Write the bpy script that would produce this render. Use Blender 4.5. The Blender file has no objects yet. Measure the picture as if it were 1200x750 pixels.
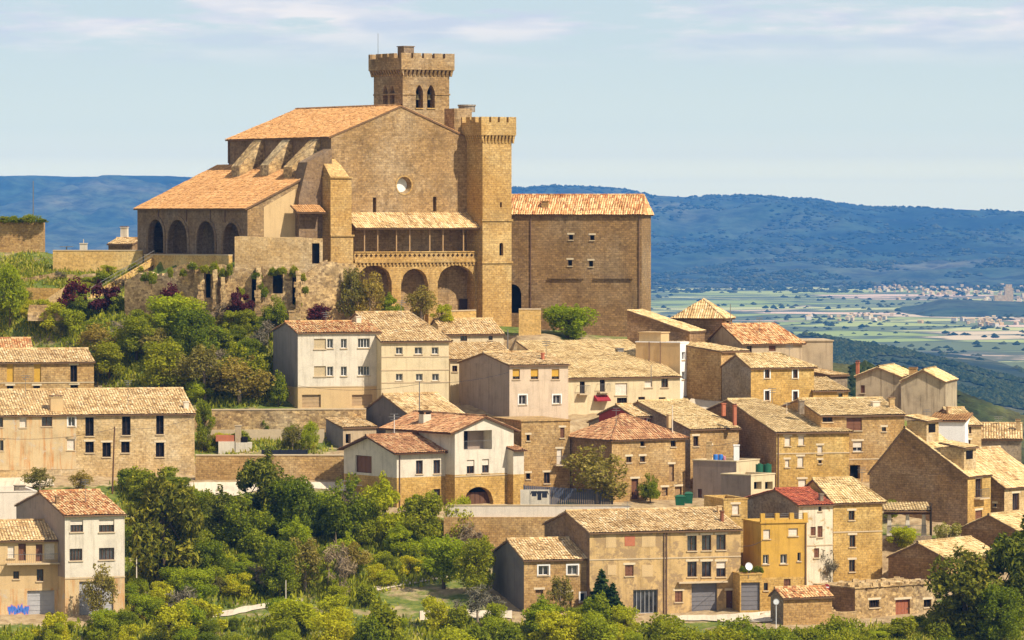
import bpy, math, random
import numpy as np
from mathutils import Vector, Matrix, Euler
from mathutils.noise import noise as pnoise

random.seed(7)
R = math.radians
scene = bpy.context.scene
COL = scene.collection

# ------------------------------------------------------------------ camera
FPX = 5400.0                       # focal length in pixels of a 1200 x 750 frame
PITCH = math.atan(125.0 / FPX)     # eye level runs at y = 250 of 750
CP, SP = math.cos(PITCH), math.sin(PITCH)
cam_data = bpy.data.cameras.new('camera')
cam = bpy.data.objects.new('camera', cam_data)
COL.objects.link(cam)
cam_data.sensor_width = 36.0
cam_data.lens = 36.0 * FPX / 1200.0
cam_data.clip_start = 1.0
cam_data.clip_end = 60000.0
cam.rotation_euler = (math.pi / 2 - PITCH, 0, 0)
scene.camera = cam


def ray(px, py):
    x = (px - 600.0) / FPX
    u = -(py - 375.0) / FPX
    return Vector((x, CP + u * SP, -SP + u * CP))


def at(px, py, D):
    r = ray(px, py)
    return r * (D / r.y)


def hit_plane(px, py, p0, n):
    r = ray(px, py)
    return r * (p0.dot(n) / r.dot(n))


def project(p):
    f = p.y * CP - p.z * SP
    u = p.y * SP + p.z * CP
    return 600 + FPX * p.x / f, 375 - FPX * u / f


def depth_of(y):
    """How far away the hillside stands that shows at height y of the photograph."""
    return 455.0 + (722.0 - y) * 0.30


# ------------------------------------------------------------------ mesh helper
class MB:
    def __init__(self):
        self.v, self.f, self.m, self.uv = [], [], [], []

    def face(self, pts, m=0, uv=None):
        i = len(self.v)
        pts = [Vector(p) for p in pts]
        self.v.extend([tuple(p) for p in pts])
        self.f.append(list(range(i, i + len(pts))))
        self.m.append(m)
        if uv is None:
            a, b, c = pts[0], pts[1], pts[2]
            n = (b - a).cross(c - a)
            if n.length > 1e-9:
                n.normalize()
            if abs(n.z) < 0.75:
                t = Vector((-n.y, n.x, 0))
                if t.length < 1e-6:
                    t = Vector((1, 0, 0))
                t.normalize()
                uv = [(p.dot(t), p.z) for p in pts]
            else:
                uv = [(p.x, p.y) for p in pts]
        self.uv.extend(uv)

    def grid(self, verts, faces, m, uvs):
        """bulk add; uvs per vertex"""
        i = len(self.v)
        self.v.extend(verts)
        for f in faces:
            self.f.append([i + k for k in f])
            self.m.append(m)
            for k in f:
                self.uv.append(uvs[k])

    def box(self, a, b, m=0, X=None):
        x0, y0, z0 = a
        x1, y1, z1 = b
        P = [Vector(p) for p in ((x0, y0, z0), (x1, y0, z0), (x1, y1, z0), (x0, y1, z0),
                                 (x0, y0, z1), (x1, y0, z1), (x1, y1, z1), (x0, y1, z1))]
        if X is not None:
            P = [X @ p for p in P]
        for q in ((0, 1, 5, 4), (1, 2, 6, 5), (2, 3, 7, 6), (3, 0, 4, 7), (4, 5, 6, 7), (3, 2, 1, 0)):
            self.face([P[k] for k in q], m)

    def hexa(self, lo, hi, m=0):
        """lo, hi: four points each (counter-clockwise from above)"""
        n = len(lo)
        for k in range(n):
            j = (k + 1) % n
            self.face([lo[k], lo[j], hi[j], hi[k]], m)
        self.face(hi, m)
        self.face(list(reversed(lo)), m)

    def tube(self, p, q, r0, r1=None, n=6, m=0, cap=True):
        p, q = Vector(p), Vector(q)
        r1 = r0 if r1 is None else r1
        d = (q - p)
        if d.length < 1e-6:
            return
        d.normalize()
        a = d.orthogonal().normalized()
        b = d.cross(a)
        A = [p + (a * math.cos(2 * math.pi * k / n) + b * math.sin(2 * math.pi * k / n)) * r0 for k in range(n)]
        B = [q + (a * math.cos(2 * math.pi * k / n) + b * math.sin(2 * math.pi * k / n)) * r1 for k in range(n)]
        for k in range(n):
            j = (k + 1) % n
            self.face([A[k], A[j], B[j], B[k]], m)
        if cap:
            self.face(B, m)
            self.face(list(reversed(A)), m)

    def build(self, name, mats, parent=None, basis=None, smooth=False):
        me = bpy.data.meshes.new(name)
        me.from_pydata(self.v, [], self.f)
        ul = me.uv_layers.new(name='UVMap')
        ul.data.foreach_set('uv', np.array(self.uv, dtype=np.float32).ravel())
        for mm in (mats if isinstance(mats, (list, tuple)) else [mats]):
            me.materials.append(M[mm] if isinstance(mm, str) else mm)
        me.polygons.foreach_set('material_index', np.array(self.m, dtype=np.int32))
        if smooth:
            me.polygons.foreach_set('use_smooth', np.ones(len(self.f), dtype=bool))
        me.update()
        o = bpy.data.objects.new(name, me)
        COL.objects.link(o)
        if parent is not None:
            o.parent = parent
        if basis is not None:
            o.matrix_basis = basis
        return o


def tag(o, label, cat=None, group=None, kind=None):
    if label:
        o['label'] = label
    if cat:
        o['category'] = cat
    if group:
        o['group'] = group
    if kind:
        o['kind'] = kind
    return o


def empty(name, mat, label, cat, group=None):
    o = bpy.data.objects.new(name, None)
    COL.objects.link(o)
    o.empty_display_size = 0.5
    o.matrix_world = mat
    return tag(o, label, cat, group)


# ------------------------------------------------------------------ materials
M = {}


def lin(r, g, b):
    def c(v):
        v /= 255.0
        return v / 12.92 if v <= 0.04045 else ((v + 0.055) / 1.055) ** 2.4
    return (c(r), c(g), c(b), 1.0)


class NT:
    def __init__(self, name):
        self.mat = bpy.data.materials.new(name)
        self.mat.use_nodes = True
        self.t = self.mat.node_tree
        self.t.nodes.clear()
        self.out = self.n('ShaderNodeOutputMaterial')

    def n(self, kind, **kw):
        nd = self.t.nodes.new(kind)
        for k, v in kw.items():
            setattr(nd, k, v)
        return nd

    def l(self, a, b):
        self.t.links.new(a, b)

    def noise(self, vec, scale, detail=4, rough=0.55, dim='3D'):
        nd = self.n('ShaderNodeTexNoise', noise_dimensions=dim)
        nd.inputs['Scale'].default_value = scale
        nd.inputs['Detail'].default_value = detail
        nd.inputs['Roughness'].default_value = rough
        if vec is not None:
            self.l(vec, nd.inputs['Vector'])
        return nd.outputs['Fac']

    def scale(self, vec, s):
        nd = self.n('ShaderNodeMapping')
        nd.inputs['Scale'].default_value = s
        self.l(vec, nd.inputs['Vector'])
        return nd.outputs['Vector']

    def ramp(self, fac, stops, interp='LINEAR'):
        nd = self.n('ShaderNodeValToRGB')
        cr = nd.color_ramp
        cr.interpolation = interp
        while len(cr.elements) < len(stops):
            cr.elements.new(0.5)
        for e, (p, c) in zip(cr.elements, stops):
            e.position = p
            e.color = c if len(c) == 4 else (*c, 1)
        self.l(fac, nd.inputs['Fac'])
        return nd.outputs['Color']

    def mix(self, fac, a, b, blend='MIX'):
        nd = self.n('ShaderNodeMix', data_type='RGBA', blend_type=blend)
        for sock, val in ((nd.inputs[0], fac), (nd.inputs[6], a), (nd.inputs[7], b)):
            if isinstance(val, (int, float)):
                sock.default_value = val
            elif isinstance(val, tuple):
                sock.default_value = val
            else:
                self.l(val, sock)
        return nd.outputs[2]

    def rng(self, fac, a, b, c, d):
        nd = self.n('ShaderNodeMapRange')
        for k, v in zip(range(1, 5), (a, b, c, d)):
            nd.inputs[k].default_value = v
        self.l(fac, nd.inputs[0])
        return nd.outputs[0]

    def finish(self, color, rough=0.9, bump=None, bump_d=0.03, spec=0.2, metal=0.0):
        p = self.n('ShaderNodeBsdfPrincipled')
        if isinstance(color, tuple):
            p.inputs['Base Color'].default_value = color
        else:
            self.l(color, p.inputs['Base Color'])
        p.inputs['Roughness'].default_value = rough
        p.inputs['Specular IOR Level'].default_value = spec
        p.inputs['Metallic'].default_value = metal
        if bump is not None:
            b = self.n('ShaderNodeBump')
            b.inputs['Strength'].default_value = 0.7
            b.inputs['Distance'].default_value = bump_d
            self.l(bump, b.inputs['Height'])
            self.l(b.outputs['Normal'], p.inputs['Normal'])
        self.l(p.outputs[0], self.out.inputs['Surface'])
        return self.mat


def g3(v):
    return (v, v, v, 1)


def m_stone(key, c1, c2, mortar, bw=0.42, rh=0.24, patch=0.34, wobble=0.05, msize=0.02):
    t = NT(key)
    uv = t.n('ShaderNodeTexCoord').outputs['UV']
    obi = t.n('ShaderNodeObjectInfo').outputs['Random']
    wob = t.n('ShaderNodeTexNoise')
    wob.inputs['Scale'].default_value = 2.2
    t.l(uv, wob.inputs['Vector'])
    add = t.n('ShaderNodeMix', data_type='RGBA', blend_type='LINEAR_LIGHT')
    add.inputs[0].default_value = wobble
    t.l(uv, add.inputs[6])
    t.l(wob.outputs['Color'], add.inputs[7])
    br = t.n('ShaderNodeTexBrick')
    br.inputs['Scale'].default_value = 1.0
    br.inputs['Brick Width'].default_value = bw
    br.inputs['Row Height'].default_value = rh
    br.inputs['Mortar Size'].default_value = msize
    br.inputs['Mortar Smooth'].default_value = 0.4
    br.inputs['Color1'].default_value = c1
    br.inputs['Color2'].default_value = c2
    br.inputs['Mortar'].default_value = mortar
    t.l(add.outputs[2], br.inputs['Vector'])
    col = br.outputs['Color']
    big = t.noise(uv, 0.28, 5, 0.6)
    col = t.mix(1.0, col, t.ramp(big, [(0.28, g3(1 - patch)), (0.5, g3(1.0)), (0.72, g3(1 + patch * 0.55))]), 'MULTIPLY')
    mid = t.noise(uv, 3.2, 5, 0.75)
    col = t.mix(1.0, col, t.ramp(mid, [(0.3, (0.5, 0.46, 0.42, 1)), (0.5, g3(1.0)), (0.72, (1.32, 1.28, 1.16, 1))]), 'MULTIPLY')
    st = t.noise(t.scale(uv, (0.9, 0.13, 1)), 1.3, 4, 0.6)
    col = t.mix(1.0, col, t.ramp(st, [(0.30, (0.74, 0.72, 0.70, 1)), (0.46, g3(1.0))]), 'MULTIPLY')
    gp = t.noise(uv, 0.16, 4, 0.6)
    col = t.mix(1.0, col, t.ramp(gp, [(0.42, (0.96, 0.92, 0.84, 1)), (0.5, g3(1.0)), (0.6, (1.08, 1.16, 1.34, 1))]), 'MULTIPLY')
    M[key] = t.finish(col, 0.93, t.noise(uv, 5.0, 5, 0.7), 0.05)


def m_plaster(key, c, dirt=0.25, rough=0.9, streak=None, patchc=None, patch_at=0.62):
    t = NT(key)
    uv = t.n('ShaderNodeTexCoord').outputs['UV']
    big = t.noise(uv, 0.5, 5, 0.65)
    col = t.mix(1.0, c, t.ramp(big, [(0.25, g3(1 - dirt)), (0.5, g3(1)), (0.75, g3(1 + dirt * 0.4))]), 'MULTIPLY')
    st = t.noise(t.scale(uv, (1.6, 0.12, 1)), 1.6, 4, 0.65)
    col = t.mix(1.0, col, t.ramp(st, [(0.3, streak or (1 - dirt, 1 - dirt * 1.1, 1 - dirt * 1.2, 1)), (0.5, g3(1))]), 'MULTIPLY')
    if patchc:
        pn = t.noise(uv, 0.75, 6, 0.7)
        col = t.mix(t.rng(pn, patch_at - 0.03, patch_at + 0.03, 0, 1), col, patchc)
    fine = t.noise(uv, 9, 3, 0.6)
    col = t.mix(1.0, col, t.ramp(fine, [(0.3, g3(0.88)), (0.7, g3(1.06))]), 'MULTIPLY')
    M[key] = t.finish(col, rough, fine, 0.015)


def m_tile(key, stops, lichen=0.45, lc=(0.55, 0.5, 0.42, 1), channel=0.88):
    """u runs across the tiles (cover tile in the first half, channel tile in the second), v counts the rows"""
    t = NT(key)
    uv = t.n('ShaderNodeTexCoord').outputs['UV']
    sc = t.scale(uv, (2.0, 0.62, 1))
    fl = t.n('ShaderNodeVectorMath', operation='FLOOR')
    t.l(sc, fl.inputs[0])
    wn = t.n('ShaderNodeTexWhiteNoise', noise_dimensions='2D')
    t.l(fl.outputs[0], wn.inputs['Vector'])
    col = t.ramp(wn.outputs['Value'], stops)
    sep = t.n('ShaderNodeSeparateXYZ'); t.l(uv, sep.inputs[0])
    fr = t.n('ShaderNodeMath', operation='FRACT'); t.l(sep.outputs[0], fr.inputs[0])
    col = t.mix(1.0, col, t.ramp(fr.outputs[0], [(0.0, g3(1.34)), (0.5, g3(channel))], 'CONSTANT'), 'MULTIPLY')
    obj = t.n('ShaderNodeTexCoord').outputs['Object']
    big = t.noise(obj, 0.5, 6, 0.7)
    col = t.mix(1.0, col, t.ramp(big, [(0.36, lc), (0.5, g3(1)), (0.68, g3(1.16))]), 'MULTIPLY')
    sm = t.noise(obj, 2.0, 5, 0.8)
    col = t.mix(1.0, col, t.ramp(sm, [(0.34, g3(1 - lichen)), (0.47, g3(1)), (0.7, g3(1.16))]), 'MULTIPLY')
    M[key] = t.finish(col, 0.92, None)


def m_flat(key, c, rough=0.6, spec=0.3, metal=0.0, var=0.12):
    t = NT(key)
    o = t.n('ShaderNodeTexCoord').outputs['Object']
    nz = t.noise(o, 3.0, 4, 0.6)
    col = t.mix(1.0, c, t.ramp(nz, [(0.3, g3(1 - var)), (0.7, g3(1 + var * 0.6))]), 'MULTIPLY')
    M[key] = t.finish(col, rough, None, spec=spec, metal=metal)


def m_leaf(key, a, b, c, trans=0.35):
    t = NT(key)
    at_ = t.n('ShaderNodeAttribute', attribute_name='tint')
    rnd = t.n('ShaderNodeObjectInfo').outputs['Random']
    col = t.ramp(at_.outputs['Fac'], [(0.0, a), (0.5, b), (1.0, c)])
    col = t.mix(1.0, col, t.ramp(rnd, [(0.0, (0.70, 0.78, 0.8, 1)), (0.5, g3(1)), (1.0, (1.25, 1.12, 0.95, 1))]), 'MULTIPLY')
    d = t.n('ShaderNodeBsdfDiffuse')
    tr = t.n('ShaderNodeBsdfTranslucent')
    t.l(col, d.inputs['Color'])
    t.l(t.mix(1.0, col, (1.25, 1.2, 0.6, 1), 'MULTIPLY'), tr.inputs['Color'])
    mx = t.n('ShaderNodeMixShader')
    mx.inputs[0].default_value = trans
    t.l(d.outputs[0], mx.inputs[1])
    t.l(tr.outputs[0], mx.inputs[2])
    t.l(mx.outputs[0], t.out.inputs['Surface'])
    M[key] = t.mat


# stone
m_stone('stone', (0.50, 0.32, 0.13, 1), (0.35, 0.21, 0.082, 1), (0.27, 0.175, 0.08, 1))
m_stone('stone_gold', (0.56, 0.36, 0.115, 1), (0.43, 0.265, 0.075, 1), (0.34, 0.22, 0.085, 1))
m_stone('stone_pale', (0.58, 0.42, 0.22, 1), (0.45, 0.305, 0.14, 1), (0.38, 0.27, 0.14, 1))
m_stone('stone_brown', (0.34, 0.205, 0.095, 1), (0.24, 0.14, 0.063, 1), (0.18, 0.11, 0.055, 1))
m_stone('stone_rubble', (0.60, 0.42, 0.20, 1), (0.24, 0.155, 0.075, 1), (0.34, 0.235, 0.12, 1), bw=0.42, rh=0.28, patch=0.55, wobble=0.3)
m_stone('stone_grey', (0.30, 0.24, 0.17, 1), (0.22, 0.17, 0.12, 1), (0.28, 0.23, 0.17, 1))
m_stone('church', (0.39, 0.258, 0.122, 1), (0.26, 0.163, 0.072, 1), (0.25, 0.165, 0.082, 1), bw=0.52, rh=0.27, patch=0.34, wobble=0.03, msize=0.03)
m_stone('church_gold', (0.50, 0.32, 0.115, 1), (0.38, 0.23, 0.075, 1), (0.32, 0.20, 0.08, 1), bw=0.52, rh=0.27, patch=0.24, wobble=0.02, msize=0.03)
m_stone('church_shade', (0.25, 0.165, 0.09, 1), (0.18, 0.115, 0.065, 1), (0.22, 0.15, 0.09, 1), bw=0.52, rh=0.27, patch=0.3, wobble=0.03, msize=0.03)  # church stone darkened: shade of the left faces put into its colour
m_stone('annex', (0.34, 0.213, 0.095, 1), (0.22, 0.134, 0.058, 1), (0.20, 0.125, 0.062, 1), bw=0.52, rh=0.27, patch=0.28, wobble=0.03, msize=0.03)
m_stone('block_tan', (0.62, 0.41, 0.15, 1), (0.55, 0.36, 0.125, 1), (0.50, 0.35, 0.16, 1), bw=1.0, rh=0.45, patch=0.14, wobble=0.01)
# plaster
m_plaster('white', (0.63, 0.555, 0.435, 1), 0.24)
m_plaster('bright_white', (0.82, 0.80, 0.76, 1), 0.08)
m_plaster('cream', (0.62, 0.50, 0.305, 1), 0.2)
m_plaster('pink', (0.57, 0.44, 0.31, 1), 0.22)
m_plaster('pink_grey_shade', (0.33, 0.25, 0.195, 1), 0.26)  # darker pink plaster, shade of the left walls put into the colour
m_plaster('tan', (0.56, 0.39, 0.195, 1), 0.12)
m_plaster('old_tan', (0.56, 0.41, 0.22, 1), 0.3, streak=(0.9, 0.5, 0.2, 1), patchc=(0.50, 0.40, 0.28, 1), patch_at=0.6)
m_plaster('peeling', (0.68, 0.58, 0.42, 1), 0.3, patchc=(0.44, 0.30, 0.14, 1), patch_at=0.58)
m_plaster('patched', (0.54, 0.36, 0.155, 1), 0.35, patchc=(0.34, 0.225, 0.11, 1), patch_at=0.52)
m_plaster('concrete', (0.44, 0.335, 0.21, 1), 0.3)
m_plaster('gable_shade', (0.15, 0.13, 0.115, 1), 0.25)  # plaster darkened for gables, their shade put into the colour
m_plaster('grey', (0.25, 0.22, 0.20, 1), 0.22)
m_plaster('yellow', (0.55, 0.32, 0.06, 1), 0.24)
m_plaster('stained', (0.44, 0.345, 0.225, 1), 0.45, streak=(0.42, 0.38, 0.34, 1))
m_plaster('red', (0.36, 0.055, 0.05, 1), 0.2)
m_plaster('pale_band', (0.66, 0.57, 0.46, 1), 0.14)
# roofs
m_tile('tan_tile', [(0.0, (0.34, 0.205, 0.085, 1)), (0.2, (0.45, 0.29, 0.125, 1)), (0.5, (0.53, 0.36, 0.17, 1)), (0.85, (0.60, 0.43, 0.22, 1)), (1.0, (0.62, 0.49, 0.30, 1))], 0.32, (0.66, 0.6, 0.52, 1))
m_tile('pale_tile', [(0.0, (0.40, 0.265, 0.115, 1)), (0.2, (0.48, 0.335, 0.15, 1)), (0.5, (0.54, 0.385, 0.18, 1)), (1.0, (0.60, 0.46, 0.25, 1))], 0.28, (0.74, 0.68, 0.58, 1))
m_tile('orange_tile', [(0.0, (0.34, 0.17, 0.062, 1)), (0.4, (0.42, 0.215, 0.08, 1)), (0.8, (0.46, 0.25, 0.098, 1)), (1.0, (0.50, 0.30, 0.14, 1))], 0.14, (0.86, 0.82, 0.78, 1))
m_tile('mixed_tile', [(0.0, (0.26, 0.11, 0.05, 1)), (0.25, (0.46, 0.19, 0.07, 1)), (0.55, (0.55, 0.33, 0.14, 1)), (1.0, (0.66, 0.46, 0.24, 1))], 0.3, (0.8, 0.74, 0.66, 1))
m_tile('red_tile', [(0.0, (0.22, 0.10, 0.05, 1)), (0.35, (0.33, 0.155, 0.07, 1)), (0.7, (0.40, 0.21, 0.095, 1)), (1.0, (0.47, 0.31, 0.16, 1))], 0.3, (0.75, 0.72, 0.68, 1))
m_tile('deep_red_tile', [(0.0, (0.22, 0.06, 0.035, 1)), (0.5, (0.36, 0.085, 0.04, 1)), (1.0, (0.42, 0.13, 0.06, 1))], 0.2, (0.8, 0.78, 0.76, 1))
# small stuff
m_flat('wood', (0.12, 0.055, 0.025, 1), 0.7)
m_flat('wood_pale', (0.36, 0.22, 0.10, 1), 0.75)
m_flat('dark_wood', (0.05, 0.028, 0.016, 1), 0.7)
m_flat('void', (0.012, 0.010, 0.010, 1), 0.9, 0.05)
m_flat('eave', (0.20, 0.115, 0.06, 1), 0.9)
m_flat('frame_white', (0.72, 0.69, 0.64, 1), 0.5)
m_flat('frame_stone', (0.62, 0.50, 0.33, 1), 0.9)
m_flat('sill', (0.52, 0.40, 0.25, 1), 0.9)
m_flat('roller', (0.72, 0.62, 0.50, 1), 0.6)
m_flat('roller_tan', (0.52, 0.40, 0.23, 1), 0.6)
m_flat('shut_yellow', (0.58, 0.33, 0.04, 1), 0.6)
m_flat('shut_brown', (0.17, 0.07, 0.035, 1), 0.6)
m_flat('door_red', (0.30, 0.10, 0.05, 1), 0.6)
m_flat('garage', (0.16, 0.15, 0.155, 1), 0.5, 0.4)
m_flat('garage_pale', (0.38, 0.37, 0.37, 1), 0.5, 0.4)
m_flat('garage_tan', (0.40, 0.27, 0.14, 1), 0.6)
m_flat('metal', (0.22, 0.21, 0.20, 1), 0.45, 0.5, 0.6)
m_flat('pipe', (0.16, 0.09, 0.06, 1), 0.6)
m_flat('rust', (0.20, 0.07, 0.035, 1), 0.8)
m_flat('brick_red', (0.42, 0.14, 0.07, 1), 0.9)
m_flat('blue', (0.03, 0.16, 0.50, 1), 0.45)
m_flat('green_plastic', (0.015, 0.10, 0.05, 1), 0.5)
m_flat('fence_blue', (0.085, 0.095, 0.13, 1), 0.6)
m_flat('cloth_dark', (0.018, 0.02, 0.03, 1), 0.9)
m_flat('cloth_red', (0.27, 0.02, 0.028, 1), 0.8)
m_flat('sign_white', (0.75, 0.75, 0.75, 1), 0.4)
m_flat('bark', (0.10, 0.07, 0.045, 1), 0.95, 0.1)
m_flat('bark_pale', (0.26, 0.20, 0.14, 1), 0.95, 0.1)
m_flat('bell', (0.10, 0.075, 0.03, 1), 0.5, 0.5, 0.7)
m_flat('graffiti_blue', (0.06, 0.16, 0.52, 1), 0.6)
m_flat('graffiti_pink', (0.50, 0.20, 0.26, 1), 0.6)
m_flat('alabaster', (0.72, 0.70, 0.66, 1), 0.6)
_t = NT('glass')
_o = _t.n('ShaderNodeTexCoord').outputs['Object']
_c = _t.ramp(_t.noise(_o, 0.9, 2), [(0.35, (0.012, 0.012, 0.014, 1)), (0.65, (0.05, 0.052, 0.06, 1))])
M['glass'] = _t.finish(_c, 0.12, None, spec=0.5)
# leaves: dark to light tones, spread at random over the leaves
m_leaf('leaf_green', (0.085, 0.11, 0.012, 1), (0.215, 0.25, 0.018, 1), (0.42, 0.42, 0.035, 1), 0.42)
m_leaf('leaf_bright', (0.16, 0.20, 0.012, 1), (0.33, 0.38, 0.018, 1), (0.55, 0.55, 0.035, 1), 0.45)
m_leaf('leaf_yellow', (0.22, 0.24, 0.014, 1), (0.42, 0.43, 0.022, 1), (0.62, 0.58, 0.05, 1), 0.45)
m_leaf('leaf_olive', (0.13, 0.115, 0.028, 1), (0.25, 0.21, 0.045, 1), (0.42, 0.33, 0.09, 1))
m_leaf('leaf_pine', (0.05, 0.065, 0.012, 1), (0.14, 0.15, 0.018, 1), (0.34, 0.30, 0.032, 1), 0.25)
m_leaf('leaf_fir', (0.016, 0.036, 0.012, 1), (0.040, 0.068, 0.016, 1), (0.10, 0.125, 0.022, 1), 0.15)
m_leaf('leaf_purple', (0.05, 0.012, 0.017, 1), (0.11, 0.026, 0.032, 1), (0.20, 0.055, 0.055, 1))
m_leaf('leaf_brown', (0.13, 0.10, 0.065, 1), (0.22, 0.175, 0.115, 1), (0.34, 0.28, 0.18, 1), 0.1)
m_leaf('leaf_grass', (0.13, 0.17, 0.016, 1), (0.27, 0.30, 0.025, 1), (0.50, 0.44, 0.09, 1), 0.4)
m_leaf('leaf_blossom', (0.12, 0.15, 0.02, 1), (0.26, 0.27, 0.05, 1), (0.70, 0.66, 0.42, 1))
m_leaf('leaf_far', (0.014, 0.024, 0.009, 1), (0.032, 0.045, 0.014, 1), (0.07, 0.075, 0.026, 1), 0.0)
# ------------------------------------------------------------------ buildings
FOOT = []          # (x, depth, z) where a wall meets the ground, for the terrain
FOOTPRINTS = []    # plan outlines, so that plants stay out of the rooms


RV = 0.27           # depth of the window reveals


class Wall:
    """A vertical wall plane: o = lower start corner (x, y), t = unit direction seen left to right from outside."""

    def __init__(self, mat, o, t):
        self.mat = mat
        self.o = Vector((o[0], o[1], 0))
        self.t = Vector((t[0], t[1], 0))
        self.n = Vector((t[1], -t[0], 0))
        self.inv = mat.inverted()

    def P(self, u, z, d=0.0):
        q = self.o + self.t * u - self.n * d
        return Vector((q.x, q.y, z))

    def pix(self, px, py):
        w0 = self.mat @ self.o
        wn = (self.mat.to_3x3() @ self.n)
        q = self.inv @ hit_plane(px, py, w0, wn)
        return (q - self.o).dot(self.t), q.z


def wall_mesh(mb, W, L, z0, z1, ops=(), band=None, mi=0, mband=1, depth=0.2, mrev=None):
    """ops: dicts u0,u1,z0,z1, optional arch ('round', 'seg', 'point'), depth"""
    ops = [o for o in ops if o['u1'] > 0.02 and o['u0'] < L - 0.02 and o['z1'] > z0 and o['z0'] < z1]
    for o in ops:
        o['u0'] = max(o['u0'], 0.03)
        o['u1'] = min(o['u1'], L - 0.03)
        o['z0'] = max(o['z0'], z0 + 0.01)
        o['z1'] = min(o['z1'], z1 - 0.03)
    us = {0.0, L}
    zs = {z0, z1}
    if band is not None and z0 < band < z1:
        zs.add(band)
    for o in ops:
        us |= {o['u0'], o['u1']}
        zs |= {o['z0'], o['z1']}
    us, zs = sorted(us), sorted(zs)
    for i in range(len(us) - 1):
        for j in range(len(zs) - 1):
            if us[i + 1] - us[i] < 1e-5 or zs[j + 1] - zs[j] < 1e-5:
                continue
            cu, cz = (us[i] + us[i + 1]) / 2, (zs[j] + zs[j + 1]) / 2
            if any(o['u0'] < cu < o['u1'] and o['z0'] < cz < o['z1'] for o in ops):
                continue
            m = mband if (band is not None and cz < band) else mi
            uv = [(us[i] + W.o.x * 3.1, zs[j]), (us[i + 1] + W.o.x * 3.1, zs[j]), (us[i + 1] + W.o.x * 3.1, zs[j + 1]), (us[i] + W.o.x * 3.1, zs[j + 1])]
            mb.face([W.P(us[i], zs[j]), W.P(us[i + 1], zs[j]), W.P(us[i + 1], zs[j + 1]), W.P(us[i], zs[j + 1])], m, uv)
    for o in ops:
        d = o.get('depth', depth)
        a, b, c, e = o['u0'], o['u1'], o['z0'], o['z1']
        m = mi if mrev is None else mrev
        if band is not None and (c + e) / 2 < band:
            m = mband
        arch = o.get('arch')
        zs_ = e
        if arch:
            w = b - a
            rise = min(o.get('rise', w / 2), (e - c) * 0.9)
            zs_ = e - rise
            pts = []
            N = 12
            for k in range(N + 1):
                x = -1 + 2 * k / N
                if arch == 'point':
                    hgt = 1 - abs(x) ** 1.6
                else:
                    hgt = math.sqrt(max(0, 1 - x * x))
                pts.append((a + (x + 1) / 2 * w, zs_ + hgt * rise))
            for k in range(N):
                (p, q), (r, s) = pts[k], pts[k + 1]
                mb.face([W.P(p, q), W.P(r, s), W.P(r, e), W.P(p, e)], m)
                mb.face([W.P(p, q), W.P(p, q, d), W.P(r, s, d), W.P(r, s)], m)
        else:
            mb.face([W.P(a, e), W.P(a, e, d), W.P(b, e, d), W.P(b, e)], m)
        mb.face([W.P(a, c), W.P(a, c, d), W.P(a, zs_, d), W.P(a, zs_)], m)
        mb.face([W.P(b, c, d), W.P(b, c), W.P(b, zs_), W.P(b, zs_, d)], m)
        mb.face([W.P(a, c, d), W.P(a, c), W.P(b, c), W.P(b, c, d)], m)


def wbox(mb, W, u0, u1, z0, z1, d0, d1, m=0):
    """box on a wall: d0 outer depth (negative = proud of the wall), d1 inner"""
    P = [W.P(u0, z0, d0), W.P(u1, z0, d0), W.P(u1, z0, d1), W.P(u0, z0, d1)]
    Q = [W.P(u0, z1, d0), W.P(u1, z1, d0), W.P(u1, z1, d1), W.P(u0, z1, d1)]
    mb.hexa(P, Q, m)


# style: frame colour, pane, filler, kind
STY = {
    'w': dict(frame='frame_white', pane='glass', name='window', sill=1),
    'k': dict(frame='dark_wood', pane='void', name='window', sill=1),
    'o': dict(frame=None, pane='void', name='opening', depth=0.7),
    'n': dict(frame='wood', pane='glass', name='window', sill=1),
    'b': dict(frame='shut_brown', pane='glass', name='window', sill=1, closed='shut_brown'),
    'y': dict(frame='wood', pane='glass', name='window', sill=1, half='shut_yellow', part=0.72),
    'Y': dict(frame='wood', pane='glass', name='window', sill=0, half='shut_yellow', part=1.0),
    'r': dict(frame='frame_white', pane='glass', name='window', sill=1, half='roller', part=0.62),
    'R': dict(frame='frame_white', pane='glass', name='window', sill=1, half='roller', part=1.0),
    't': dict(frame='wood_pale', pane='glass', name='window', sill=1, half='roller_tan', part=1.0),
    'v': dict(frame='wood', pane='glass', name='window', sill=1, half='roller', part=0.45),
    'd': dict(frame='wood', pane='shut_brown', name='door', handle=1),
    'D': dict(frame='wood', pane='door_red', name='door', handle=1),
    'p': dict(frame='wood', pane='wood_pale', name='door', handle=1),
    'f': dict(frame='wood', pane='glass', name='french_window', sill=0),
    'g': dict(frame='garage', pane='garage', name='garage_door', slats=1),
    'G': dict(frame='garage_pale', pane='garage_pale', name='garage_door', slats=1),
    'e': dict(frame='garage_tan', pane='garage_tan', name='garage_door', slats=1),
    'c': dict(frame='garage_pale', pane='glass', name='glazed_door', bars=3),
}


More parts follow.
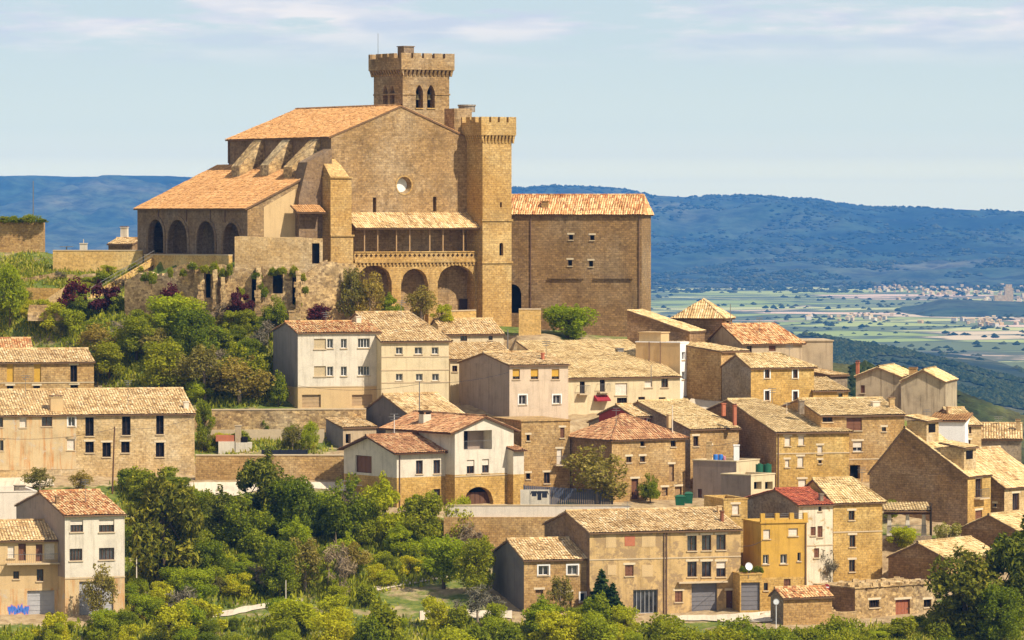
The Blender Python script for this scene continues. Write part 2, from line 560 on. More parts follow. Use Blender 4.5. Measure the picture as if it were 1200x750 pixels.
def opening(H, W, u, z, w, h, sty, add):
    """the fittings of one opening; add(mb, name, mats, parent) links a part"""
    trim = 'T' in sty
    balc = 'B' in sty
    s = STY[sty[0]]
    d = s.get('depth', RV)
    a, b, c, e = u - w / 2, u + w / 2, z - h / 2, z + h / 2
    fw = min(0.06, w * 0.11)
    mb = MB()
    if s['frame']:
        wbox(mb, W, a, a + fw, c, e, d - 0.09, d + 0.01)
        wbox(mb, W, b - fw, b, c, e, d - 0.09, d + 0.01)
        wbox(mb, W, a + fw, b - fw, e - fw, e, d - 0.09, d + 0.01)
        wbox(mb, W, a + fw, b - fw, c, c + fw, d - 0.09, d + 0.01)
        if s['name'] in ('window', 'french_window') and w > 0.55:
            wbox(mb, W, u - fw * 0.45, u + fw * 0.45, c + fw, e - fw, d - 0.08, d + 0.005)
            if w > 1.3:
                for q in (-0.25, 0.25):
                    wbox(mb, W, u + q * w - fw * 0.4, u + q * w + fw * 0.4, c + fw, e - fw, d - 0.08, d + 0.005)
        if s.get('bars'):
            for q in range(1, 6):
                x = a + (b - a) * q / 6
                wbox(mb, W, x - 0.025, x + 0.025, c + fw, e - fw, d - 0.07, d + 0.005)
        root = add(mb, s['name'], s['frame'], None)
        pane = MB()
        wbox(pane, W, a + fw * 0.5, b - fw * 0.5, c + fw * 0.5, e - fw * 0.5, d, d + 0.04)
        nm = {'door': 'door_leaf', 'garage_door': 'door_panel'}.get(s['name'], 'pane')
        if s.get('slats'):
            n = max(3, int(h / 0.45))
            for q in range(n):
                z0 = c + fw + (h - 2 * fw) * q / n
                wbox(pane, W, a + fw, b - fw, z0 + 0.02, z0 + (h - 2 * fw) / n - 0.02, d - 0.035, d - 0.001)
        if nm == 'door_leaf':
            for q in range(4):
                x0 = a + fw + (w - 2 * fw) * q / 4
                wbox(pane, W, x0 + 0.012, x0 + (w - 2 * fw) / 4 - 0.012, c + fw, e - fw, d - 0.03, d - 0.001)
        add(pane, nm, s['pane'], root)
    else:
        mb.face([W.P(a - 0.02, c - 0.02, d), W.P(b + 0.02, c - 0.02, d), W.P(b + 0.02, e + 0.02, d), W.P(a - 0.02, e + 0.02, d)])
        root = add(mb, s['name'], s['pane'], None)
    if s.get('handle'):
        hm = MB()
        wbox(hm, W, b - fw - 0.14, b - fw - 0.08, c + h * 0.42, c + h * 0.42 + 0.14, d - 0.09, d - 0.035)
        add(hm, 'handle', 'metal', root)
    if s.get('sill'):
        sm = MB()
        wbox(sm, W, a - 0.09, b + 0.09, c - 0.11, c - 0.003, -0.10, d - 0.1)
        add(sm, 'sill', 'sill', root)
    if s.get('half'):
        sh = MB()
        hh = (e - c) * s['part']
        n = max(2, int(hh / 0.13))
        for q in range(n):
            z0 = e - hh + hh * q / n
            wbox(sh, W, a + 0.01, b - 0.01, z0 + 0.012, z0 + hh / n - 0.004, d - 0.135, d - 0.1)
        add(sh, 'shutter', s['half'], root)
    if s.get('closed'):
        for x0, x1 in ((a + 0.02, u - 0.015), (u + 0.015, b - 0.02)):
            sh = MB()
            wbox(sh, W, x0, x1, c + 0.02, e - 0.02, d - 0.135, d - 0.1)
            for q in range(3):
                zz = c + h * (0.2 + 0.3 * q)
                wbox(sh, W, x0 + 0.03, x1 - 0.03, zz - 0.05, zz + 0.05, d - 0.16, d - 0.136)
            add(sh, 'shutter', s['closed'], root)
    if trim:
        tm = MB()
        k = 0.15
        wbox(tm, W, a - k, a - 0.002, c - k, e + k, -0.035, 0.05)
        wbox(tm, W, b + 0.002, b + k, c - k, e + k, -0.035, 0.05)
        wbox(tm, W, a - 0.002, b + 0.002, e + 0.002, e + k, -0.037, 0.05)
        add(tm, 'surround', 'frame_white', root)
    elif s['name'] in ('window', 'door') and H['stone']:
        tm = MB()
        wbox(tm, W, a - 0.18, b + 0.18, e + 0.004, e + 0.22, -0.03, 0.06)
        add(tm, 'lintel', 'frame_stone', root)
    if balc:
        bm = MB()
        wbox(bm, W, a - 0.35, b + 0.35, c - 0.16, c - 0.02, -0.75, 0.02)
        bo = add(bm, 'balcony', 'sill', None)
        rm = MB()
        n = int((w + 0.7) / 0.14)
        for q in range(n + 1):
            x = a - 0.33 + (w + 0.66) * q / n
            rm.tube(W.P(x, c - 0.02, -0.7), W.P(x, c + 0.92, -0.7), 0.014, n=4)
        rm.tube(W.P(a - 0.34, c + 0.92, -0.7), W.P(b + 0.34, c + 0.92, -0.7), 0.03, n=4)
        for x in (a - 0.34, b + 0.34):
            rm.tube(W.P(x, c + 0.92, -0.7), W.P(x, c + 0.92, 0), 0.025, n=4)
        add(rm, 'railing', 'metal', bo)


# ------------------------------------------------------------------ tiled roofs
def roof_plane(mb, a, b, c, d, seed=0, col=0.30, row=0.46, amp=0.08, sag=0.05, slab=True):
    """corrugated rows of curved tiles over the quad a-b (eave) d-c (top); material 0 tiles, 1 underside"""
    a, b, c, d = map(Vector, (a, b, c, d))
    U = b - a
    L = U.length
    U.normalize()
    n = U.cross(d - a).normalized() if (d - a).length > 1e-6 else U.cross(c - a).normalized()
    if n.z < 0:
        n = -n
    V = n.cross(U).normalized()
    if V.z < 0:
        V = -V
    du, dv = (d - a).dot(U), (d - a).dot(V)
    cu = (c - a).dot(U)
    T = dv
    if T < 0.05 or L < 0.1:
        return
    nc = max(2, int(round(L / col)))
    per = L / nc
    S = 4
    us = np.arange(nc * S + 1) * (per / S)
    prof = np.array([0.0, 0.7, 1.0, 0.7])
    rng = np.random.RandomState(seed + 11)
    top = np.full_like(us, T)
    if du > 1e-3:
        top = np.minimum(top, T * us / du)
    if cu < L - 1e-3:
        top = np.minimum(top, T * (L - us) / (L - cu))
    nr = max(1, int(math.ceil(T / row)))
    colj = rng.uniform(-0.012, 0.012, nc + 1)
    ph = rng.uniform(0, 99)
    verts, faces, uvs = [], [], []
    for r in range(nr):
        v0, v1 = r * row, min((r + 1) * row + 0.03, T)
        jit = rng.uniform(-0.022, 0.03, nc + 1)
        base = len(verts)
        for k, u in enumerate(us):
            ci = k // S
            h = prof[k % S] * amp + jit[min(ci, nc)] * (1.0 if k % S else 0.3) + colj[min(ci, nc)]
            s = sag * pnoise(Vector((u * 0.35 + ph, r * row * 0.35, seed * 1.7)))
            e0, e1 = min(v0, top[k]), min(v1, top[k])
            p0 = a + U * u + V * e0 + n * (h + 0.035 + s)
            p1 = a + U * u + V * e1 + n * (h + s)
            verts.append((p0.x, p0.y, p0.z))
            verts.append((p1.x, p1.y, p1.z))
            uvs.append((ci + 0.02 + (k % S) * 0.24, r + 0.02))
            uvs.append((ci + 0.02 + (k % S) * 0.24, r + 0.9))
        for k in range(len(us) - 1):
            if top[k] <= v0 and top[k + 1] <= v0:
                continue
            i = base + 2 * k
            ci = k // S
            j = len(verts)
            # own corners so that one tile keeps one colour
            verts.extend([verts[i], verts[i + 2], verts[i + 3], verts[i + 1]])
            q = 0.72 if k % S in (0, 3) else 0.22
            uvs.extend([(ci + q, r + 0.3), (ci + q + 0.06, r + 0.3), (ci + q + 0.06, r + 0.7), (ci + q, r + 0.7)])
            faces.append((j, j + 1, j + 2, j + 3))
    # keep only used vertices
    used = sorted({q for f in faces for q in f})
    rm = {q: k for k, q in enumerate(used)}
    off = 977 * (seed % 97)
    mb.grid([verts[q] for q in used], [tuple(rm[q] for q in f) for f in faces], 0, [(uvs[q][0] + off, uvs[q][1]) for q in used])
    if slab:
        lo = [p - n * 0.16 for p in (a, b, c, d)]
        hi = [p - n * 0.035 for p in (a, b, c, d)]
        if (c - d).length < 0.02:
            lo, hi = lo[:3], hi[:3]
        mb.hexa(lo, hi, 1)


def ridge_caps(mb, p, q, r=0.15):
    p, q = Vector(p), Vector(q)
    L = (q - p).length
    if L < 0.3:
        return
    n = max(1, int(L / 0.45))
    for k in range(n):
        x0, x1 = p.lerp(q, k / n), p.lerp(q, (k + 1.08) / n if k < n - 1 else 1)
        i = len(mb.v)
        mb.tube(x0, x1, r * 1.05, r * 0.86, n=7, m=0, cap=False)
        cnt = 7 * 4
        uvx = random.randint(0, 900) + 0.5
        for z in range(len(mb.uv) - cnt, len(mb.uv)):
            mb.uv[z] = (uvx, 0.5)


def gable_roof(mb, W, Dp, H, Rz, rf, li, ri, ov, seed, back=True, amp=0.08, verge=0.14, sag=0.05):
    """ridge along local x; li / ri: hip insets as fractions of W (0 = gable)"""
    ry = max(0.05, Dp * rf)
    sl = (Rz - H) / ry
    ze = H - ov * sl
    ol = ov if li > 0 else verge
    orr = ov if ri > 0 else verge
    xl, xr = (li * W if li > 0 else -ol), (W - ri * W if ri > 0 else W + orr)
    a, b = (-ol, -ov, ze), (W + orr, -ov, ze)
    c, d = (xr, ry, Rz), (xl, ry, Rz)
    roof_plane(mb, a, b, c, d, seed, amp=amp, sag=sag)
    if rf < 0.98:
        by = Dp + ov
        a2, b2 = (W + orr, by, ze), (-ol, by, ze)
        if li > 0 or ri > 0 or back:
            roof_plane(mb, a2, b2, (xl, ry, Rz - 0.004), (xr, ry, Rz - 0.004), seed + 1, amp=amp, sag=sag)
        if li > 0:
            roof_plane(mb, (-ol, by, ze), (-ol, -ov, ze), (xl, ry, Rz), (xl, ry, Rz), seed + 2, amp=amp, sag=sag)
            ridge_caps(mb, (-ol, -ov, ze + 0.05), (xl, ry, Rz + 0.05), 0.13)
        if ri > 0:
            roof_plane(mb, (W + orr, -ov, ze), (W + orr, by, ze), (xr, ry, Rz), (xr, ry, Rz), seed + 3, amp=amp, sag=sag)
            ridge_caps(mb, (W + orr, -ov, ze + 0.05), (xr, ry, Rz + 0.05), 0.13)
        ridge_caps(mb, d[:2] + (Rz + 0.06,), c[:2] + (Rz + 0.06,))


def front_gable_roof(mb, W, Dp, H, Rz, rx, ov, seed, amp=0.05, vf=0.3):
    sl = (Rz - H) / rx
    ze = H - ov * sl
    sr = (Rz - H) / (W - rx)
    zr = H - ov * sr
    roof_plane(mb, (-ov, Dp + vf, ze), (-ov, -vf, ze), (rx, -vf, Rz), (rx, Dp + vf, Rz), seed, amp=amp)
    roof_plane(mb, (W + ov, -vf, zr), (W + ov, Dp + vf, zr), (rx, Dp + vf, Rz - 0.004), (rx, -vf, Rz - 0.004), seed + 1, amp=amp)
    ridge_caps(mb, (rx, -vf, Rz + 0.06), (rx, Dp + vf, Rz + 0.06))


SEED = [0]
HOUSES = {}
STONES = ('stone', 'stone_gold', 'stone_pale', 'stone_brown', 'stone_rubble', 'stone_grey', 'annex', 'patched')


def house(name, label, th, xl, xc, xr, ye, yb, yr=None, D=None, rf=0.5, li=0, ri=0, roof='gx', wall='stone', rmat='tan_tile',
          win=(), lwin=(), rwin=(), ch=(), dp=None, group=None, band=None, cat='house', ov=0.32, ext=3.0, pipe=(), cord=(),
          root=None, pre='', side=None, zig=None, foot=True, parapet=0.0, amp=0.08, wdp=None, key=None, verge=0.14, cap=None, fascia='eave'):
    SEED[0] += 7
    seed = SEED[0]
    rnd = random.Random(seed)
    if D is None:
        D = depth_of(yb)
    th = R(th)
    c, s = math.cos(th), math.sin(th)
    C = at(xc, ye, D)
    zb = at(xc, yb, D).z
    Mw = Matrix.Translation((C.x, C.y, zb)) @ Matrix.Rotation(th, 4, 'Z')
    q = (xr - 600) / FPX
    Wd = (q * (C.y * CP - C.z * SP) - C.x) / (c - q * s * CP)
    if dp is None:
        q = (xl - 600) / FPX
        dp = (q * (C.y * CP - C.z * SP) - C.x) / (-s - q * c * CP)
    H = C.z - zb
    F = Wall(Mw, (0, 0), (1, 0))
    Lf = Wall(Mw, (0, dp), (0, -1))
    Rt = Wall(Mw, (Wd, 0), (0, 1))
    Bk = Wall(Mw, (Wd, dp), (-1, 0))
    Rz = H
    if yr is not None:
        # height of the ridge, where its left end shows
        if roof == 'gy':
            pk = Mw @ Vector((Wd * rf, 0, 0))
        else:
            pk = Mw @ Vector((max(li, 0) * Wd, dp * rf, 0))
        for _ in range(3):
            r = ray(project(Vector((pk.x, pk.y, zb + Rz)))[0], yr)
            zz = r.z * pk.y / r.y
            Rz = max(H + 0.02, zz - zb)
    if root is None:
        ro = empty(name, Mw, label, cat, group)
        basis = Matrix.Identity(4)
    else:
        ro = root
        basis = root.matrix_world.inverted() @ Mw

    def add(mb, nm, mats, parent):
        if parent is None:
            return mb.build(pre + nm if nm in ('wall', 'roof') else nm, mats, ro, basis)
        return mb.build(nm, mats, parent)

    Hd = dict(stone=wall in STONES, W=Wd, dp=dp, H=H, Rz=Rz, root=ro, Mw=Mw, F=F, L=Lf, R=Rt, add=add, basis=basis)

    def ops_of(wl, lst):
        out = []
        for t in lst:
            x, y, w, h, sty = t[:5]
            u, z = wl.pix(x, y)
            u0, _ = wl.pix(x - w / 2, y)
            u1, _ = wl.pix(x + w / 2, y)
            _, zt = wl.pix(x, y - h / 2)
            _, zl = wl.pix(x, y + h / 2)
            o = dict(u0=min(u0, u1), u1=max(u0, u1), z0=zl, z1=zt, depth=STY[sty[0]].get('depth', RV), sty=sty)
            if len(t) > 5:
                o.update(t[5])
            out.append(o)
        return out

    fo, lo_, ro_ = ops_of(F, win), ops_of(Lf, lwin), ops_of(Rt, rwin)
    mb = MB()
    sidem = 2 if side else 0  # left wall's material, often darker, with its shade put into the colour
    bz = None
    if band:
        bz = F.pix(xc + 1, band[0])[1]
    zt = H if roof != 'flat' else H + parapet
    wall_mesh(mb, F, Wd, -ext, zt, fo, bz, 0, 1)
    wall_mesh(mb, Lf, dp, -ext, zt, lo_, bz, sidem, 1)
    wall_mesh(mb, Rt, dp, -ext, zt, ro_, bz, 0, 1)
    hb = H
    wall_mesh(mb, Bk, Wd, -ext, zt, (), bz, 0, 1)
    ry = dp * rf
    if roof == 'gx':
        if li == 0:
            pts = [(0, dp, H), (0, 0, H), (0, ry, Rz)]
            if rf > 0.98:
                pts = [(0, dp, H), (0, 0, H), (0, dp, Rz)]
            mb.face(pts, sidem)
        if ri == 0:
            pts = [(Wd, 0, H), (Wd, dp, H), (Wd, ry, Rz)]
            if rf > 0.98:
                pts = [(Wd, 0, H), (Wd, dp, H), (Wd, dp, Rz)]
            mb.face(pts, 0)
        if rf > 0.98:
            mb.face([(Wd, dp, H), (0, dp, H), (0, dp, Rz), (Wd, dp, Rz)], 0)
    elif roof == 'gy':
        mb.face([(0, 0, H), (Wd, 0, H), (Wd * rf, 0, Rz)], 0)
        mb.face([(Wd, dp, H), (0, dp, H), (Wd * rf, dp, Rz)], 0)
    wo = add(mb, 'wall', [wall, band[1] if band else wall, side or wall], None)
    Hd['wall'] = wo
    for wl, lst in ((F, fo), (Lf, lo_), (Rt, ro_)):
        for o in lst:
            if o.get('skip'):
                continue
            opening(Hd, wl, (o['u0'] + o['u1']) / 2, (o['z0'] + o['z1']) / 2, o['u1'] - o['u0'], o['z1'] - o['z0'], o['sty'], add)
    rb = MB()
    if roof == 'gx':
        gable_roof(rb, Wd, dp, H + 0.05, Rz + 0.05, rf, li, ri, ov, seed, amp=amp, verge=verge)
    elif roof == 'gy':
        front_gable_roof(rb, Wd, dp, H + 0.05, Rz + 0.05, Wd * rf, ov, seed, amp=amp)
    elif roof == 'flat':
        k = 0.22
        rb.box((k, k, H - 0.25), (Wd - k, dp - k, H - 0.05), 0)
        if parapet > 0:
            # inner faces and coping of the parapet
            for w_, L_ in ((F, Wd), (Lf, dp), (Rt, dp), (Bk, Wd)):
                e = 0.0 if w_ in (F, Bk) else 0.32
                wbox(rb, w_, e - (0.06 if e == 0 else 0), L_ - e + (0.06 if e == 0 else 0), zt + 0.002, zt + 0.12, -0.06, 0.3, 1)
                wbox(rb, w_, 0.31, L_ - 0.31, H - 0.06, zt, 0.2, 0.29, 1)
        else:
            rb.box((-0.12, -0.12, H + 0.004), (Wd + 0.12, dp + 0.12, H + 0.14), 1)
    rmats = [rmat, fascia] if roof != 'flat' else [rmat, cap or wall]
    rob = add(rb, 'roof', rmats, None)
    Hd['roof'] = rob
    # chimneys standing on the front slope
    for cc in ch:
        x, y, w, h, mk = cc[:5]
        if roof == 'flat':
            p0, n_ = Vector((0, 0, H)), Vector((0, 0, 1))
            n_ = Vector((0, -0.2, 1)).normalized()
        elif roof == 'gy':
            p0 = Vector((0, 0, H))
            n_ = Vector((-(Rz - H), 0, Wd * rf)).normalized()
        else:
            p0 = Vector((0, 0, H))
            n_ = Vector((0, -(Rz - H), max(0.05, ry))).normalized()
        q = Mw.inverted() @ hit_plane(x, y, Mw @ p0, Mw.to_3x3() @ n_)
        if roof != 'flat':
            q.y = min(max(q.y, 0.2), ry + 0.5)
        sc = D / FPX
        w2, hh = w * sc / 2, h * sc
        d2 = max(w2 * 0.8, 0.22)
        cb = MB()
        cb.box((q.x - w2, q.y - d2, q.z - 0.7), (q.x + w2, q.y + d2, q.z + hh * 0.86), 0)
        cb.box((q.x - w2 - 0.07, q.y - d2 - 0.07, q.z + hh * 0.86 + 0.003), (q.x + w2 + 0.07, q.y + d2 + 0.07, q.z + hh * 0.86 + 0.09), 0)
        if hh > 0.9:
            for sx in (-1, 1):
                cb.box((q.x + sx * w2 * 0.7 - 0.06, q.y - 0.1, q.z + hh * 0.86 + 0.093), (q.x + sx * w2 * 0.7 + 0.06, q.y + 0.1, q.z + hh - 0.06), 1)
            cb.box((q.x - w2 - 0.04, q.y - d2 - 0.04, q.z + hh - 0.057), (q.x + w2 + 0.04, q.y + d2 + 0.04, q.z + hh + 0.02), 1)
        cb.build('chimney', [mk, 'rust' if mk == 'brick_red' else 'eave'], rob)
    for x in pipe:
        u, _ = F.pix(x, ye)
        pm = MB()
        pm.tube(F.P(u, 0.0, -0.09), F.P(u, H - 0.1, -0.09), 0.055, n=6)
        add(pm, 'downpipe', 'pipe', None)
    for y in cord:
        z = F.pix((xc + xr) / 2, y)[1]
        cm = MB()
        wbox(cm, F, -0.03, Wd + 0.03, z - 0.06, z + 0.06, -0.05, -0.002)
        add(cm, 'ledge', 'sill', None)
    if foot:
        Mi = Mw
        for k in range(7):
            u = Wd * k / 6
            for v in (0.0, -1.3):
                p = Mi @ Vector((u, v, 0))
                FOOT.append((p.x, p.y, p.z - 0.05))
        for k in range(1, 5):
            v = dp * k / 4
            p = Mi @ Vector((0, v, 0.16 * v))
            FOOT.append((p.x, p.y, p.z - 0.1))
    FOOTPRINTS.append((Mw.inverted(), Wd, dp, H + 2, foot))
    if key:
        HOUSES[key] = Hd
    return Hd
# ------------------------------------------------------------------ the village, house by house
# openings: (centre x, centre y, width, height, style) measured on the photograph
# lower left
house('village_house', 'tall white plaster house with grey garage and orange tiled roof at the lower left', 22, 19, 76, 146, 604, 722, 577,
      wall='white', side='pink_grey_shade', rmat='mixed_tile', band=(677, 'old_tan'),
      win=[(90, 616, 15, 15, 'v'), (125, 616, 18, 15, 'v'), (89, 650, 15, 14, 'n'), (125, 649, 18, 14, 'n'), (113, 702, 40, 42, 'G')],
      ch=[(67, 592, 4, 11, 'stone_brown')], cord=[677])
h = house('village_house', 'low old house with a long balcony ledge and blue graffiti beside the tall white house', 14, -60, -30, 73, 634, 722, 612, D=455.3, dp=9.5,
      wall='tan', rmat='tan_tile', band=(691, 'old_tan'), cord=[],
      win=[(26, 647, 9, 20, 'd'), (46, 648, 8, 20, 'd'), (13, 647, 8, 14, 'R'), (58, 646, 12, 18, 'R'), (19, 674, 7, 9, 'n'), (47, 674, 8, 14, 'n'), (48, 707, 32, 30, 'G')],
      key='graffiti')
F = h['F']
u0, z0 = F.pix(7, 660); u1, _ = F.pix(69, 660)
mb = MB(); wbox(mb, F, u0, u1, z0 - 0.14, z0, -0.85, -0.002); bo = h['add'](mb, 'balcony', 'sill', None)
mb = MB()
for k in range(27):
    x = u0 + (u1 - u0) * k / 26
    mb.tube(F.P(x, z0, -0.8), F.P(x, z0 + 0.9, -0.8), 0.013, n=4)
mb.tube(F.P(u0, z0 + 0.9, -0.8), F.P(u1, z0 + 0.9, -0.8), 0.03, n=4)
h['add'](mb, 'railing', 'metal', bo)
mb = MB()
gr = random.Random(5)
ux, _ = F.pix(9, 715); uy, _ = F.pix(33, 715)
zg = F.pix(20, 723)[1]
for k in range(7):          # fat rounded letters, too small in the photograph to be read
    cx = ux + 0.2 + (uy - ux) * k / 7
    for ring, (mi, dd, sc) in enumerate(((1, -0.006, 1.25), (0, -0.011, 1.0))):
        pts = []
        for q in range(10):
            a = 2 * math.pi * q / 10
            rr = (0.21 + 0.06 * math.sin(3 * a + k)) * sc
            pts.append(F.P(cx + rr * math.cos(a) * 0.9, zg + 0.7 + 0.12 * math.sin(k * 2.1) + rr * 1.9 * math.sin(a), dd))
        mb.face(pts, mi)
h['add'](mb, 'graffiti', ['graffiti_blue', 'graffiti_pink'], None)
house('concrete_building', 'plain pale concrete building with flat roof behind the lower left houses', 15, -40, -30, 43, 583, 640, D=480, dp=9, roof='flat', wall='pale_band', parapet=0.5,
      ch=[(23, 578, 12, 10, 'stone_grey')], rmat='concrete')
house('long_farmhouse', 'long low stone farmhouse with dark barn windows behind the wooden pole', 14, -60, -30, 228, 487, 561, 458.5, dp=16, rf=0.5,
      wall='stone_pale', rmat='tan_tile',
      win=[(105, 500, 10, 22, 'k'), (148, 499, 10, 22, 'k'), (187.5, 498, 9, 22, 'k'), (105, 524, 10, 13, 'k'), (125, 527, 10, 17, 'k'), (147, 524, 10, 13, 'k'), (187.5, 527, 10, 17, 'k'),
           (1, 495, 5, 11, 'n'), (27, 495, 8, 12, 'R'), (55, 494, 12, 11, 'n'), (84, 494, 8, 11, 'wT'), (2, 522, 4, 12, 'n'), (83, 521, 9, 13, 'R')],
      ch=[(66, 481, 15, 18, 'tan'), (218, 479, 6, 9, 'white')], key='long')
h = HOUSES['long']; F = h['F']      # the plastered left part of its front
u1, _ = F.pix(89, 500)
mb = MB()
ops = []
for (x, y, w, hh) in [(1, 495, 5, 11), (27, 495, 8, 12), (55, 494, 12, 11), (84, 494, 8, 11), (2, 522, 4, 12), (83, 521, 9, 13)]:
    a, z1 = F.pix(x - w / 2, y - hh / 2); b, z0 = F.pix(x + w / 2, y + hh / 2)
    ops.append(dict(u0=a - 0.01, u1=b + 0.01, z0=z0 - 0.01, z1=z1 + 0.01, depth=0.004))
W2 = Wall(h['Mw'], (0, -0.03), (1, 0))
wall_mesh(mb, W2, u1, 0.9, h['H'] - 0.12, ops, depth=0.03)
mb.face([W2.P(u1, 0.9), W2.P(u1, 0.9, 0.03), W2.P(u1, h['H'] - 0.12, 0.03), W2.P(u1, h['H'] - 0.12)])
h['add'](mb, 'plaster_front', 'old_tan', None)
h = house('village_house', 'stone house with orange shutters right above the long farmhouse roof', 14, -60, -30, 110, 425, 470, 410.5, dp=10,
      wall='stone', rmat='tan_tile',
      win=[(12, 437, 8, 21, 'Y'), (44, 437, 8, 21, 'Y'), (86.5, 438, 8, 20, 'k'), (12, 457, 8, 10, 'k'), (43, 457, 8, 10, 'k'), (87, 456, 9, 10, 'k')], cord=[448.5])
house('village_house', 'small reddish roof at the left edge behind the house with orange shutters', 10, -60, -30, 38, 411, 445, 397.5, D=548, dp=9, wall='stone_pale', rmat='mixed_tile')

# middle row below the church
house('village_house', 'wide white house with a blank shaded side wall and tan garage floor below the church', 17, 320, 349, 446, 390, 479, 378, rf=0.48,
      wall='white', side='grey', rmat='mixed_tile', band=(454, 'tan'), ov=0.25,  # grey side: shade put into the colour of a white wall
      win=[(375, 403, 14, 12, 't'), (403, 402.5, 7, 11, 'w'), (426.5, 402, 14, 11, 'w'), (375, 435, 14, 12, 't'), (403, 435, 7, 11, 'w'), (426.5, 434.5, 14, 11, 'w'),
           (365, 470, 22, 15, 'e'), (424.5, 469, 24, 13, 'e'), (387, 402.5, 7, 11, 'w'), (387, 435, 7, 11, 'w')], cord=[453])
h = house('village_house', 'cream house with six small windows right of the wide white house', 17, 389, 447, 526, 400, 478, 367, D=528.6, ri=0.2, wall='cream', rmat='tan_tile',
      win=[(468, 411, 8, 8, 'w'), (490.5, 411, 9, 8, 'w'), (510, 411, 8, 8, 'w'), (468, 442, 8, 8, 'w'), (491.5, 442, 8, 8, 'w'), (510.5, 442, 8, 8, 'w')], cord=[418, 433.5, 448], ch=[(420, 379, 6, 9, 'white')])
house('village_house', 'cream upper house with one dark window behind the broad hipped roof', 17, 500, 522, 590, 391.5, 440, 375, D=547, rf=0.6, wall='cream', rmat='tan_tile', win=[(543.5, 396.5, 8, 6.5, 'n'), (575, 396, 5, 5, 'n')], ch=[(515, 389, 4, 8, 'tan')])
house('village_house', 'narrow pale house squeezed between the cream house and the pink house', 17, 520, 527.5, 606, 421, 486, 402, D=537.5, rf=1, dp=7.5, wall='cream', rmat='tan_tile', win=[(533, 432, 6, 7, 'n')])
h = house('village_house', 'pink plaster house with yellow upper shutters and a blank gable below the church', 27, 538, 597, 666, 428, 494, 414, wall='pink', side='pink_grey_shade', rmat='tan_tile',
      win=[(605, 438.5, 8.5, 12, 'y'), (626.5, 438.5, 9, 12, 'y'), (651, 438.5, 9, 12, 'y'), (612.5, 468.5, 9, 11, 'wT'), (652.5, 468, 9, 10, 'wT')], lwin=[(550, 482, 11, 6, 'n')], ch=[(636, 422, 2.5, 9, 'brick_red')])
h = house('village_house', 'wide pale tiled house with balconies and a red awning right of the pink house', 25, 606, 666, 797, 443, 485, 400, D=531, rf=1, dp=14, wall='cream', rmat='pale_tile',
      win=[(682.5, 454, 6, 14, 'kB'), (706, 452, 6, 14, 'kB'), (728, 456, 14, 14, 'R'), (779, 449, 8, 10, 'n'), (752, 467.5, 8, 5, 'n'), (776, 468, 8, 5, 'n'), (729, 470, 12, 8, 'k'), (760, 450, 9, 8, 'R')],
      ch=[(726, 413, 8, 5, 'metal')], key='pale')
F = h['F']
u0, z0 = F.pix(696, 470); u1, z1 = F.pix(712, 463)
mb = MB()
mb.hexa([F.P(u0, z0, -0.9), F.P(u1, z0, -0.9), F.P(u1, z0, -0.01), F.P(u0, z0, -0.01)], [F.P(u0, z0 + 0.15, -0.9), F.P(u1, z0 + 0.15, -0.9), F.P(u1, z1, -0.01), F.P(u0, z1, -0.01)])
h['add'](mb, 'awning', 'cloth_red', None)
h = house('tower_house', 'tall tan flat topped house with a narrow white side beside the pale tiled roof', 60, 745, 797, 807, 405, 480, D=539.5, foot=False, roof='flat', wall='bright_white', side='tan', rmat='concrete', parapet=0.3, key='tanhouse',
      win=[(801, 417, 4, 9, 'w'), (801, 440, 4, 9, 'w')])
L = h['L']
u0, z0 = L.pix(746.5, 405); u1, z1 = L.pix(772, 390.5)
mb = MB()
mb.box((0.5, h['dp'] - u1, h['H'] - 0.05), (2.6, h['dp'] - u0, z1), 0)
mb.box((0.4, h['dp'] - u1 - 0.1, z1 + 0.003), (2.7, h['dp'] - u0 + 0.1, z1 + 0.12), 0)
h['add'](mb, 'roof_box', 'tan', None)
for x in (761, 774):
    u, z = L.pix(x, 428)
    mb = MB(); mb.tube(L.P(u, 0.5, -0.08), L.P(u, h['H'] + 0.4, -0.08), 0.05, n=5); h['add'](mb, 'downpipe', 'pipe', None)
house('stone_shed', 'brown stone building whose long sloping roof edge drops beside the church annex', 62, 735, 808, 826, 389, 440, 364, D=546, rf=1, wall='stone_brown', rmat='pale_tile', ov=0.15)
h = house('tower_house', 'square brown tower house with a pyramid roof of striped tiles', 66, 790, 848, 858, 372, 432, 351, D=551, li=0.49, ri=0.49, wall='stone_brown', rmat='tan_tile', ch=[], amp=0.09,
      lwin=[(802, 384, 4, 14, 'o')], win=[(853, 382, 3, 12, 'n')])
house('village_house', 'small low roof with a dark passage between the brown tower house and the tan house', 30, 800, 812, 836, 412, 470, 401, D=541, dp=5, rf=1, wall='stone_brown', rmat='pale_tile', amp=0.08, win=[(822, 440, 14, 40, 'o')])
house('village_house', 'old house with a wide striped roof patched in red at the crest of the hill', 24, 828, 870, 940, 403, 455, 381, D=544, ri=0.12, rf=0.55, wall='concrete', rmat='mixed_tile', amp=0.09, win=[(878, 411, 6, 15, 'n'), (905, 408, 8, 7, 'b')])
house('concrete_building', 'blank square rendered wall block behind the striped red roof', 5, 930, 939, 976, 400, 450, D=549, dp=8, roof='flat', wall='concrete', rmat='concrete')
house('stone_shed', 'small shed with a single pale slope of tiles left of the ochre stone house', 45, 826, 845, 876, 412, 470, 403, D=537, dp=7, rf=1, wall='stone', rmat='pale_tile', win=[(873, 415, 4, 14, 'n')])
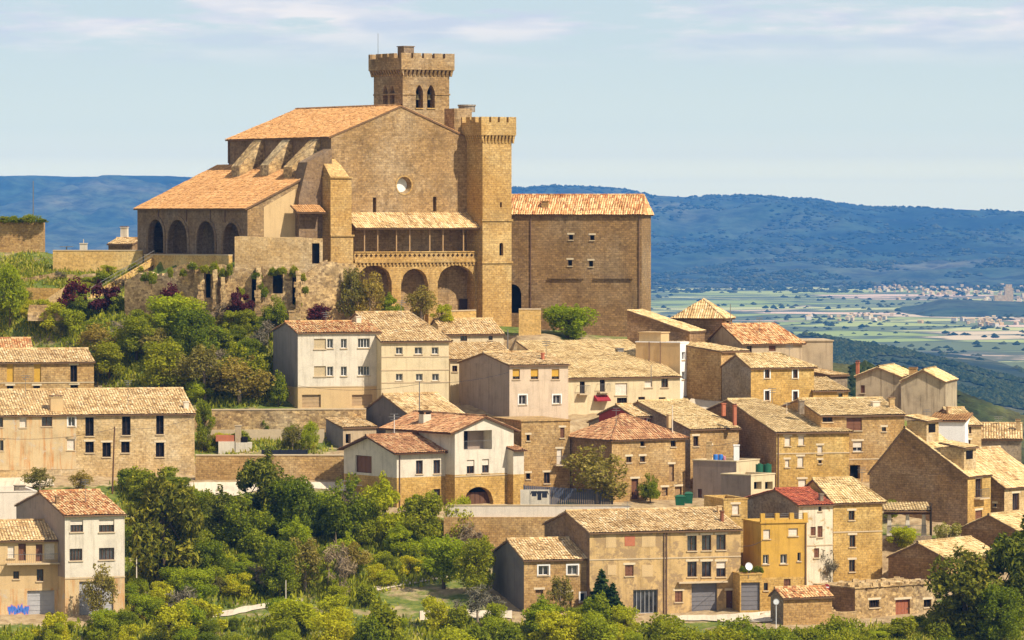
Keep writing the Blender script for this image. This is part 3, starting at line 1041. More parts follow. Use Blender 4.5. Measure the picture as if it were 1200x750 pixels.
h = house('village_house', 'ochre stone house with four white framed windows near the hill crest', 24, 846, 880, 954, 431, 482, 416, D=530, ri=0.3, wall='stone_gold', side='stone_grey', rmat='pale_tile',
      win=[(899, 438, 5.5, 10, 'nT'), (932, 438, 5.5, 10, 'nT'), (899, 463.5, 5.5, 11, 'nT'), (932, 464, 5.5, 11, 'nT')])
house('stone_shed', 'low annex with a pale lean-to roof right of the ochre stone house', 20, 946, 953, 994, 458, 490, 443, D=533, dp=6.5, rf=1, wall='stone_gold', rmat='pale_tile', win=[(985, 464, 5, 6, 'n')])
house('stone_shed', 'ruined grey wall with a small roof stub behind the pale lean-to annex', 40, 950, 972, 993, 440, 470, 432, D=541, dp=6, rf=1, wall='stone_grey', rmat='tan_tile')
h = house('village_house', 'tan rendered house with a low gable and a tall brick chimney at the crest', -16, 990, 1003, 1056, 441, 500, 430.5, D=538, dp=9, roof='gy', rf=0.5, wall='stained', rmat='pale_tile', ov=0.2, ch=[(1014, 441, 3.5, 20, 'brick_red')], win=[(1011, 456, 5, 9, 'b')])
h = house('village_house', 'stained concrete house with a plain gable wall on the right of the crest', -14, 1040, 1056, 1108, 447, 500, 434, D=534, dp=9, roof='gy', rf=0.5, wall='stained', rmat='pale_tile', ov=0.15, ch=[(1080, 440, 9, 12, 'stone')])
h = house('village_house', 'stone house with a roof window and dark brown windows left of the big gable', 17, 905, 962, 1060, 487, 565, 468.5, rf=0.45, wall='stone', rmat='pale_tile',
      win=[(1001, 497, 18, 15, 'b'), (1005, 523, 11, 12, 'r'), (970, 491, 12, 7, 'n'), (1002, 553, 12, 16, 'o'), (985, 520, 6, 8, 'n'), (1036, 503, 5, 5, 'n')], ch=[(939, 478, 6, 9, 'stone_grey'), (1045, 479, 6, 14, 'stone_pale'), (1026, 477, 9, 7, 'white')], cord=[538])
h = house('village_house', 'big stone house with eight pale blinds and a long roof running up to the left', 17, 800, 910, 995, 507, 578, 469, D=499, ri=0.62, rf=0.5, wall='stone_gold', side='stone_brown', rmat='pale_tile',
      win=[(923, 517, 7, 11, 'R'), (939, 516, 7, 11, 'R'), (961, 527, 6, 10, 'R'), (922.5, 543, 5, 9, 'R'), (938, 541, 7, 12, 'R'), (940, 566, 9, 9, 'R'), (961, 541, 4, 4, 'n')],
      pipe=[912], cord=[531], ch=[(861, 491, 3.5, 18, 'brick_red'), (848, 480, 4, 8, 'brick_red')])
h = house('village_house', 'stone house with one brown window beside the roof terrace with blue barrels', 30, 690, 809, 866, 503, 572, 471, D=503, rf=0.5, wall='stone', side='stone_grey', rmat='pale_tile',
      win=[(815.5, 517, 6, 12, 'n'), (832, 530, 4, 16, 'p')], ch=[(784, 494, 4, 9, 'tan')])
house('village_house', 'dark red painted house under a tan roof behind the hip roofed stone house', 30, 702, 744, 790, 488, 560, 475, D=509, rf=0.5, wall='red', rmat='tan_tile', win=[(751, 494, 5, 7, 'wT'), (761, 494.5, 4, 7, 'wT')])
h = house('village_house', 'square stone house with a red hipped roof and a wooden door behind the olive tree', 31, 664, 717, 803, 515, 588, 487, D=495, li=0.42, ri=0.5, wall='stone', side='stone_brown', rmat='red_tile', band=None,
      win=[(753, 520, 5, 6, 'k'), (789, 520, 6, 7, 'k'), (737, 538.5, 6, 7, 'n'), (753, 538, 6, 7, 'n'), (787, 554, 6, 20, 'p'), (744, 573, 8, 24, 'd'), (779, 576, 7, 10, 'p'), (795, 579, 8, 18, 'p')], cord=[])
h = house('village_house', 'narrow stone house with a small balcony between the white villa and the red hipped roof', 20, 600, 611, 668, 494, 582, D=500, dp=9, roof='flat', wall='stone', rmat='concrete',
      win=[(619, 513, 4, 7, 'k'), (659, 507, 5, 12, 'b'), (655.5, 535, 6, 18, 'RB'), (619, 558, 5, 7, 'k'), (641, 560, 7, 13, 'n')])
# the white villa: main block, front wing, side wing
h = house('villa', 'white villa with stone ground floor, arched doorway, loggia and terracotta roofs above the green slope', 35, 452, 533, 602, 505, 594, 488.5, D=494, roof='gy', rf=0.5, wall='white', rmat='red_tile', band=(556.5, 'stone_gold'), ov=0.75, key='villa', fascia='wood',
      win=[(560, 515, 33, 24, 'o', dict(depth=1.6, sty='o', skip=True)), (551.5, 547, 9, 16, 'v'), (569, 546, 8, 16, 'v'), (561, 581, 34, 21, 'o', dict(arch='round', depth=0.8, skip=True, rise=1.55))],
      ch=[], cord=[557])
F = h['F']
mb = MB()
u0, z0 = F.pix(543, 527.5); u1, z1 = F.pix(577, 502.5)
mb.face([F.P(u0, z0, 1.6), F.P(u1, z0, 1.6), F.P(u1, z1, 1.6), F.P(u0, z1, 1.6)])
lg = h['add'](mb, 'loggia', 'pink_grey_shade', None)
mb = MB(); um = u0 + (u1 - u0) * 0.42
wbox(mb, F, u0 + 0.1, um, z0, z1 - 0.25, 1.5, 1.59); h['add'](mb, 'glass_door', 'void', lg)
mb = MB(); wbox(mb, F, u0 + 0.05, u0 + 0.75, z0, z1 - 0.2, 1.40, 1.49); h['add'](mb, 'shutter', 'shut_brown', lg)
mb = MB()
for k in range(22):
    x = u0 + (u1 - u0) * (k + 0.5) / 22
    mb.tube(F.P(x, z0, 0.1), F.P(x, z0 + 0.95, 0.1), 0.012, n=4)
mb.tube(F.P(u0, z0 + 0.95, 0.1), F.P(u1, z0 + 0.95, 0.1), 0.03, n=4)
h['add'](mb, 'railing', 'metal', lg)
mb = MB()
u0, z0 = F.pix(543.5, 592); u1, z1 = F.pix(578.5, 570)
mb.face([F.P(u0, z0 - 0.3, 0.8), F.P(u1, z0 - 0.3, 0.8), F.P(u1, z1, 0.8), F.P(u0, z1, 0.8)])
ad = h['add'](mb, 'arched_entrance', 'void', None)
mb = MB()
for k in range(6):
    x0 = u0 + (u1 - u0) * k / 6
    wbox(mb, F, x0 + 0.03, x0 + (u1 - u0) / 6 - 0.03, z0 - 0.3, z1 - 0.6, 0.72, 0.79)
h['add'](mb, 'door_leaf', 'wood', ad)
mb = MB()
p0 = h['root'].matrix_world.inverted() @ at(498, 502, 501.5)
mb.box((p0.x - 0.5, p0.y - 0.45, p0.z - 1.2), (p0.x + 0.5, p0.y + 0.45, p0.z + 1.55), 0)
mb.box((p0.x - 0.56, p0.y - 0.5, p0.z + 1.75), (p0.x + 0.56, p0.y + 0.5, p0.z + 1.95), 1)
for sx in (-0.42, 0.42):
    mb.box((p0.x + sx - 0.07, p0.y - 0.4, p0.z + 1.553), (p0.x + sx + 0.07, p0.y + 0.4, p0.z + 1.747), 1)
h['add'](mb, 'chimney', ['white', 'dark_wood'], h['roof'])
house('', None, 35, 403, 465, 523, 530, 594, 511, D=491.9, rf=0.5, wall='white', rmat='red_tile', band=(560, 'stone_gold'), ov=0.55, verge=0.6, fascia='wood', root=HOUSES['villa']['root'], pre='wing_', side='white',
      win=[(491.5, 547.5, 8, 16, 'n'), (512, 547, 8, 16, 'n'), (512, 582, 8, 18, 'n')], lwin=[(426, 544, 19, 20, 'd')], pipe=[468])
house('', None, 35, 596, 601.5, 614, 527, 594, 512, D=497.0, rf=1, dp=6, wall='white', rmat='red_tile', band=(556, 'stone_gold'), ov=0.5, fascia='wood', root=HOUSES['villa']['root'], pre='wing_')
house('stone_shed', 'shed with a shaded gable and a long tan roof behind the white villa', 32, 421, 485, 548, 490, 530, 463, D=512, rf=0.55, wall='concrete', side='gable_shade', rmat='tan_tile')
house('garden_shed', 'small grey garden shed with a lean-to tiled roof on the walled terrace', 28, 382, 402, 441, 501, 526, 490, D=513.5, rf=1, wall='concrete', side='grey', rmat='tan_tile', ov=0.25, win=[(408, 514, 6, 11, 'o')])

# roof terrace, yellow house and neighbours
h = house('terrace_house', 'grey rendered flat roofed house with a roof terrace and barrels below the big stone house', 58, 812, 863, 890, 544, 592, D=496, roof='flat', wall='cream', side='pink_grey_shade', rmat='concrete', parapet=0.25, win=[(872, 559, 5, 9, 'n')], lwin=[(820, 580, 5, 14, 'd')], key='terrace')
house('terrace_house', 'low grey and cream block with openings in front of the roof terrace house', 50, 845, 880, 908, 562, 600, D=488.5, roof='flat', wall='cream', side='pink_grey_shade', rmat='concrete', parapet=0.4, win=[(888, 569, 9, 9, 'o'), (901, 569, 9, 9, 'o')])
h = house('village_house', 'peeling cream house with a deep red roof behind the yellow house', 25, 872, 936, 976, 592, 694, 574, D=467.5, rf=0.42, wall='peeling', side='stone_grey', rmat='deep_red_tile',
      win=[(953, 622.5, 6, 10, 'b'), (961, 623, 6, 13, 'b'), (957, 648, 6, 11, 'b'), (961, 596, 4, 6, 'n')], ch=[(962, 588, 4, 10, 'stone_grey')], cord=[639])
h = house('village_house', 'tall ochre stone house with three stacked windows right of the peeling house', 22, 930, 976.5, 1034, 589, 686, 562, D=470, rf=0.5, ri=0.2, wall='stone_gold', rmat='pale_tile',
      win=[(998, 604, 7, 11, 'n'), (999, 634, 7, 14, 'n'), (998.5, 663, 7, 14, 'n')], cord=[623])
h = house('yellow_house', 'mustard yellow house with a crenellated roof terrace and white roller blinds', 17, 871, 892, 945.5, 613.5, 716, D=461, roof='flat', wall='yellow', rmat='concrete', band=(677, 'stone_gold'), key='yellow',
      win=[(898.5, 626, 8, 11, 'R'), (929.5, 623.5, 11, 9, 'R'), (897.5, 655.5, 7, 11, 'w'), (918.5, 655, 8, 11, 'w'), (936.5, 652.5, 4, 10, 'w'), (897.5, 687.5, 5, 9, 'n'), (922.5, 684.5, 8, 12, 'b')], pipe=[944])
F = h['F']
mb = MB()
wbox(mb, F, 0, h['W'], h['H'] + 0.146, h['H'] + 0.36, -0.03, 0.3)
pp = h['add'](mb, 'parapet', 'yellow', None)
for x in (894, 911, 928, 944):
    mb = MB(); u, z = F.pix(x, 600); wbox(mb, F, u - 0.22, u + 0.22, h['H'] + 0.145, h['H'] + 1.0, -0.05, 0.3); h['add'](mb, 'pier', 'yellow', pp)
mb = MB()
us = [F.pix(x, 600)[0] for x in (894, 911, 928, 944)]
for a, b in zip(us, us[1:]):
    for z in (0.55, 0.75, 0.93):
        mb.tube(F.P(a + 0.22, h['H'] + z, 0.15), F.P(b - 0.22, h['H'] + z, 0.15), 0.025, n=4)
h['add'](mb, 'railing', 'metal', None)
house('village_house', 'narrow ochre stone annex with one white blind behind the left of the yellow house', 17, 838, 848, 876, 588, 700, D=468.5, dp=6, roof='flat', wall='stone_gold', rmat='concrete', parapet=0.2, win=[(862, 597, 8, 12, 'R')])
h = house('garage_building', 'low stone garage with grey door and potted plants below the yellow house', 12, 862, 867, 893, 675, 717, D=458.5, dp=4, roof='flat', wall='stone_gold', rmat='concrete', parapet=0.12, win=[(879.5, 699, 22, 33, 'g')])
# the big barn and the small barn
h = house('stone_barn', 'long stone barn house with six shuttered windows, garage and glazed door at the lower centre', 18, 638, 691, 868, 624, 722, 600, D=456.5, wall='patched', side='church_shade', rmat='tan_tile', key='barn',
      win=[(811, 636.5, 11, 18, 'n'), (828, 636, 11, 18, 'n'), (845, 635.5, 11, 18, 'n'), (811, 667, 11, 18, 'n'), (828, 667, 11, 18, 'n'), (845, 667, 11, 18, 'v'),
           (825.5, 702, 30, 38, 'g'), (855, 705, 8, 26, 'd'), (795.5, 699, 9, 13, 'b'), (737.5, 668.5, 10, 13, 'b'), (756.5, 705, 29, 28, 'c')],
      pipe=[778, 781], cord=[654], ch=[(846, 612, 3, 14, 'rust'), (843, 602, 5, 10, 'tan')])
F = h['F']
mb = MB()
u0, z0 = F.pix(783, 700); u1, z1 = F.pix(868, 640)
mats = ['stone_gold']
for x0, x1, y0, y1, m in ((710, 722, 626, 642, 0), (732, 744, 628, 640, 1), (752, 768, 627, 641, 0), (712, 722, 662, 674, 0), (752, 765, 662, 676, 0)):
    a, za = F.pix(x0, y1); b, zb_ = F.pix(x1, y0)
    mb = MB(); wbox(mb, F, a, b, za, zb_, -0.025, 0.02); h['add'](mb, 'blocked_opening', ['tan', 'brick_red'][m], None)
mb = MB()
zz = F.pix(825, 682)[1]
wbox(mb, F, F.pix(794, 680)[0], F.pix(851, 680)[0], zz - 0.08, zz + 0.08, -0.5, -0.002)
h['add'](mb, 'canopy_ledge', 'sill', None)
house('stone_barn', 'small stone barn with two white framed windows left of the long barn', 17, 577, 614, 691, 656, 718, 633, D=455.5, wall='stone', side='gable_shade', rmat='tan_tile', band=None,
      win=[(637, 668.5, 12, 11, 'wT'), (671, 668, 12, 11, 'wT'), (632, 703, 9, 24, 'p'), (663, 705, 14, 22, 'p'), (683, 700, 6, 10, 'wT')])
# hut, ruin and gable barn at the lower right
h = house('stone_hut', 'tiny stone hut with a mossy orange tiled roof beside the street', 20, 903, 918, 975, 700, 733, 690, D=447, rf=0.6, wall='stone', side='stone_grey', rmat='mixed_tile', ov=0.35)
h = house('ruined_building', 'low roofless stone ruin with a rust brown door and crumbling top', 38, 974, 1002, 1098, 690, 724, D=452, roof='flat', dp=6, wall='stone_rubble', side='stone_brown', rmat='stone_grey', cap='stone_rubble', win=[(1024.5, 707.5, 12, 9, 'k'), (1058, 713, 17, 21, 'D'), (1087, 707, 9, 9, 'k')], key='ruin')
mb = MB()
rr = random.Random(3)
for k in range(70):
    x = rr.uniform(0.2, h['W'] - 0.2); y = rr.choice([rr.uniform(-0.1, 0.5), rr.uniform(0.3, 5)])
    s = rr.uniform(0.12, 0.34)
    mb = MB(); mb.box((-s, -s * 0.8, -0.1), (s, s * 0.8, s * 1.1), 0, Matrix.Translation((x, y, h['H'] + 0.12)) @ Matrix.Rotation(rr.uniform(0, 3), 4, 'Z') @ Matrix.Rotation(rr.uniform(-.3, .3), 4, 'X')); h['add'](mb, 'loose_stone', 'stone_pale', h['roof'])
house('stone_barn', 'brown stone barn gable with a bright pale roof behind the ruin', 52, 1041, 1111, 1172, 656, 690, 636.5, D=466, rf=0.5, wall='stone', side='stone_brown', rmat='pale_tile', ov=0.2)
house('village_house', 'brown rendered gable with a pale roof above the pines at the right edge', 55, 1126, 1192, 1240, 622, 650, 604, D=478, rf=0.5, wall='stone_brown', side='stone_brown', rmat='pale_tile', ov=0.2)
h = house('village_house', 'very large brown stone gable house with dormers and a narrow sunlit front on the right', 58, 1019, 1134, 1161, 558, 618, 502, D=486, rf=0.64, wall='stone_gold', side='stone_brown', rmat='pale_tile', ov=0.25, verge=0.08, key='gable',
      win=[(1147, 572, 8, 22, 'nB'), (1147, 604, 8, 12, 'b')])
Lw = h['L']
for (xa, xb, yt, ybm) in ((1061, 1084, 493, 512), (1100, 1128, 524, 545)):
    mb = MB()
    ua, za = Lw.pix(xa, yt); ub, zb_ = Lw.pix(xb, ybm)
    y0, y1 = h['dp'] - ub, h['dp'] - ua
    mb.box((0.35, y0, zb_ - 1.8), (3.2, y1, za), 0)
    dm = h['add'](mb, 'dormer', ['stone_pale'], h['roof'])
    mb = MB()
    roof_plane(mb, (0.1, y0 - 0.3, za + 0.0), (3.45, y0 - 0.3, za + 0.0), (3.45, y1 + 0.1, za + 0.5), (0.1, y1 + 0.1, za + 0.5), 5)
    mb.box((0.8, y0 - 0.02, za - 1.25), (2.4, y0 - 0.001, za - 0.35), 2)
    o = mb.build('dormer_roof', ['pale_tile', 'eave', 'void'], h['roof'])
h = house('village_house', 'bright white house front under an orange roof behind the large brown gable', -12, 1075, 1088, 1131, 493, 540, 484, D=512, dp=7, rf=1, wall='bright_white', rmat='orange_tile', ov=0.2)
house('village_house', 'tan house with a pale overhanging roof right of the bright white front', 20, 1085, 1127, 1150, 498, 545, 479, D=514, rf=0.5, wall='stone_pale', rmat='pale_tile', win=[(1135, 520, 5, 9, 'n'), (1137, 503, 3, 10, 'n')], ch=[(1112, 484, 5, 8, 'stone_pale')])
house('village_house', 'dark stone house with a striped tile roof at the right edge of the crest', -6, 1135, 1147, 1197, 514, 560, 497, D=516, dp=8, rf=0.6, wall='stone_grey', rmat='tan_tile', amp=0.09, ch=[(1193, 505, 5, 14, 'stone_pale')])
house('village_house', 'house with a long pale roof sweeping down to the right edge of the village', 50, 1090, 1177, 1225, 571, 625, 528, D=499, rf=0.62, wall='stone_pale', side='stone_brown', rmat='tan_tile', win=[(1190.5, 588, 8, 20, 'n')], lwin=[(1166, 592, 3, 4, 'k')])
# ------------------------------------------------------------------ the fortress church
TH = R(32)
CD = 560.0
C0 = at(387, 375, CD)
zb = at(387, 385, CD).z
CM = Matrix.Translation((C0.x, C0.y, zb)) @ Matrix.Rotation(TH, 4, 'Z')
CI = CM.inverted()
church = empty('church', CM, 'fortress church of brown stone with orange roof, round window and battlemented towers crowning the hill', 'church')


def cadd(mb, nm, mats, parent=None, smooth=False):
    return mb.build(nm, mats, church if parent is None else parent, smooth=smooth)


def wl(y=0.0, x0=-40.0):
    """front-parallel wall plane of the church at local y (u runs along x, u=0 at x0)"""
    return Wall(CM, (x0, y), (1, 0))


def cpt(px, py, y=0.0):
    u, z = wl(y).pix(px, py)
    return u - 40.0, z


xL, zE = cpt(388, 160)
xR, _ = cpt(549, 160)
xK, zR = cpt(470, 124.5)
WN = xR - xL
# nave length: where the left eave ends on the photograph
sidew = Wall(CM, (xL, 0), (0, 1))
NL = None
q = CI @ hit_plane(268, 160, CM @ Vector((xL, 0, zE)), CM.to_3x3() @ Vector((1, 0, 0)))
NL = q.y
FR = Wall(CM, (xL, 0), (1, 0))
LF = Wall(CM, (xL, NL), (0, -1))


def fop(px, py, w, h, **k):
    a, z1 = FR.pix(px - w / 2, py - h / 2)
    b, z0 = FR.pix(px + w / 2, py + h / 2)
    return dict(u0=a, u1=b, z0=z0, z1=z1, **k)


mb = MB()
slits = [fop(439, 240, 4, 17, depth=0.8), fop(509.5, 239, 4, 17, depth=0.8)]
rose_u, rose_z = FR.pix(473.5, 217)
rr_ = 1.05
rose = dict(u0=rose_u - 1.5, u1=rose_u + 1.5, z0=rose_z - 1.5, z1=rose_z + 1.5, depth=0.0)
wall_mesh(mb, FR, WN, -4, zE, slits + [rose], depth=0.8)
# round window: ring of wall between a square and a circle, then a deep splayed reveal
N = 24
for k in range(N):
    a0, a1 = 2 * math.pi * k / N, 2 * math.pi * (k + 1) / N
    def sq(a):
        c, s = math.cos(a), math.sin(a)
        m = max(abs(c), abs(s))
        return rose_u + 1.5 * c / m, rose_z + 1.5 * s / m
    def ci(a, r):
        return rose_u + r * math.cos(a), rose_z + r * math.sin(a)
    mb.face([FR.P(*ci(a0, rr_)), FR.P(*ci(a1, rr_)), FR.P(*sq(a1)), FR.P(*sq(a0))])
    mb.face([FR.P(*ci(a0, rr_)), FR.P(*ci(a0, rr_ * 0.8), 0.75), FR.P(*ci(a1, rr_ * 0.8), 0.75), FR.P(*ci(a1, rr_))])
mb.face([(xL, 0, zE), (xR, 0, zE), (xK, 0, zR)])
wall_mesh(mb, Wall(CM, (xR, 0), (0, 1)), NL, -4, zE)
wall_mesh(mb, Wall(CM, (xR, NL), (-1, 0)), WN, -4, zE)
mb.face([(xR, NL, zE), (xL, NL, zE), (xK, NL, zR)])
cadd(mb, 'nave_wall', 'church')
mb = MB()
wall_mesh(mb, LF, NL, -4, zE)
cadd(mb, 'nave_side_wall', 'church_shade')
mb = MB()
mb.face([FR.P(*ci(2 * math.pi * k / N, rr_ * 0.81), 0.74) for k in range(N)])
rw = cadd(mb, 'rose_window', 'alabaster')
mb = MB()
for k in range(N):
    a0, a1 = 2 * math.pi * k / N, 2 * math.pi * (k + 1) / N
    mb.face([FR.P(*ci(a0, rr_), -0.05), FR.P(*ci(a1, rr_), -0.05), FR.P(*ci(a1, rr_ * 1.16), -0.05), FR.P(*ci(a0, rr_ * 1.16), -0.05)])
    mb.face([FR.P(*ci(a0, rr_ * 1.16), -0.05), FR.P(*ci(a1, rr_ * 1.16), -0.05), FR.P(*ci(a1, rr_ * 1.16), 0.02), FR.P(*ci(a0, rr_ * 1.16), 0.02)])
cadd(mb, 'window_ring', 'church_gold', rw)
for s in slits:
    mb = MB()
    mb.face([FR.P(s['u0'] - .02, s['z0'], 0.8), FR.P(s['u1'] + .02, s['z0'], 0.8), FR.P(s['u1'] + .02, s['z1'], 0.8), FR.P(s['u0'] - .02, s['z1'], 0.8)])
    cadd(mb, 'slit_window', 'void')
mb = MB()
sl = (zR - zE) / (xK - xL)
ov = 0.4
roof_plane(mb, (xL - ov, NL + .3, zE + .08 - ov * sl), (xL - ov, -0.12, zE + .08 - ov * sl), (xK, -0.12, zR + .08), (xK, NL + .3, zR + .08), 301, sag=0.02)
sr = (zR - zE) / (xR - xK)
roof_plane(mb, (xR + ov, -0.12, zE + .08 - ov * sr), (xR + ov, NL + .3, zE + .08 - ov * sr), (xK, NL + .3, zR + .076), (xK, -0.12, zR + .076), 302, sag=0.02)
ridge_caps(mb, (xK, -0.1, zR + .14), (xK, NL + .3, zR + .14), 0.18)
cadd(mb, 'nave_roof', ['orange_tile', 'eave'])
# side aisle with the open arcade on its left
y_a = 0.0
xA, zAe = cpt(290, 243.5)
Ws = Wall(CM, (xA, NL + 0.6), (0, -1))       # arcaded wall, u from the back to the front
AL = (CI @ hit_plane(161, 240, CM @ Vector((xA, 0, 0)), CM.to_3x3() @ Vector((1, 0, 0)))).y
Ws = Wall(CM, (xA, AL), (0, -1))
zAt = zAe + 5.0
q = CI @ hit_plane(268, 194, CM @ Vector((xL, 0, 0)), CM.to_3x3() @ Vector((1, 0, 0)))
zAt = q.z
aisle_fl = Ws.pix(225, 297)[1]
arch = []
for x0, x1, yt in ((174, 192, 257), (197, 220, 257.5), (231, 252, 259), (262, 281, 261)):
    a, z1 = Ws.pix(x0, yt)
    b, _ = Ws.pix(x1, yt)
    arch.append(dict(u0=a, u1=b, z0=aisle_fl, z1=z1, arch='round', depth=0.7))
mb = MB()
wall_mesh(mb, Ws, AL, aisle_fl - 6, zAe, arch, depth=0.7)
cadd(mb, 'arcade_wall', 'church_shade')
mb = MB()
# front wall of the aisle, sloping top
mb.face([(xA, 0, aisle_fl - 6), (xL, 0, aisle_fl - 6), (xL, 0, zAt), (xA, 0, zAe)])
cadd(mb, 'aisle_wall', 'church')
mb = MB()
mb.face([(xL, AL, aisle_fl - 6), (xA, AL, aisle_fl - 6), (xA, AL, zAe), (xL, AL, zAt)])
cadd(mb, 'aisle_back_wall', 'church')
mb = MB()
pa = cpt(309, 262)[0]
pb = cpt(346, 262)[0]
zt = [zAe + (zAt - zAe) * (x - xA) / (xL - xA) - 0.75 for x in (pa, pb)]
mb.hexa([(pa, -0.04, -1), (pb, -0.04, -1), (pb, 0.02, -1), (pa, 0.02, -1)], [(pa, -0.04, zt[0] - 0.2), (pb, -0.04, zt[1]), (pb, 0.02, zt[1]), (pa, 0.02, zt[0] - 0.2)])
cadd(mb, 'plaster_panel', 'tan')
mb = MB()
mb.box((xA + 3.6, 0.3, aisle_fl - 0.4), (xA + 3.9, AL - 0.3, zAe + 1.2))
mb.box((xA - 0.1, 0.05, aisle_fl - 0.5), (xA + 3.6, AL - 0.3, aisle_fl - 0.02))
cadd(mb, 'arcade_back_wall', 'church_shade')
for o in arch:
    uc, ra = (o['u0'] + o['u1']) / 2, (o['u1'] - o['u0']) / 2
    mb = MB()
    Nn = 12
    zs = o['z1'] - ra
    for k in range(Nn):
        a0, a1 = math.pi * k / Nn, math.pi * (k + 1) / Nn
        p = [Ws.P(uc + r * math.cos(a), zs + r * math.sin(a), -0.1) for a, r in ((a0, ra), (a1, ra), (a1, ra + 0.45), (a0, ra + 0.45))]
        p2 = [Ws.P(uc + r * math.cos(a), zs + r * math.sin(a), 0.02) for a, r in ((a0, ra), (a1, ra), (a1, ra + 0.45), (a0, ra + 0.45))]
        mb.hexa(p2, p)
    for sx in (-1, 1):
        u0 = uc + sx * (ra + 0.22)
        wbox(mb, Ws, u0 - 0.2, u0 + 0.2, aisle_fl, zs, -0.1, 0.02)
    cadd(mb, 'arch_moulding', 'church_shade')
for px in (186, 219, 247, 264):
    u, z = Ws.pix(px, 250)
    mb = MB(); mb.tube(Ws.P(u, zAe - 0.2, -0.08), Ws.P(u, zAe - 1.7, -0.08), 0.06, n=5); cadd(mb, 'downpipe', 'pipe')
mb = MB()
sla = (zAt - zAe) / (xL - xA)
roof_plane(mb, (xA - 0.45, AL + .3, zAe + .08 - .45 * sla), (xA - 0.45, -0.25, zAe + .08 - .45 * sla), (xL - 0.01, -0.25, zAt + .08), (xL - 0.01, AL + .3, zAt + .08), 303, sag=0.03)
cadd(mb, 'aisle_roof', ['orange_tile', 'eave'])
# flying buttresses climbing from the aisle roof to the nave wall
for k, (ptop, pbot, big) in enumerate(((305, 276, 0), (338, 310, 0), (371, 337, 1))):
    qq = CI @ hit_plane(ptop, 165, CM @ Vector((xL, 0, 0)), CM.to_3x3() @ Vector((1, 0, 0)))
    yy, zt_ = qq.y, qq.z
    Wb = wl(yy)
    xb = cpt(pbot, 203, yy)[0]
    zrf = zAe + (zAt - zAe) * (xb - xA) / (xL - xA)
    zb0 = zrf + (1.45 if not big else 1.5)
    mb = MB()
    t2 = 1.05
    lo = [(xb, yy - t2, zrf - 0.6), (xL + 0.05, yy - t2, zAt - 0.4), (xL + 0.05, yy + t2, zAt - 0.4), (xb, yy + t2, zrf - 0.6)]
    hi = [(xb, yy - t2, zb0), (xL + 0.05, yy - t2, zt_ + 0.5), (xL + 0.05, yy + t2, zt_ + 0.5), (xb, yy + t2, zb0)]
    mb.hexa(lo, hi)
    cadd(mb, 'flying_buttress', 'stone_rubble')
    if big:
        mb = MB()
        xb2 = cpt(346, 230, 0.0)[0]
        mb.box((xb2, -0.9, -6), (xL - 0.4, 0.5, zAe + 1.2))
        mb.hexa([(xb2, -0.9, zAe + 1.2), (xL - 0.4, -0.9, zAe + 1.2), (xL - 0.4, 1.4, zAe + 1.2), (xb2, 1.4, zAe + 1.2)],
                [(xb2 + 1.2, -0.9, zAe + 5.5), (xL - 0.4, -0.9, zE - 1.5), (xL - 0.4, 1.4, zE - 1.5), (xb2 + 1.2, 1.4, zAe + 5.5)])
        cadd(mb, 'buttress', 'church_shade')
for px in (268.5, 309, 341.5, 372.5):
    q = CI @ hit_plane(px, 170, CM @ Vector((xL, 0, 0)), CM.to_3x3() @ Vector((1, 0, 0)))
    mb = MB(); mb.tube((xL - 0.1, q.y, zE - 0.1), (xL - 0.1, q.y, zAt + 0.3), 0.09, n=5); cadd(mb, 'downpipe', 'pipe')
# small lean-to roof and door in the corner
mb = MB()
x0, z0 = cpt(343, 249, -1.5); x1, z1 = cpt(377, 237, -1.5)
roof_plane(mb, (x0, -2.6, z0), (x1, -2.6, z0), (x1, -0.92, z0 + 0.9), (x0, -0.92, z0 + 0.9), 304)
cadd(mb, 'lean_to_roof', ['orange_tile', 'eave'])
# corner buttress at the left of the front, in three stages
bx0, bx1 = cpt(386.5, 250, -3.0)[0], cpt(414.5, 250, -3.0)[0]
z_a, z_b, z_c = cpt(400, 208, -2.6)[1], cpt(400, 276, -2.6)[1], cpt(400, 310, -2.6)[1]
zt0 = cpt(400, 194, -0.5)[1]
mb = MB()
mb.box((bx0, -3.2, -4), (bx1, 0.02, z_c))
mb.box((bx0 + 0.1, -3.05, z_c + .005), (bx1 - 0.1, 0.02, z_b))
mb.box((bx0 + 0.18, -2.85, z_b + .005), (bx1 - 0.2, 0.02, z_a))
mb.box((bx0 - 0.08, -3.4, z_c - 0.12), (bx1 + 0.08, -2.0, z_c + 0.14))
mb.box((bx0 + 0.02, -3.22, z_b - 0.1), (bx1, -2.0, z_b + 0.1))
mb.box((bx0 + 0.06, -3.02, z_a - 0.1), (bx1 - 0.1, 0.01, z_a + 0.08))
mb.hexa([(bx0 + 0.2, -2.8, z_a + .085), (bx1 - 0.5, -2.8, z_a + .085), (bx1 - 0.6, 0.01, z_a + .085), (bx0 + 0.3, 0.01, z_a + .085)],
        [(bx0 + 0.3, -1.2, zt0), (bx1 - 0.7, -1.2, zt0), (bx1 - 0.9, 0.01, zt0 + 0.8), (bx0 + 0.5, 0.01, zt0 + 0.8)])
cadd(mb, 'corner_buttress', 'church_gold')
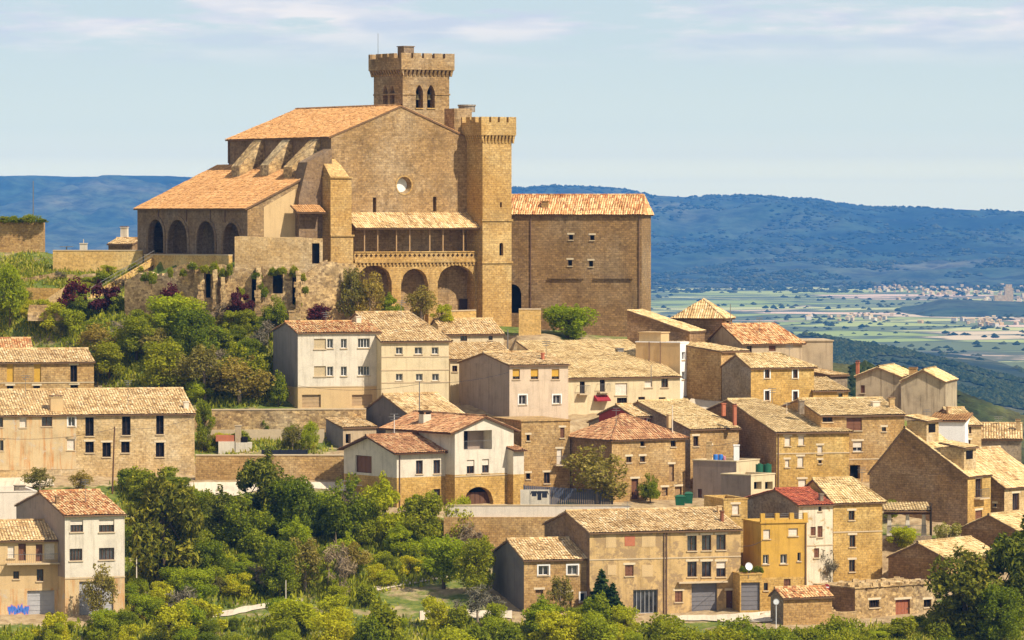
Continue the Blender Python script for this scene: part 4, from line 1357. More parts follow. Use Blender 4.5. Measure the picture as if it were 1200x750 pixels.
# loggia: three arches, balustraded gallery and its lean-to roof
LP = -2.4
WLg = wl(LP)
lx0, lx1 = cpt(415, 300, LP)[0], cpt(561, 300, LP)[0]
zfl = cpt(487, 305, LP)[1]
la = []
for xa, xb, yt in ((418, 459, 311), (470, 502, 315), (513, 556.5, 311)):
    a, z1 = WLg.pix(xa, yt)
    b, _ = WLg.pix(xb, yt)
    la.append(dict(u0=a - lx0 - 40, u1=b - lx0 - 40, z0=0.3, z1=z1, arch='round', depth=0.8, rise=min((b - a) / 2, 2.0)))
WL2 = Wall(CM, (lx0, LP), (1, 0))
mb = MB()
wall_mesh(mb, WL2, lx1 - lx0, -4, zfl, la, depth=0.8)
mb.box((lx0, LP + 0.82, zfl - 0.5), (lx1, -0.01, zfl - 0.02))
mb.box((lx0 - 0.05, LP + 0.8, -4), (lx0 + 0.3, -0.01, zfl - 0.52))
cadd(mb, 'loggia_arcade', 'church_gold')
mb = MB()
wbox(mb, WL2, 0, lx1 - lx0, zfl - 0.28, zfl + 0.05, -0.22, -0.003)
for k in range(34):
    u = (lx1 - lx0) * (k + 0.5) / 34
    wbox(mb, WL2, u - 0.11, u + 0.11, zfl - 0.62, zfl - 0.285, -0.16, -0.003)
cadd(mb, 'cornice', 'church_gold')
zbt = cpt(487, 294.5, LP)[1]
mb = MB()
wbox(mb, WL2, 0, lx1 - lx0, zfl + 0.052, zfl + 0.2, -0.12, 0.16)
wbox(mb, WL2, 0, lx1 - lx0, zbt - 0.13, zbt, -0.12, 0.16)
nb = 26
L_ = lx1 - lx0
hb_ = zbt - 0.13 - (zfl + 0.2)
zm = zfl + 0.2 + hb_ / 2
for k in range(nb):       # pierced lozenges
    u0, u1 = L_ * k / nb, L_ * (k + 1) / nb
    um = (u0 + u1) / 2
    r = min((u1 - u0), hb_) * 0.36
    for su, sv in ((-1, -1), (1, -1), (1, 1), (-1, 1)):
        cu, cv = (u0 if su < 0 else u1), (zm + sv * hb_ / 2)
        pts = [(cu, cv), (um, cv), (um, zm + sv * r), (um + su * r, zm), (cu, zm)]
        mb.face([WL2.P(u, z, -0.02) for u, z in pts])
        mb.face([WL2.P(u, z, 0.12) for u, z in pts])
        mb.face([WL2.P(um, zm + sv * r, -0.02), WL2.P(um + su * r, zm, -0.02), WL2.P(um + su * r, zm, 0.12), WL2.P(um, zm + sv * r, 0.12)])
cadd(mb, 'balustrade', 'church_gold')
zge = cpt(487, 268.5, LP - 0.5)[1]
for px in (427, 442.5, 464.5, 480, 503.5, 519, 543):
    u = WL2.pix(px, 285)[0]
    mb = MB(); wbox(mb, WL2, u - 0.075, u + 0.075, zbt + 0.003, zge + 0.25, -0.05, 0.1); cadd(mb, 'gallery_post', 'wood_pale')
mb = MB()
wbox(mb, WL2, 0, L_, zge + 0.1, zge + 0.34, -0.06, 0.12)
cadd(mb, 'gallery_beam', 'wood')
mb = MB()
zgt = cpt(487, 249.5, 0)[1]
roof_plane(mb, (lx0 - 0.15, LP - 0.75, zge + 0.1), (lx1 + 0.1, LP - 0.75, zge + 0.1), (lx1 + 0.1, -0.01, zgt), (lx0 - 0.15, -0.01, zgt), 305)
cadd(mb, 'gallery_roof', ['tan_tile', 'eave'])
mb = MB()
xd0, xd1 = cpt(538, 345, 0)[0], cpt(555, 345, 0)[0]
mb.box((xd0, -0.12, 0), (xd1, -0.004, 3.4))
cadd(mb, 'portal_door', 'dark_wood')


def battlements(x0, x1, y0, y1, z0, zc, z1, mat, nx, ny, corb=10, d=0.42):
    """machicolated parapet round a square tower; corbels z0..zc, wall and merlons up to z1"""
    mh = (z1 - zc) * 0.3
    mb = MB()
    X0, X1, Y0, Y1 = x0 - d, x1 + d, y0 - d, y1 + d
    t = 0.5
    zt = z1 - mh
    mb.box((X0, Y0, zc), (X1, Y0 + t, zt)); mb.box((X0, Y1 - t, zc), (X1, Y1, zt))
    mb.box((X0, Y0 + t, zc), (X0 + t, Y1 - t, zt)); mb.box((X1 - t, Y0 + t, zc), (X1, Y1 - t, zt))
    mb.box((X0 + t, Y0 + t, zc - 0.05), (X1 - t, Y1 - t, zc + 0.4))
    for k in range(nx):
        a = X0 + (X1 - X0) * (k + 0.12) / nx; b = X0 + (X1 - X0) * (k + 0.88) / nx
        if k == 0: a = X0
        if k == nx - 1: b = X1
        mb.box((a, Y0, zt + .002), (b, Y0 + t, z1)); mb.box((a, Y1 - t, zt + .002), (b, Y1, z1))
    for k in range(1, ny - 1):
        a = Y0 + (Y1 - Y0) * (k + 0.12) / ny; b = Y0 + (Y1 - Y0) * (k + 0.88) / ny
        mb.box((X0, a, zt + .002), (X0 + t, b, z1)); mb.box((X1 - t, a, zt + .002), (X1, b, z1))
    o = cadd(mb, 'battlements', mat)
    mb = MB()
    for k in range(corb):
        f = (k + 0.5) / corb
        x = X0 + (X1 - X0) * f
        w = (X1 - X0) / corb * 0.27
        for yo, yi in ((Y0, y0), (Y1, y1)):
            sgn = 1 if yi > yo else -1
            mb.hexa([(x - w, yi - 0.06 * sgn, z0), (x + w, yi - 0.06 * sgn, z0), (x + w, yi, z0), (x - w, yi, z0)],
                    [(x - w, yo + 0.03 * sgn, zc), (x + w, yo + 0.03 * sgn, zc), (x + w, yi, zc), (x - w, yi, zc)])
        y = Y0 + (Y1 - Y0) * f
        w = (Y1 - Y0) / corb * 0.27
        for xo, xi in ((X0, x0), (X1, x1)):
            sgn = 1 if xi > xo else -1
            mb.hexa([(xi - 0.06 * sgn, y - w, z0), (xi - 0.06 * sgn, y + w, z0), (xi, y + w, z0), (xi, y - w, z0)],
                    [(xo + 0.03 * sgn, y - w, zc), (xo + 0.03 * sgn, y + w, zc), (xi, y + w, zc), (xi, y - w, zc)])
    cadd(mb, 'corbel_row', mat, o)
    return o


# right tower
TP = -3.7
tx0, tx1 = cpt(565.5, 270, TP)[0], cpt(599.5, 270, TP)[0]
TY1 = TP + (tx1 - tx0) * 1.0
z = lambda y: cpt(582, y, TP)[1]
mb = MB()
TF = Wall(CM, (tx0, TP), (1, 0))
def top_(px, py, w, h, **k):
    a, z1 = TF.pix(px - w / 2, py - h / 2); b, z0 = TF.pix(px + w / 2, py + h / 2)
    return dict(u0=a, u1=b, z0=z0, z1=z1, **k)
tw = [top_(587.5, 292, 4.5, 15, depth=0.5, arch='round'), top_(587, 240, 2.5, 6, depth=0.5)]
TW = tx1 - tx0
wall_mesh(mb, TF, TW, -5, z(160), tw)
wall_mesh(mb, Wall(CM, (tx0, TY1), (0, -1)), TY1 - TP, -5, z(160))
wall_mesh(mb, Wall(CM, (tx1, TP), (0, 1)), TY1 - TP, -5, z(160))
wall_mesh(mb, Wall(CM, (tx1, TY1), (-1, 0)), TW, -5, z(160))
tower = cadd(mb, 'gate_tower', 'church_gold')
mb = MB()
for yy in (258, 307.5):
    zz = z(yy)
    mb = MB(); mb.box((tx0 - 0.14, TP - 0.14, zz - 0.12), (tx1 + 0.14, TY1, zz + 0.12))
    cadd(mb, 'string_course', 'church_gold', tower)
for o in tw:
    mb = MB(); mb.face([TF.P(o['u0'] - .02, o['z0'], 0.5), TF.P(o['u1'] + .02, o['z0'], 0.5), TF.P(o['u1'] + .02, o['z1'], 0.5), TF.P(o['u0'] - .02, o['z1'], 0.5)])
    cadd(mb, 'slit_window', 'void', tower)
battlements(tx0, tx1, TP, TY1, z(168), z(158.5), z(137), 'church_gold', 4, 4, 10)
# stair turret behind it
mb = MB()
ux, uz = cpt(532.5, 127, 0.6)
ux1 = cpt(553, 127, 0.6)[0]
mb.box((ux, 0.6, zE - 6), (ux1, 3.0, uz))
cadd(mb, 'stair_turret', 'church')
mb = MB()
cx, _ = cpt(547, 131, 1.8)
mb.tube((cx, 1.8, uz - 0.4), (cx, 1.8, cpt(547, 126, 1.8)[1] + 0.15), 1.05, n=16)
mb.tube((cx, 1.8, cpt(547, 126, 1.8)[1] + 0.153), (cx, 1.8, cpt(547, 126, 1.8)[1] + 0.35), 1.15, n=16)
cadd(mb, 'turret_cap', 'stone_grey')
# bell tower
Bc = CI @ at(472, 110, 590)
BY = Bc.y
bz = lambda y: (CI @ at(472, y, 590)).z
bx0 = Bc.x
bx1 = cpt(526.5, 110, BY)[0]
q = CI @ hit_plane(438, 110, CM @ Vector((bx0, 0, 0)), CM.to_3x3() @ Vector((1, 0, 0)))
BY1 = q.y
BF = Wall(CM, (bx0, BY), (1, 0))
BL = Wall(CM, (bx0, BY1), (0, -1))
def bo_(W_, px, py, w, h):
    a, z1 = W_.pix(px - w / 2, py - h / 2); b, z0 = W_.pix(px + w / 2, py + h / 2)
    return dict(u0=a, u1=b, z0=z0, z1=z1, arch='point', depth=1.2, rise=(b - a) * 0.75)
fw_ = [bo_(BF, 491.5, 113, 8.5, 27), bo_(BF, 505, 113, 9, 27)]
lw_ = [bo_(BL, 451.5, 112, 5.5, 24), bo_(BL, 459.5, 112, 5.5, 24)]
mb = MB()
wall_mesh(mb, BF, bx1 - bx0, 0, bz(82), fw_)
wall_mesh(mb, BL, BY1 - BY, 0, bz(82), lw_)
wall_mesh(mb, Wall(CM, (bx1, BY), (0, 1)), BY1 - BY, 0, bz(82))
wall_mesh(mb, Wall(CM, (bx1, BY1), (-1, 0)), bx1 - bx0, 0, bz(82))
bell = cadd(mb, 'bell_tower', 'church')
for W_, ops in ((BF, fw_), (BL, lw_)):
    for o in ops:
        mb = MB(); mb.face([W_.P(o['u0'] - .05, o['z0'], 1.2), W_.P(o['u1'] + .05, o['z0'], 1.2), W_.P(o['u1'] + .05, o['z1'], 1.2), W_.P(o['u0'] - .05, o['z1'], 1.2)])
        wbox(mb, W_, o['u0'] - 0.05, o['u1'] + 0.05, o['z0'] - 0.15, o['z0'] - .003, -0.12, 0.2, 1)
        cadd(mb, 'belfry_opening', ['void', 'church_gold'], bell)
        if W_ is BF:
            mb = MB()
            uc = (o['u0'] + o['u1']) / 2
            zc_ = o['z0'] + 1.05
            prof = [(0.12, 0.55), (0.2, 0.5), (0.24, 0.2), (0.36, 0.0)]
            for (r0, h0), (r1, h1) in zip(prof, prof[1:]):
                mb.tube(W_.P(uc, zc_ + h0, 0.6), W_.P(uc, zc_ + h1, 0.6), r0, r1, n=10)
            mb.tube(W_.P(uc - 0.4, zc_ + 0.6, 0.6), W_.P(uc + 0.4, zc_ + 0.6, 0.6), 0.06)
            cadd(mb, 'bell', 'bell', bell)
mb = MB()
zz = bz(110)
mb.box((bx0 - 0.1, BY - 0.1, zz - 0.1), (bx0 + (fw_[0]['u0']) - 0.02, BY1, zz + 0.1))
cadd(mb, 'string_course', 'church', bell)
mb = MB()
mb.box((bx0 + fw_[1]['u1'] + 0.02, BY - 0.1, zz - 0.1), (bx1 + 0.1, BY1, zz + 0.1))
cadd(mb, 'string_course', 'church', bell)
battlements(bx0, bx1, BY, BY1, bz(89), bz(81.5), bz(62), 'church', 5, 5, 13, 0.5)
mb = MB()
tcx, tcz = cpt(476, 62, BY + 1.5)
mb.box((tcx - 0.75, BY + 0.8, tcz - 2.5), (tcx + 0.75, BY + 2.4, cpt(476, 55, BY + 1.5)[1]))
mb.box((tcx - 0.85, BY + 0.7, cpt(476, 55, BY + 1.5)[1] + .003), (tcx + 0.85, BY + 2.5, cpt(476, 54, BY + 1.5)[1]))
cadd(mb, 'roof_turret', 'church_shade', bell)
mb = MB()
ax, az = cpt(443, 80, BY1 - 1)
mb.tube((ax, BY1 - 1, az - 0.5), (ax, BY1 - 1, cpt(443, 39, BY1 - 1)[1]), 0.05, 0.025, n=5)
cadd(mb, 'lightning_rod', 'metal', bell)
q = CI @ Vector((0, 0, 0))
for X in (xL, (xL + xR) / 2, xR):
    p = CM @ Vector((X, -4.5, -0.2))
FOOTPRINTS.append((CI @ Matrix.Translation((0, 0, 0)), xR + 2, NL, 30, False))
FOOTPRINTS.append(((CM @ Matrix.Translation((xA, -3, 0))).inverted(), xR - xA + 3, NL + 4, 30, False))
for k in range(14):
    x = xL - 1 + (tx1 - xL + 1) * k / 13
    for y in (TP - 1.5, TP - 0.3):
        p = CM @ Vector((x, y, 0))
        FOOT.append((p.x, p.y, p.z - 0.1))
for k in range(9):
    for x in (xA - 2.5, xA + 1, xA - 0.3):
        p = CM @ Vector((x, AL * k / 8, aisle_fl))
        FOOT.append((p.x, p.y, p.z - 0.25))
# the tall plain annex right of the church
h = house('church_annex', 'tall plain stone block with four tiny windows standing right of the church', -10, 575, 586, 752, 250.5, 402, 229.5, D=576, dp=8, rf=0.42, ri=0.012, wall='annex', rmat='mixed_tile', key='annex', amp=0.11, ov=0.3,
      win=[(669, 278, 5, 6, 'k'), (694, 278.5, 5, 6, 'k'), (668, 308, 5, 7, 'k'), (692.5, 309, 5, 7, 'k'), (600, 350, 22, 34, 'o', dict(arch='round', depth=1.5, skip=True))], pipe=[622, 749], ch=[(639, 243, 8, 8, 'stone')], cat='church building')
F = h['F']
mb = MB()
u0, z0 = F.pix(587.5, 368); u1, z1 = F.pix(612, 332)
mb.face([F.P(u0, z0, 1.49), F.P(u1, z0, 1.49), F.P(u1, z1, 1.49), F.P(u0, z1, 1.49)])
h['add'](mb, 'archway', 'void', None)
mb = MB()
for xa, xb in ((643, 684), (697, 742)):
    u0, zz = F.pix(xa, 325.5); u1, _ = F.pix(xb, 325.5)
    wbox(mb, F, u0, u1, zz - 0.12, zz + 0.12, -0.22, -0.003)
h['add'](mb, 'ledge', 'annex', None)
mb = MB()
u, zz = F.pix(675, 239)
# ------------------------------------------------------------------ free-standing walls (before the ground, so that it meets them)
def pt(px, py, D):
    return at(px, py, D)


def garden_wall(label, pts, mat, thick=0.5, cap=None, ops=(), jag=0.0, D=None, name='stone_wall', cat='wall', foot=True, seed=1, ext=1.5, capt=0.12):
    """pts: (px, y top, y bottom[, D]) from left to right along the wall"""
    rnd = random.Random(seed)
    P = []
    for p in pts:
        d = p[3] if len(p) > 3 else (D if D else depth_of(p[2]))
        b, t = at(p[0], p[2], d), at(p[0], p[1], d)
        P.append((b.x, b.y, b.z, t.z))
    root = empty(name, Matrix.Translation((P[0][0], P[0][1], P[0][2])), label, cat)
    inv = root.matrix_world.inverted()
    mb = MB()
    capm = MB()
    hm = MB()
    for (x0, y0, b0, t0), (x1, y1, b1, t1) in zip(P, P[1:]):
        L = math.hypot(x1 - x0, y1 - y0)
        tx, ty = (x1 - x0) / L, (y1 - y0) / L
        nx, ny = ty, -tx
        mine = []
        for o in ops:
            ox, oy, w, h = o
            W_ = Wall(Matrix.Identity(4), (x0, y0), (tx, ty))
            a, z1 = W_.pix(ox - w / 2, oy - h / 2)
            b, z0 = W_.pix(ox + w / 2, oy + h / 2)
            if a > 0.05 and b < L - 0.05:
                mine.append((a, b, z0, z1))
                hm.face([inv @ Vector((x0 + tx * u - nx * thick * 0.8, y0 + ty * u - ny * thick * 0.8, z)) for u, z in ((a - .1, z0 - .1), (b + .1, z0 - .1), (b + .1, z1 + .1), (a - .1, z1 + .1))])
        cuts = sorted({0.0, L} | {c for o in mine for c in o[:2]})
        us = []
        for a, b in zip(cuts, cuts[1:]):
            n = max(1, int((b - a) / (0.7 if jag else 3.0)))
            us += [a + (b - a) * k / n for k in range(n)]
        us.append(L)
        th_ = [t0 + (t1 - t0) * u / L + (jag * round(3 * pnoise(Vector((u * 0.45, seed * 3.3, 0)))) / 2.2 + rnd.choice([-0.5, -0.2, 0, 0, 0.12]) * jag if jag else 0) for u in us]
        for k in range(len(us) - 1):
            a, b = us[k], us[k + 1]
            za, zb2 = th_[k], th_[k + 1]
            f = (a + b) / 2 / L
            zb_ = min(b0, b1) - ext
            segs = [(zb_, None)]
            for o in mine:
                if o[0] - 1e-4 <= a and b <= o[1] + 1e-4:
                    segs = [(zb_, o[2]), (o[3], None)]
            for lo, hi in segs:
                A0, A1 = (lo, lo), ((za, zb2) if hi is None else (hi, hi))
                if min(A1) - lo < 0.02:
                    continue
                Q = lambda u, d: (x0 + tx * u + nx * d, y0 + ty * u + ny * d)
                l4 = [(*Q(a, 0), lo), (*Q(b, 0), lo), (*Q(b, -thick), lo), (*Q(a, -thick), lo)]
                h4 = [(*Q(a, 0), A1[0]), (*Q(b, 0), A1[1]), (*Q(b, -thick), A1[1]), (*Q(a, -thick), A1[0])]
                mb.hexa([inv @ Vector(p) for p in l4], [inv @ Vector(p) for p in h4])
            if cap:
                l4 = [(*Q(a, 0.06), za + .003), (*Q(b, 0.06), zb2 + .003), (*Q(b, -thick - .06), zb2 + .003), (*Q(a, -thick - .06), za + .003)]
                h4 = [(p[0], p[1], p[2] + capt) for p in l4]
                capm.hexa([inv @ Vector(p) for p in l4], [inv @ Vector(p) for p in h4])
        if foot:
            n = max(2, int(L / 1.6))
            for k in range(n + 1):
                f = k / n
                for d in (0.3, 1.3):
                    FOOT.append((x0 + tx * L * f + nx * d, y0 + ty * L * f + ny * d, b0 + (b1 - b0) * f - 0.03))
    mb.build('wall', mat, root)
    if hm.f:
        hm.build('opening', 'void', root)
    if cap:
        capm.build('coping', cap, root)
    return root


garden_wall('old stone rampart wall topped with grass at the upper left edge', [(-25, 258, 296, 583), (51, 260, 296, 583)], 'stone', 2.0)
garden_wall('smooth tan block terrace wall left of the stairs beside the church', [(62, 294, 319, 574), (167, 294, 319, 574)], 'block_tan', 0.5, 'sill')
garden_wall('smooth tan block terrace wall in front of the church arcade', [(169, 299, 319, 572), (268, 299.5, 319, 553)], 'block_tan', 0.5, 'sill')
garden_wall('low rubble wall on the left below the terrace stairs', [(20, 319, 331, 572), (112, 320, 333, 572)], 'stone_rubble', 0.6, jag=0.5, seed=2)
garden_wall('short golden block wall beside the lower steps at the left', [(24, 337, 354, 564), (70, 338, 355, 564)], 'stone_gold', 0.5)
garden_wall('pale retaining wall with a dark doorway in front of the church aisle', [(275, 277, 312, 550), (378, 279, 314, 550)], 'stone_pale', 0.6, ops=[(370, 297, 9, 24)], jag=0.12, seed=4, foot=False, ext=3)
garden_wall('overgrown crumbling wall with a dark window hole below the church terrace', [(146, 326, 372, 553), (190, 317, 374, 550), (228, 309, 374, 548), (275, 313, 375, 548), (352, 315, 378, 548)], 'stone_rubble', 0.8,
            ops=[(325.5, 333, 12, 22), (244, 335, 6, 28), (298, 340, 6, 26), (345, 340, 5, 34)], jag=0.5, seed=5)
garden_wall('weathered rubble wall at the foot of the church corner buttress', [(352, 322, 378, 549), (384, 306, 378, 550), (417, 313, 378, 552)], 'stone_rubble', 0.8, jag=0.4, seed=6)
garden_wall('low tan block wall under the right arch of the church loggia', [(528, 365, 377, 553), (558, 364, 377, 554)], 'block_tan', 0.4, 'sill')
garden_wall('tan block pier and wall at the foot of the gate tower', [(608, 363, 392, 551), (634, 363, 392, 551)], 'block_tan', 1.6, 'sill')
garden_wall('upper rubble retaining wall of the kitchen garden terrace', [(226, 481, 508, 519), (429, 480, 508, 519)], 'stone_rubble', 0.6, 'sill')
garden_wall('lower stone retaining wall along the road beside the long farmhouse', [(229, 534, 564, 502.4), (411, 534, 563, 502.4)], 'stone', 0.6, 'sill')
garden_wall('stone retaining wall with a pale parapet in front of the white villa', [(520, 606, 648, 484), (700, 606, 648, 484)], 'stone', 0.7)
garden_wall('long pale rendered parapet along the street before the white villa', [(524, 592.5, 606, 484.35), (738, 592.5, 606, 484.35)], 'pale_band', 0.35, 'sill', foot=False, ext=0.0, capt=0.08)
garden_wall('low pale garden wall running under the middle terrace of the kitchen garden', [(236, 504, 509, 516), (380, 503, 509, 516)], 'sill', 0.4, foot=False)
garden_wall('crumbled dry stone wall at the foot of the red thing beside the hut', [(960, 712, 726, 449), (1004, 716, 727, 449)], 'stone_pale', 0.8, jag=0.3, seed=9)
garden_wall('low retaining wall with shrubs below the pergola on the right', [(1034, 628, 646, 477), (1092, 628, 648, 477)], 'stone_grey', 0.4)
for px, py, D in ((106, 352, 563), (120, 352, 564), (140, 352, 565), (160, 348, 566), (178, 340, 567), (106, 356, 560), (140, 356, 561), (176, 352, 562), (60, 360, 561), (85, 358, 560), (90, 340, 569), (60, 334, 569), (30, 334, 569)):
    p = at(px, py, D); FOOT.append((p.x, p.y, p.z))
for px in range(60, 175, 8):
    for D in (578, 584, 590, 598, 606):
        p = at(px, 303, D); FOOT.append((p.x, p.y, p.z))
# timber or metal fence in the yard of the hip roofed house
def fence(label, p0, p1, D0, D1, mat, gap=0.16, name='fence'):
    A, B = at(p0[0], p0[2], D0), at(p1[0], p1[2], D1)
    hA, hB = at(p0[0], p0[1], D0).z - A.z, at(p1[0], p1[1], D1).z - B.z
    root = empty(name, Matrix.Translation(A), label, 'fence')
    L = (B - A).length
    d = (B - A)
    mb = MB()
    n = int(L / gap)
    for k in range(n):
        f = (k + 0.5) / n
        b = d * f
        hh = hA + (hB - hA) * f
        t = d.normalized() * gap * 0.42
        mb.hexa([b - t, b + t, b + t + Vector((0, .04, 0)), b - t + Vector((0, .04, 0))], [q + Vector((0, 0, hh)) for q in (b - t, b + t, b + t + Vector((0, .04, 0)), b - t + Vector((0, .04, 0)))])
    mb.build('slat_panel', mat, root)
    m = max(2, int(L / 2.5))
    for k in range(m + 1):
        f = k / m
        mb = MB(); mb.tube(d * f + Vector((0, .09, -0.6)), d * f + Vector((0, .09, (hA + (hB - hA) * f) + 0.1)), 0.05, n=5)
        mb.build('post', mat, root)
    return root


fence('grey blue slatted fence round the yard of the red hipped stone house', (614, 569, 592), (718, 575, 592), 490.5, 489.2, 'fence_blue', 0.2)

# ------------------------------------------------------------------ ground
CREST = [(-400, 294), (0, 294), (55, 297), (165, 297), (300, 330), (400, 372), (600, 378), (757, 392), (800, 420), (870, 445), (960, 470), (1050, 496), (1120, 520), (1200, 560), (1600, 620)]


def crest_depth(px):
    y = np.interp(px, [c[0] for c in CREST], [c[1] for c in CREST])
    return 455.0 + (722.0 - y) * 0.30


YY = np.linspace(200, 900, 1400)
DD = 455.0 + (722.0 - YY) * 0.30
ZZ = np.array([at(600, y, d).z for y, d in zip(YY, DD)])
order = np.argsort(DD)
DD, ZZ = DD[order], ZZ[order]
foot = np.array(FOOT)


def ground_raw(X, Y):
    px = 600 + FPX * X / np.maximum(Y, 100)
    Dc = crest_depth(px)
    De = np.minimum(Y, Dc)
    z = np.interp(De, DD, ZZ)
    over = np.maximum(0, Y - Dc)
    plate = np.interp(px, [-400, 120, 400, 700, 900], [26, 26, 34, 22, 4])
    z = z - 0.30 * np.maximum(0, over - plate)
    front = np.maximum(0, 425.0 - Y)
    z = np.where(Y < 425, np.interp(425.0, DD, ZZ) - 0.33 * front, z)
    side = np.maximum(0, np.abs(X) - 68.0)
    z = z - 0.12 * side - 0.0006 * side ** 2
    return z


def ground_fn(X, Y):
    z = ground_raw(X, Y)
    m = (Y > 425) & (Y < 640) & (np.abs(X) < 95)
    idx = np.nonzero(m)
    if len(idx[0]):
        x, y = X[idx], Y[idx]
        res = foot[:, 2] - ground_raw(foot[:, 0], foot[:, 1])
        out = np.zeros_like(x)
        for s in range(0, len(x), 4000):
            d2 = (x[s:s + 4000, None] - foot[None, :, 0]) ** 2 + (y[s:s + 4000, None] - foot[None, :, 1]) ** 2
            w = 1.0 / (d2 + 0.25) ** 1.5
            out[s:s + 4000] = (w * res[None]).sum(1) / (w.sum(1) + 1.0 / 512)
        z[idx] += out
    hill = -2.2 - 0.45 * np.maximum(0, np.hypot(X, Y + 5) - 6.0)       # the hill the photographer stands on
    z = np.maximum(np.maximum(z, hill), -150.0)
    far = np.clip((Y - 3000) / 3000, 0, 1)
    return z


def lines(fine0, fine1, step, lo, hi, grow=1.22):
    a = list(np.arange(fine0, fine1 + 0.01, step))
    s, v = step, a[-1]
    while v < hi:
        s *= grow; v += s; a.append(min(v, hi))
    s, v, b = step, fine0, []
    while v > lo:
        s *= grow; v -= s; b.append(max(v, lo))
    return np.array(b[::-1] + a)


GX = lines(-72, 72, 1.1, -9000, 9000)
GY = lines(436, 604, 1.1, -300, 17500)
XX, YG = np.meshgrid(GX, GY)
ZG = ground_fn(XX, YG)
nzv = np.array([[pnoise(Vector((x * 0.21, y * 0.21, 0))) for x in GX] for y in GY])
ZG = ZG + np.where((YG < 640) & (YG > 420), nzv * 0.22, 0)


def ground_z(x, y):
    i = int(np.clip(np.searchsorted(GX, x) - 1, 0, len(GX) - 2))
    j = int(np.clip(np.searchsorted(GY, y) - 1, 0, len(GY) - 2))
    fx = (x - GX[i]) / (GX[i + 1] - GX[i]); fy = (y - GY[j]) / (GY[j + 1] - GY[j])
    return (ZG[j, i] * (1 - fx) + ZG[j, i + 1] * fx) * (1 - fy) + (ZG[j + 1, i] * (1 - fx) + ZG[j + 1, i + 1] * fx) * fy


def ground_hit(px, py, d0=432.0, d1=620.0, step=0.4):
    d = np.arange(d0, d1, step)
    r = ray(px, py)
    xs, zs = r.x / r.y * d, r.z / r.y * d
    i = np.clip(np.searchsorted(GX, xs) - 1, 0, len(GX) - 2)
    j = np.clip(np.searchsorted(GY, d) - 1, 0, len(GY) - 2)
    fx = (xs - GX[i]) / (GX[i + 1] - GX[i]); fy = (d - GY[j]) / (GY[j + 1] - GY[j])
    z = (ZG[j, i] * (1 - fx) + ZG[j, i + 1] * fx) * (1 - fy) + (ZG[j + 1, i] * (1 - fx) + ZG[j + 1, i + 1] * fx) * fy
    k = np.nonzero(z >= zs)[0]
    if len(k) == 0:
        return None
    k = k[0]
    return Vector((xs[k], d[k], z[k]))


def inside_house(p, margin=0.4, all_=True):
    for inv, w, dp, h, f in FOOTPRINTS:
        q = inv @ p
        if -margin < q.x < w + margin and -margin < q.y < dp + margin:
            return True
    return False


ny, nx = ZG.shape
gv = np.stack([XX, YG, ZG], -1).reshape(-1, 3)
ii = np.arange(ny * nx).reshape(ny, nx)
gf = np.stack([ii[:-1, :-1], ii[:-1, 1:], ii[1:, 1:], ii[1:, :-1]], -1).reshape(-1, 4)
me = bpy.data.meshes.new('ground')
me.from_pydata(gv.tolist(), [], gf.tolist())
fx_ = foot[:, :2]
bare = np.zeros(len(gv))
near = np.nonzero((gv[:, 1] > 430) & (gv[:, 1] < 610) & (np.abs(gv[:, 0]) < 80))[0]
for s in range(0, len(near), 4000):
    q = gv[near[s:s + 4000]]
    d2 = ((q[:, None, :2] - fx_[None]) ** 2).sum(-1).min(1)
    bare[near[s:s + 4000]] = np.clip(1.25 - np.sqrt(d2) / 4.0, 0, 1)
pxv = 600 + FPX * gv[:, 0] / np.maximum(gv[:, 1], 50)
bare *= np.where(gv[:, 1] > 512, np.clip((pxv - 330) / 120, 0.15, 1), 1)
at_ = me.attributes.new('bare', 'FLOAT', 'POINT')
at_.data.foreach_set('value', bare.astype(np.float32))
me.polygons.foreach_set('use_smooth', np.ones(len(gf), dtype=bool))
t = NT('ground')
pos = t.n('ShaderNodeNewGeometry').outputs['Position']
sep = t.n('ShaderNodeSeparateXYZ'); t.l(pos, sep.inputs[0])
n1 = t.noise(pos, 0.16, 5, 0.65)
n2 = t.noise(pos, 1.1, 5, 0.7)
grass = t.ramp(n2, [(0.3, (0.045, 0.07, 0.012, 1)), (0.5, (0.11, 0.14, 0.02, 1)), (0.7, (0.22, 0.21, 0.05, 1))])
earth = t.ramp(n2, [(0.3, (0.20, 0.13, 0.065, 1)), (0.55, (0.36, 0.26, 0.14, 1)), (0.75, (0.48, 0.37, 0.22, 1))])
col = t.mix(t.rng(n1, 0.52, 0.62, 0, 0.85), grass, earth)
ba = t.n('ShaderNodeAttribute', attribute_name='bare').outputs['Fac']
addn = t.n('ShaderNodeMath', operation='MULTIPLY_ADD'); addn.inputs[1].default_value = 0.8
t.l(n2, addn.inputs[0]); t.l(ba, addn.inputs[2])
col = t.mix(t.rng(addn.outputs[0], 0.85, 1.05, 0, 1), col, earth)
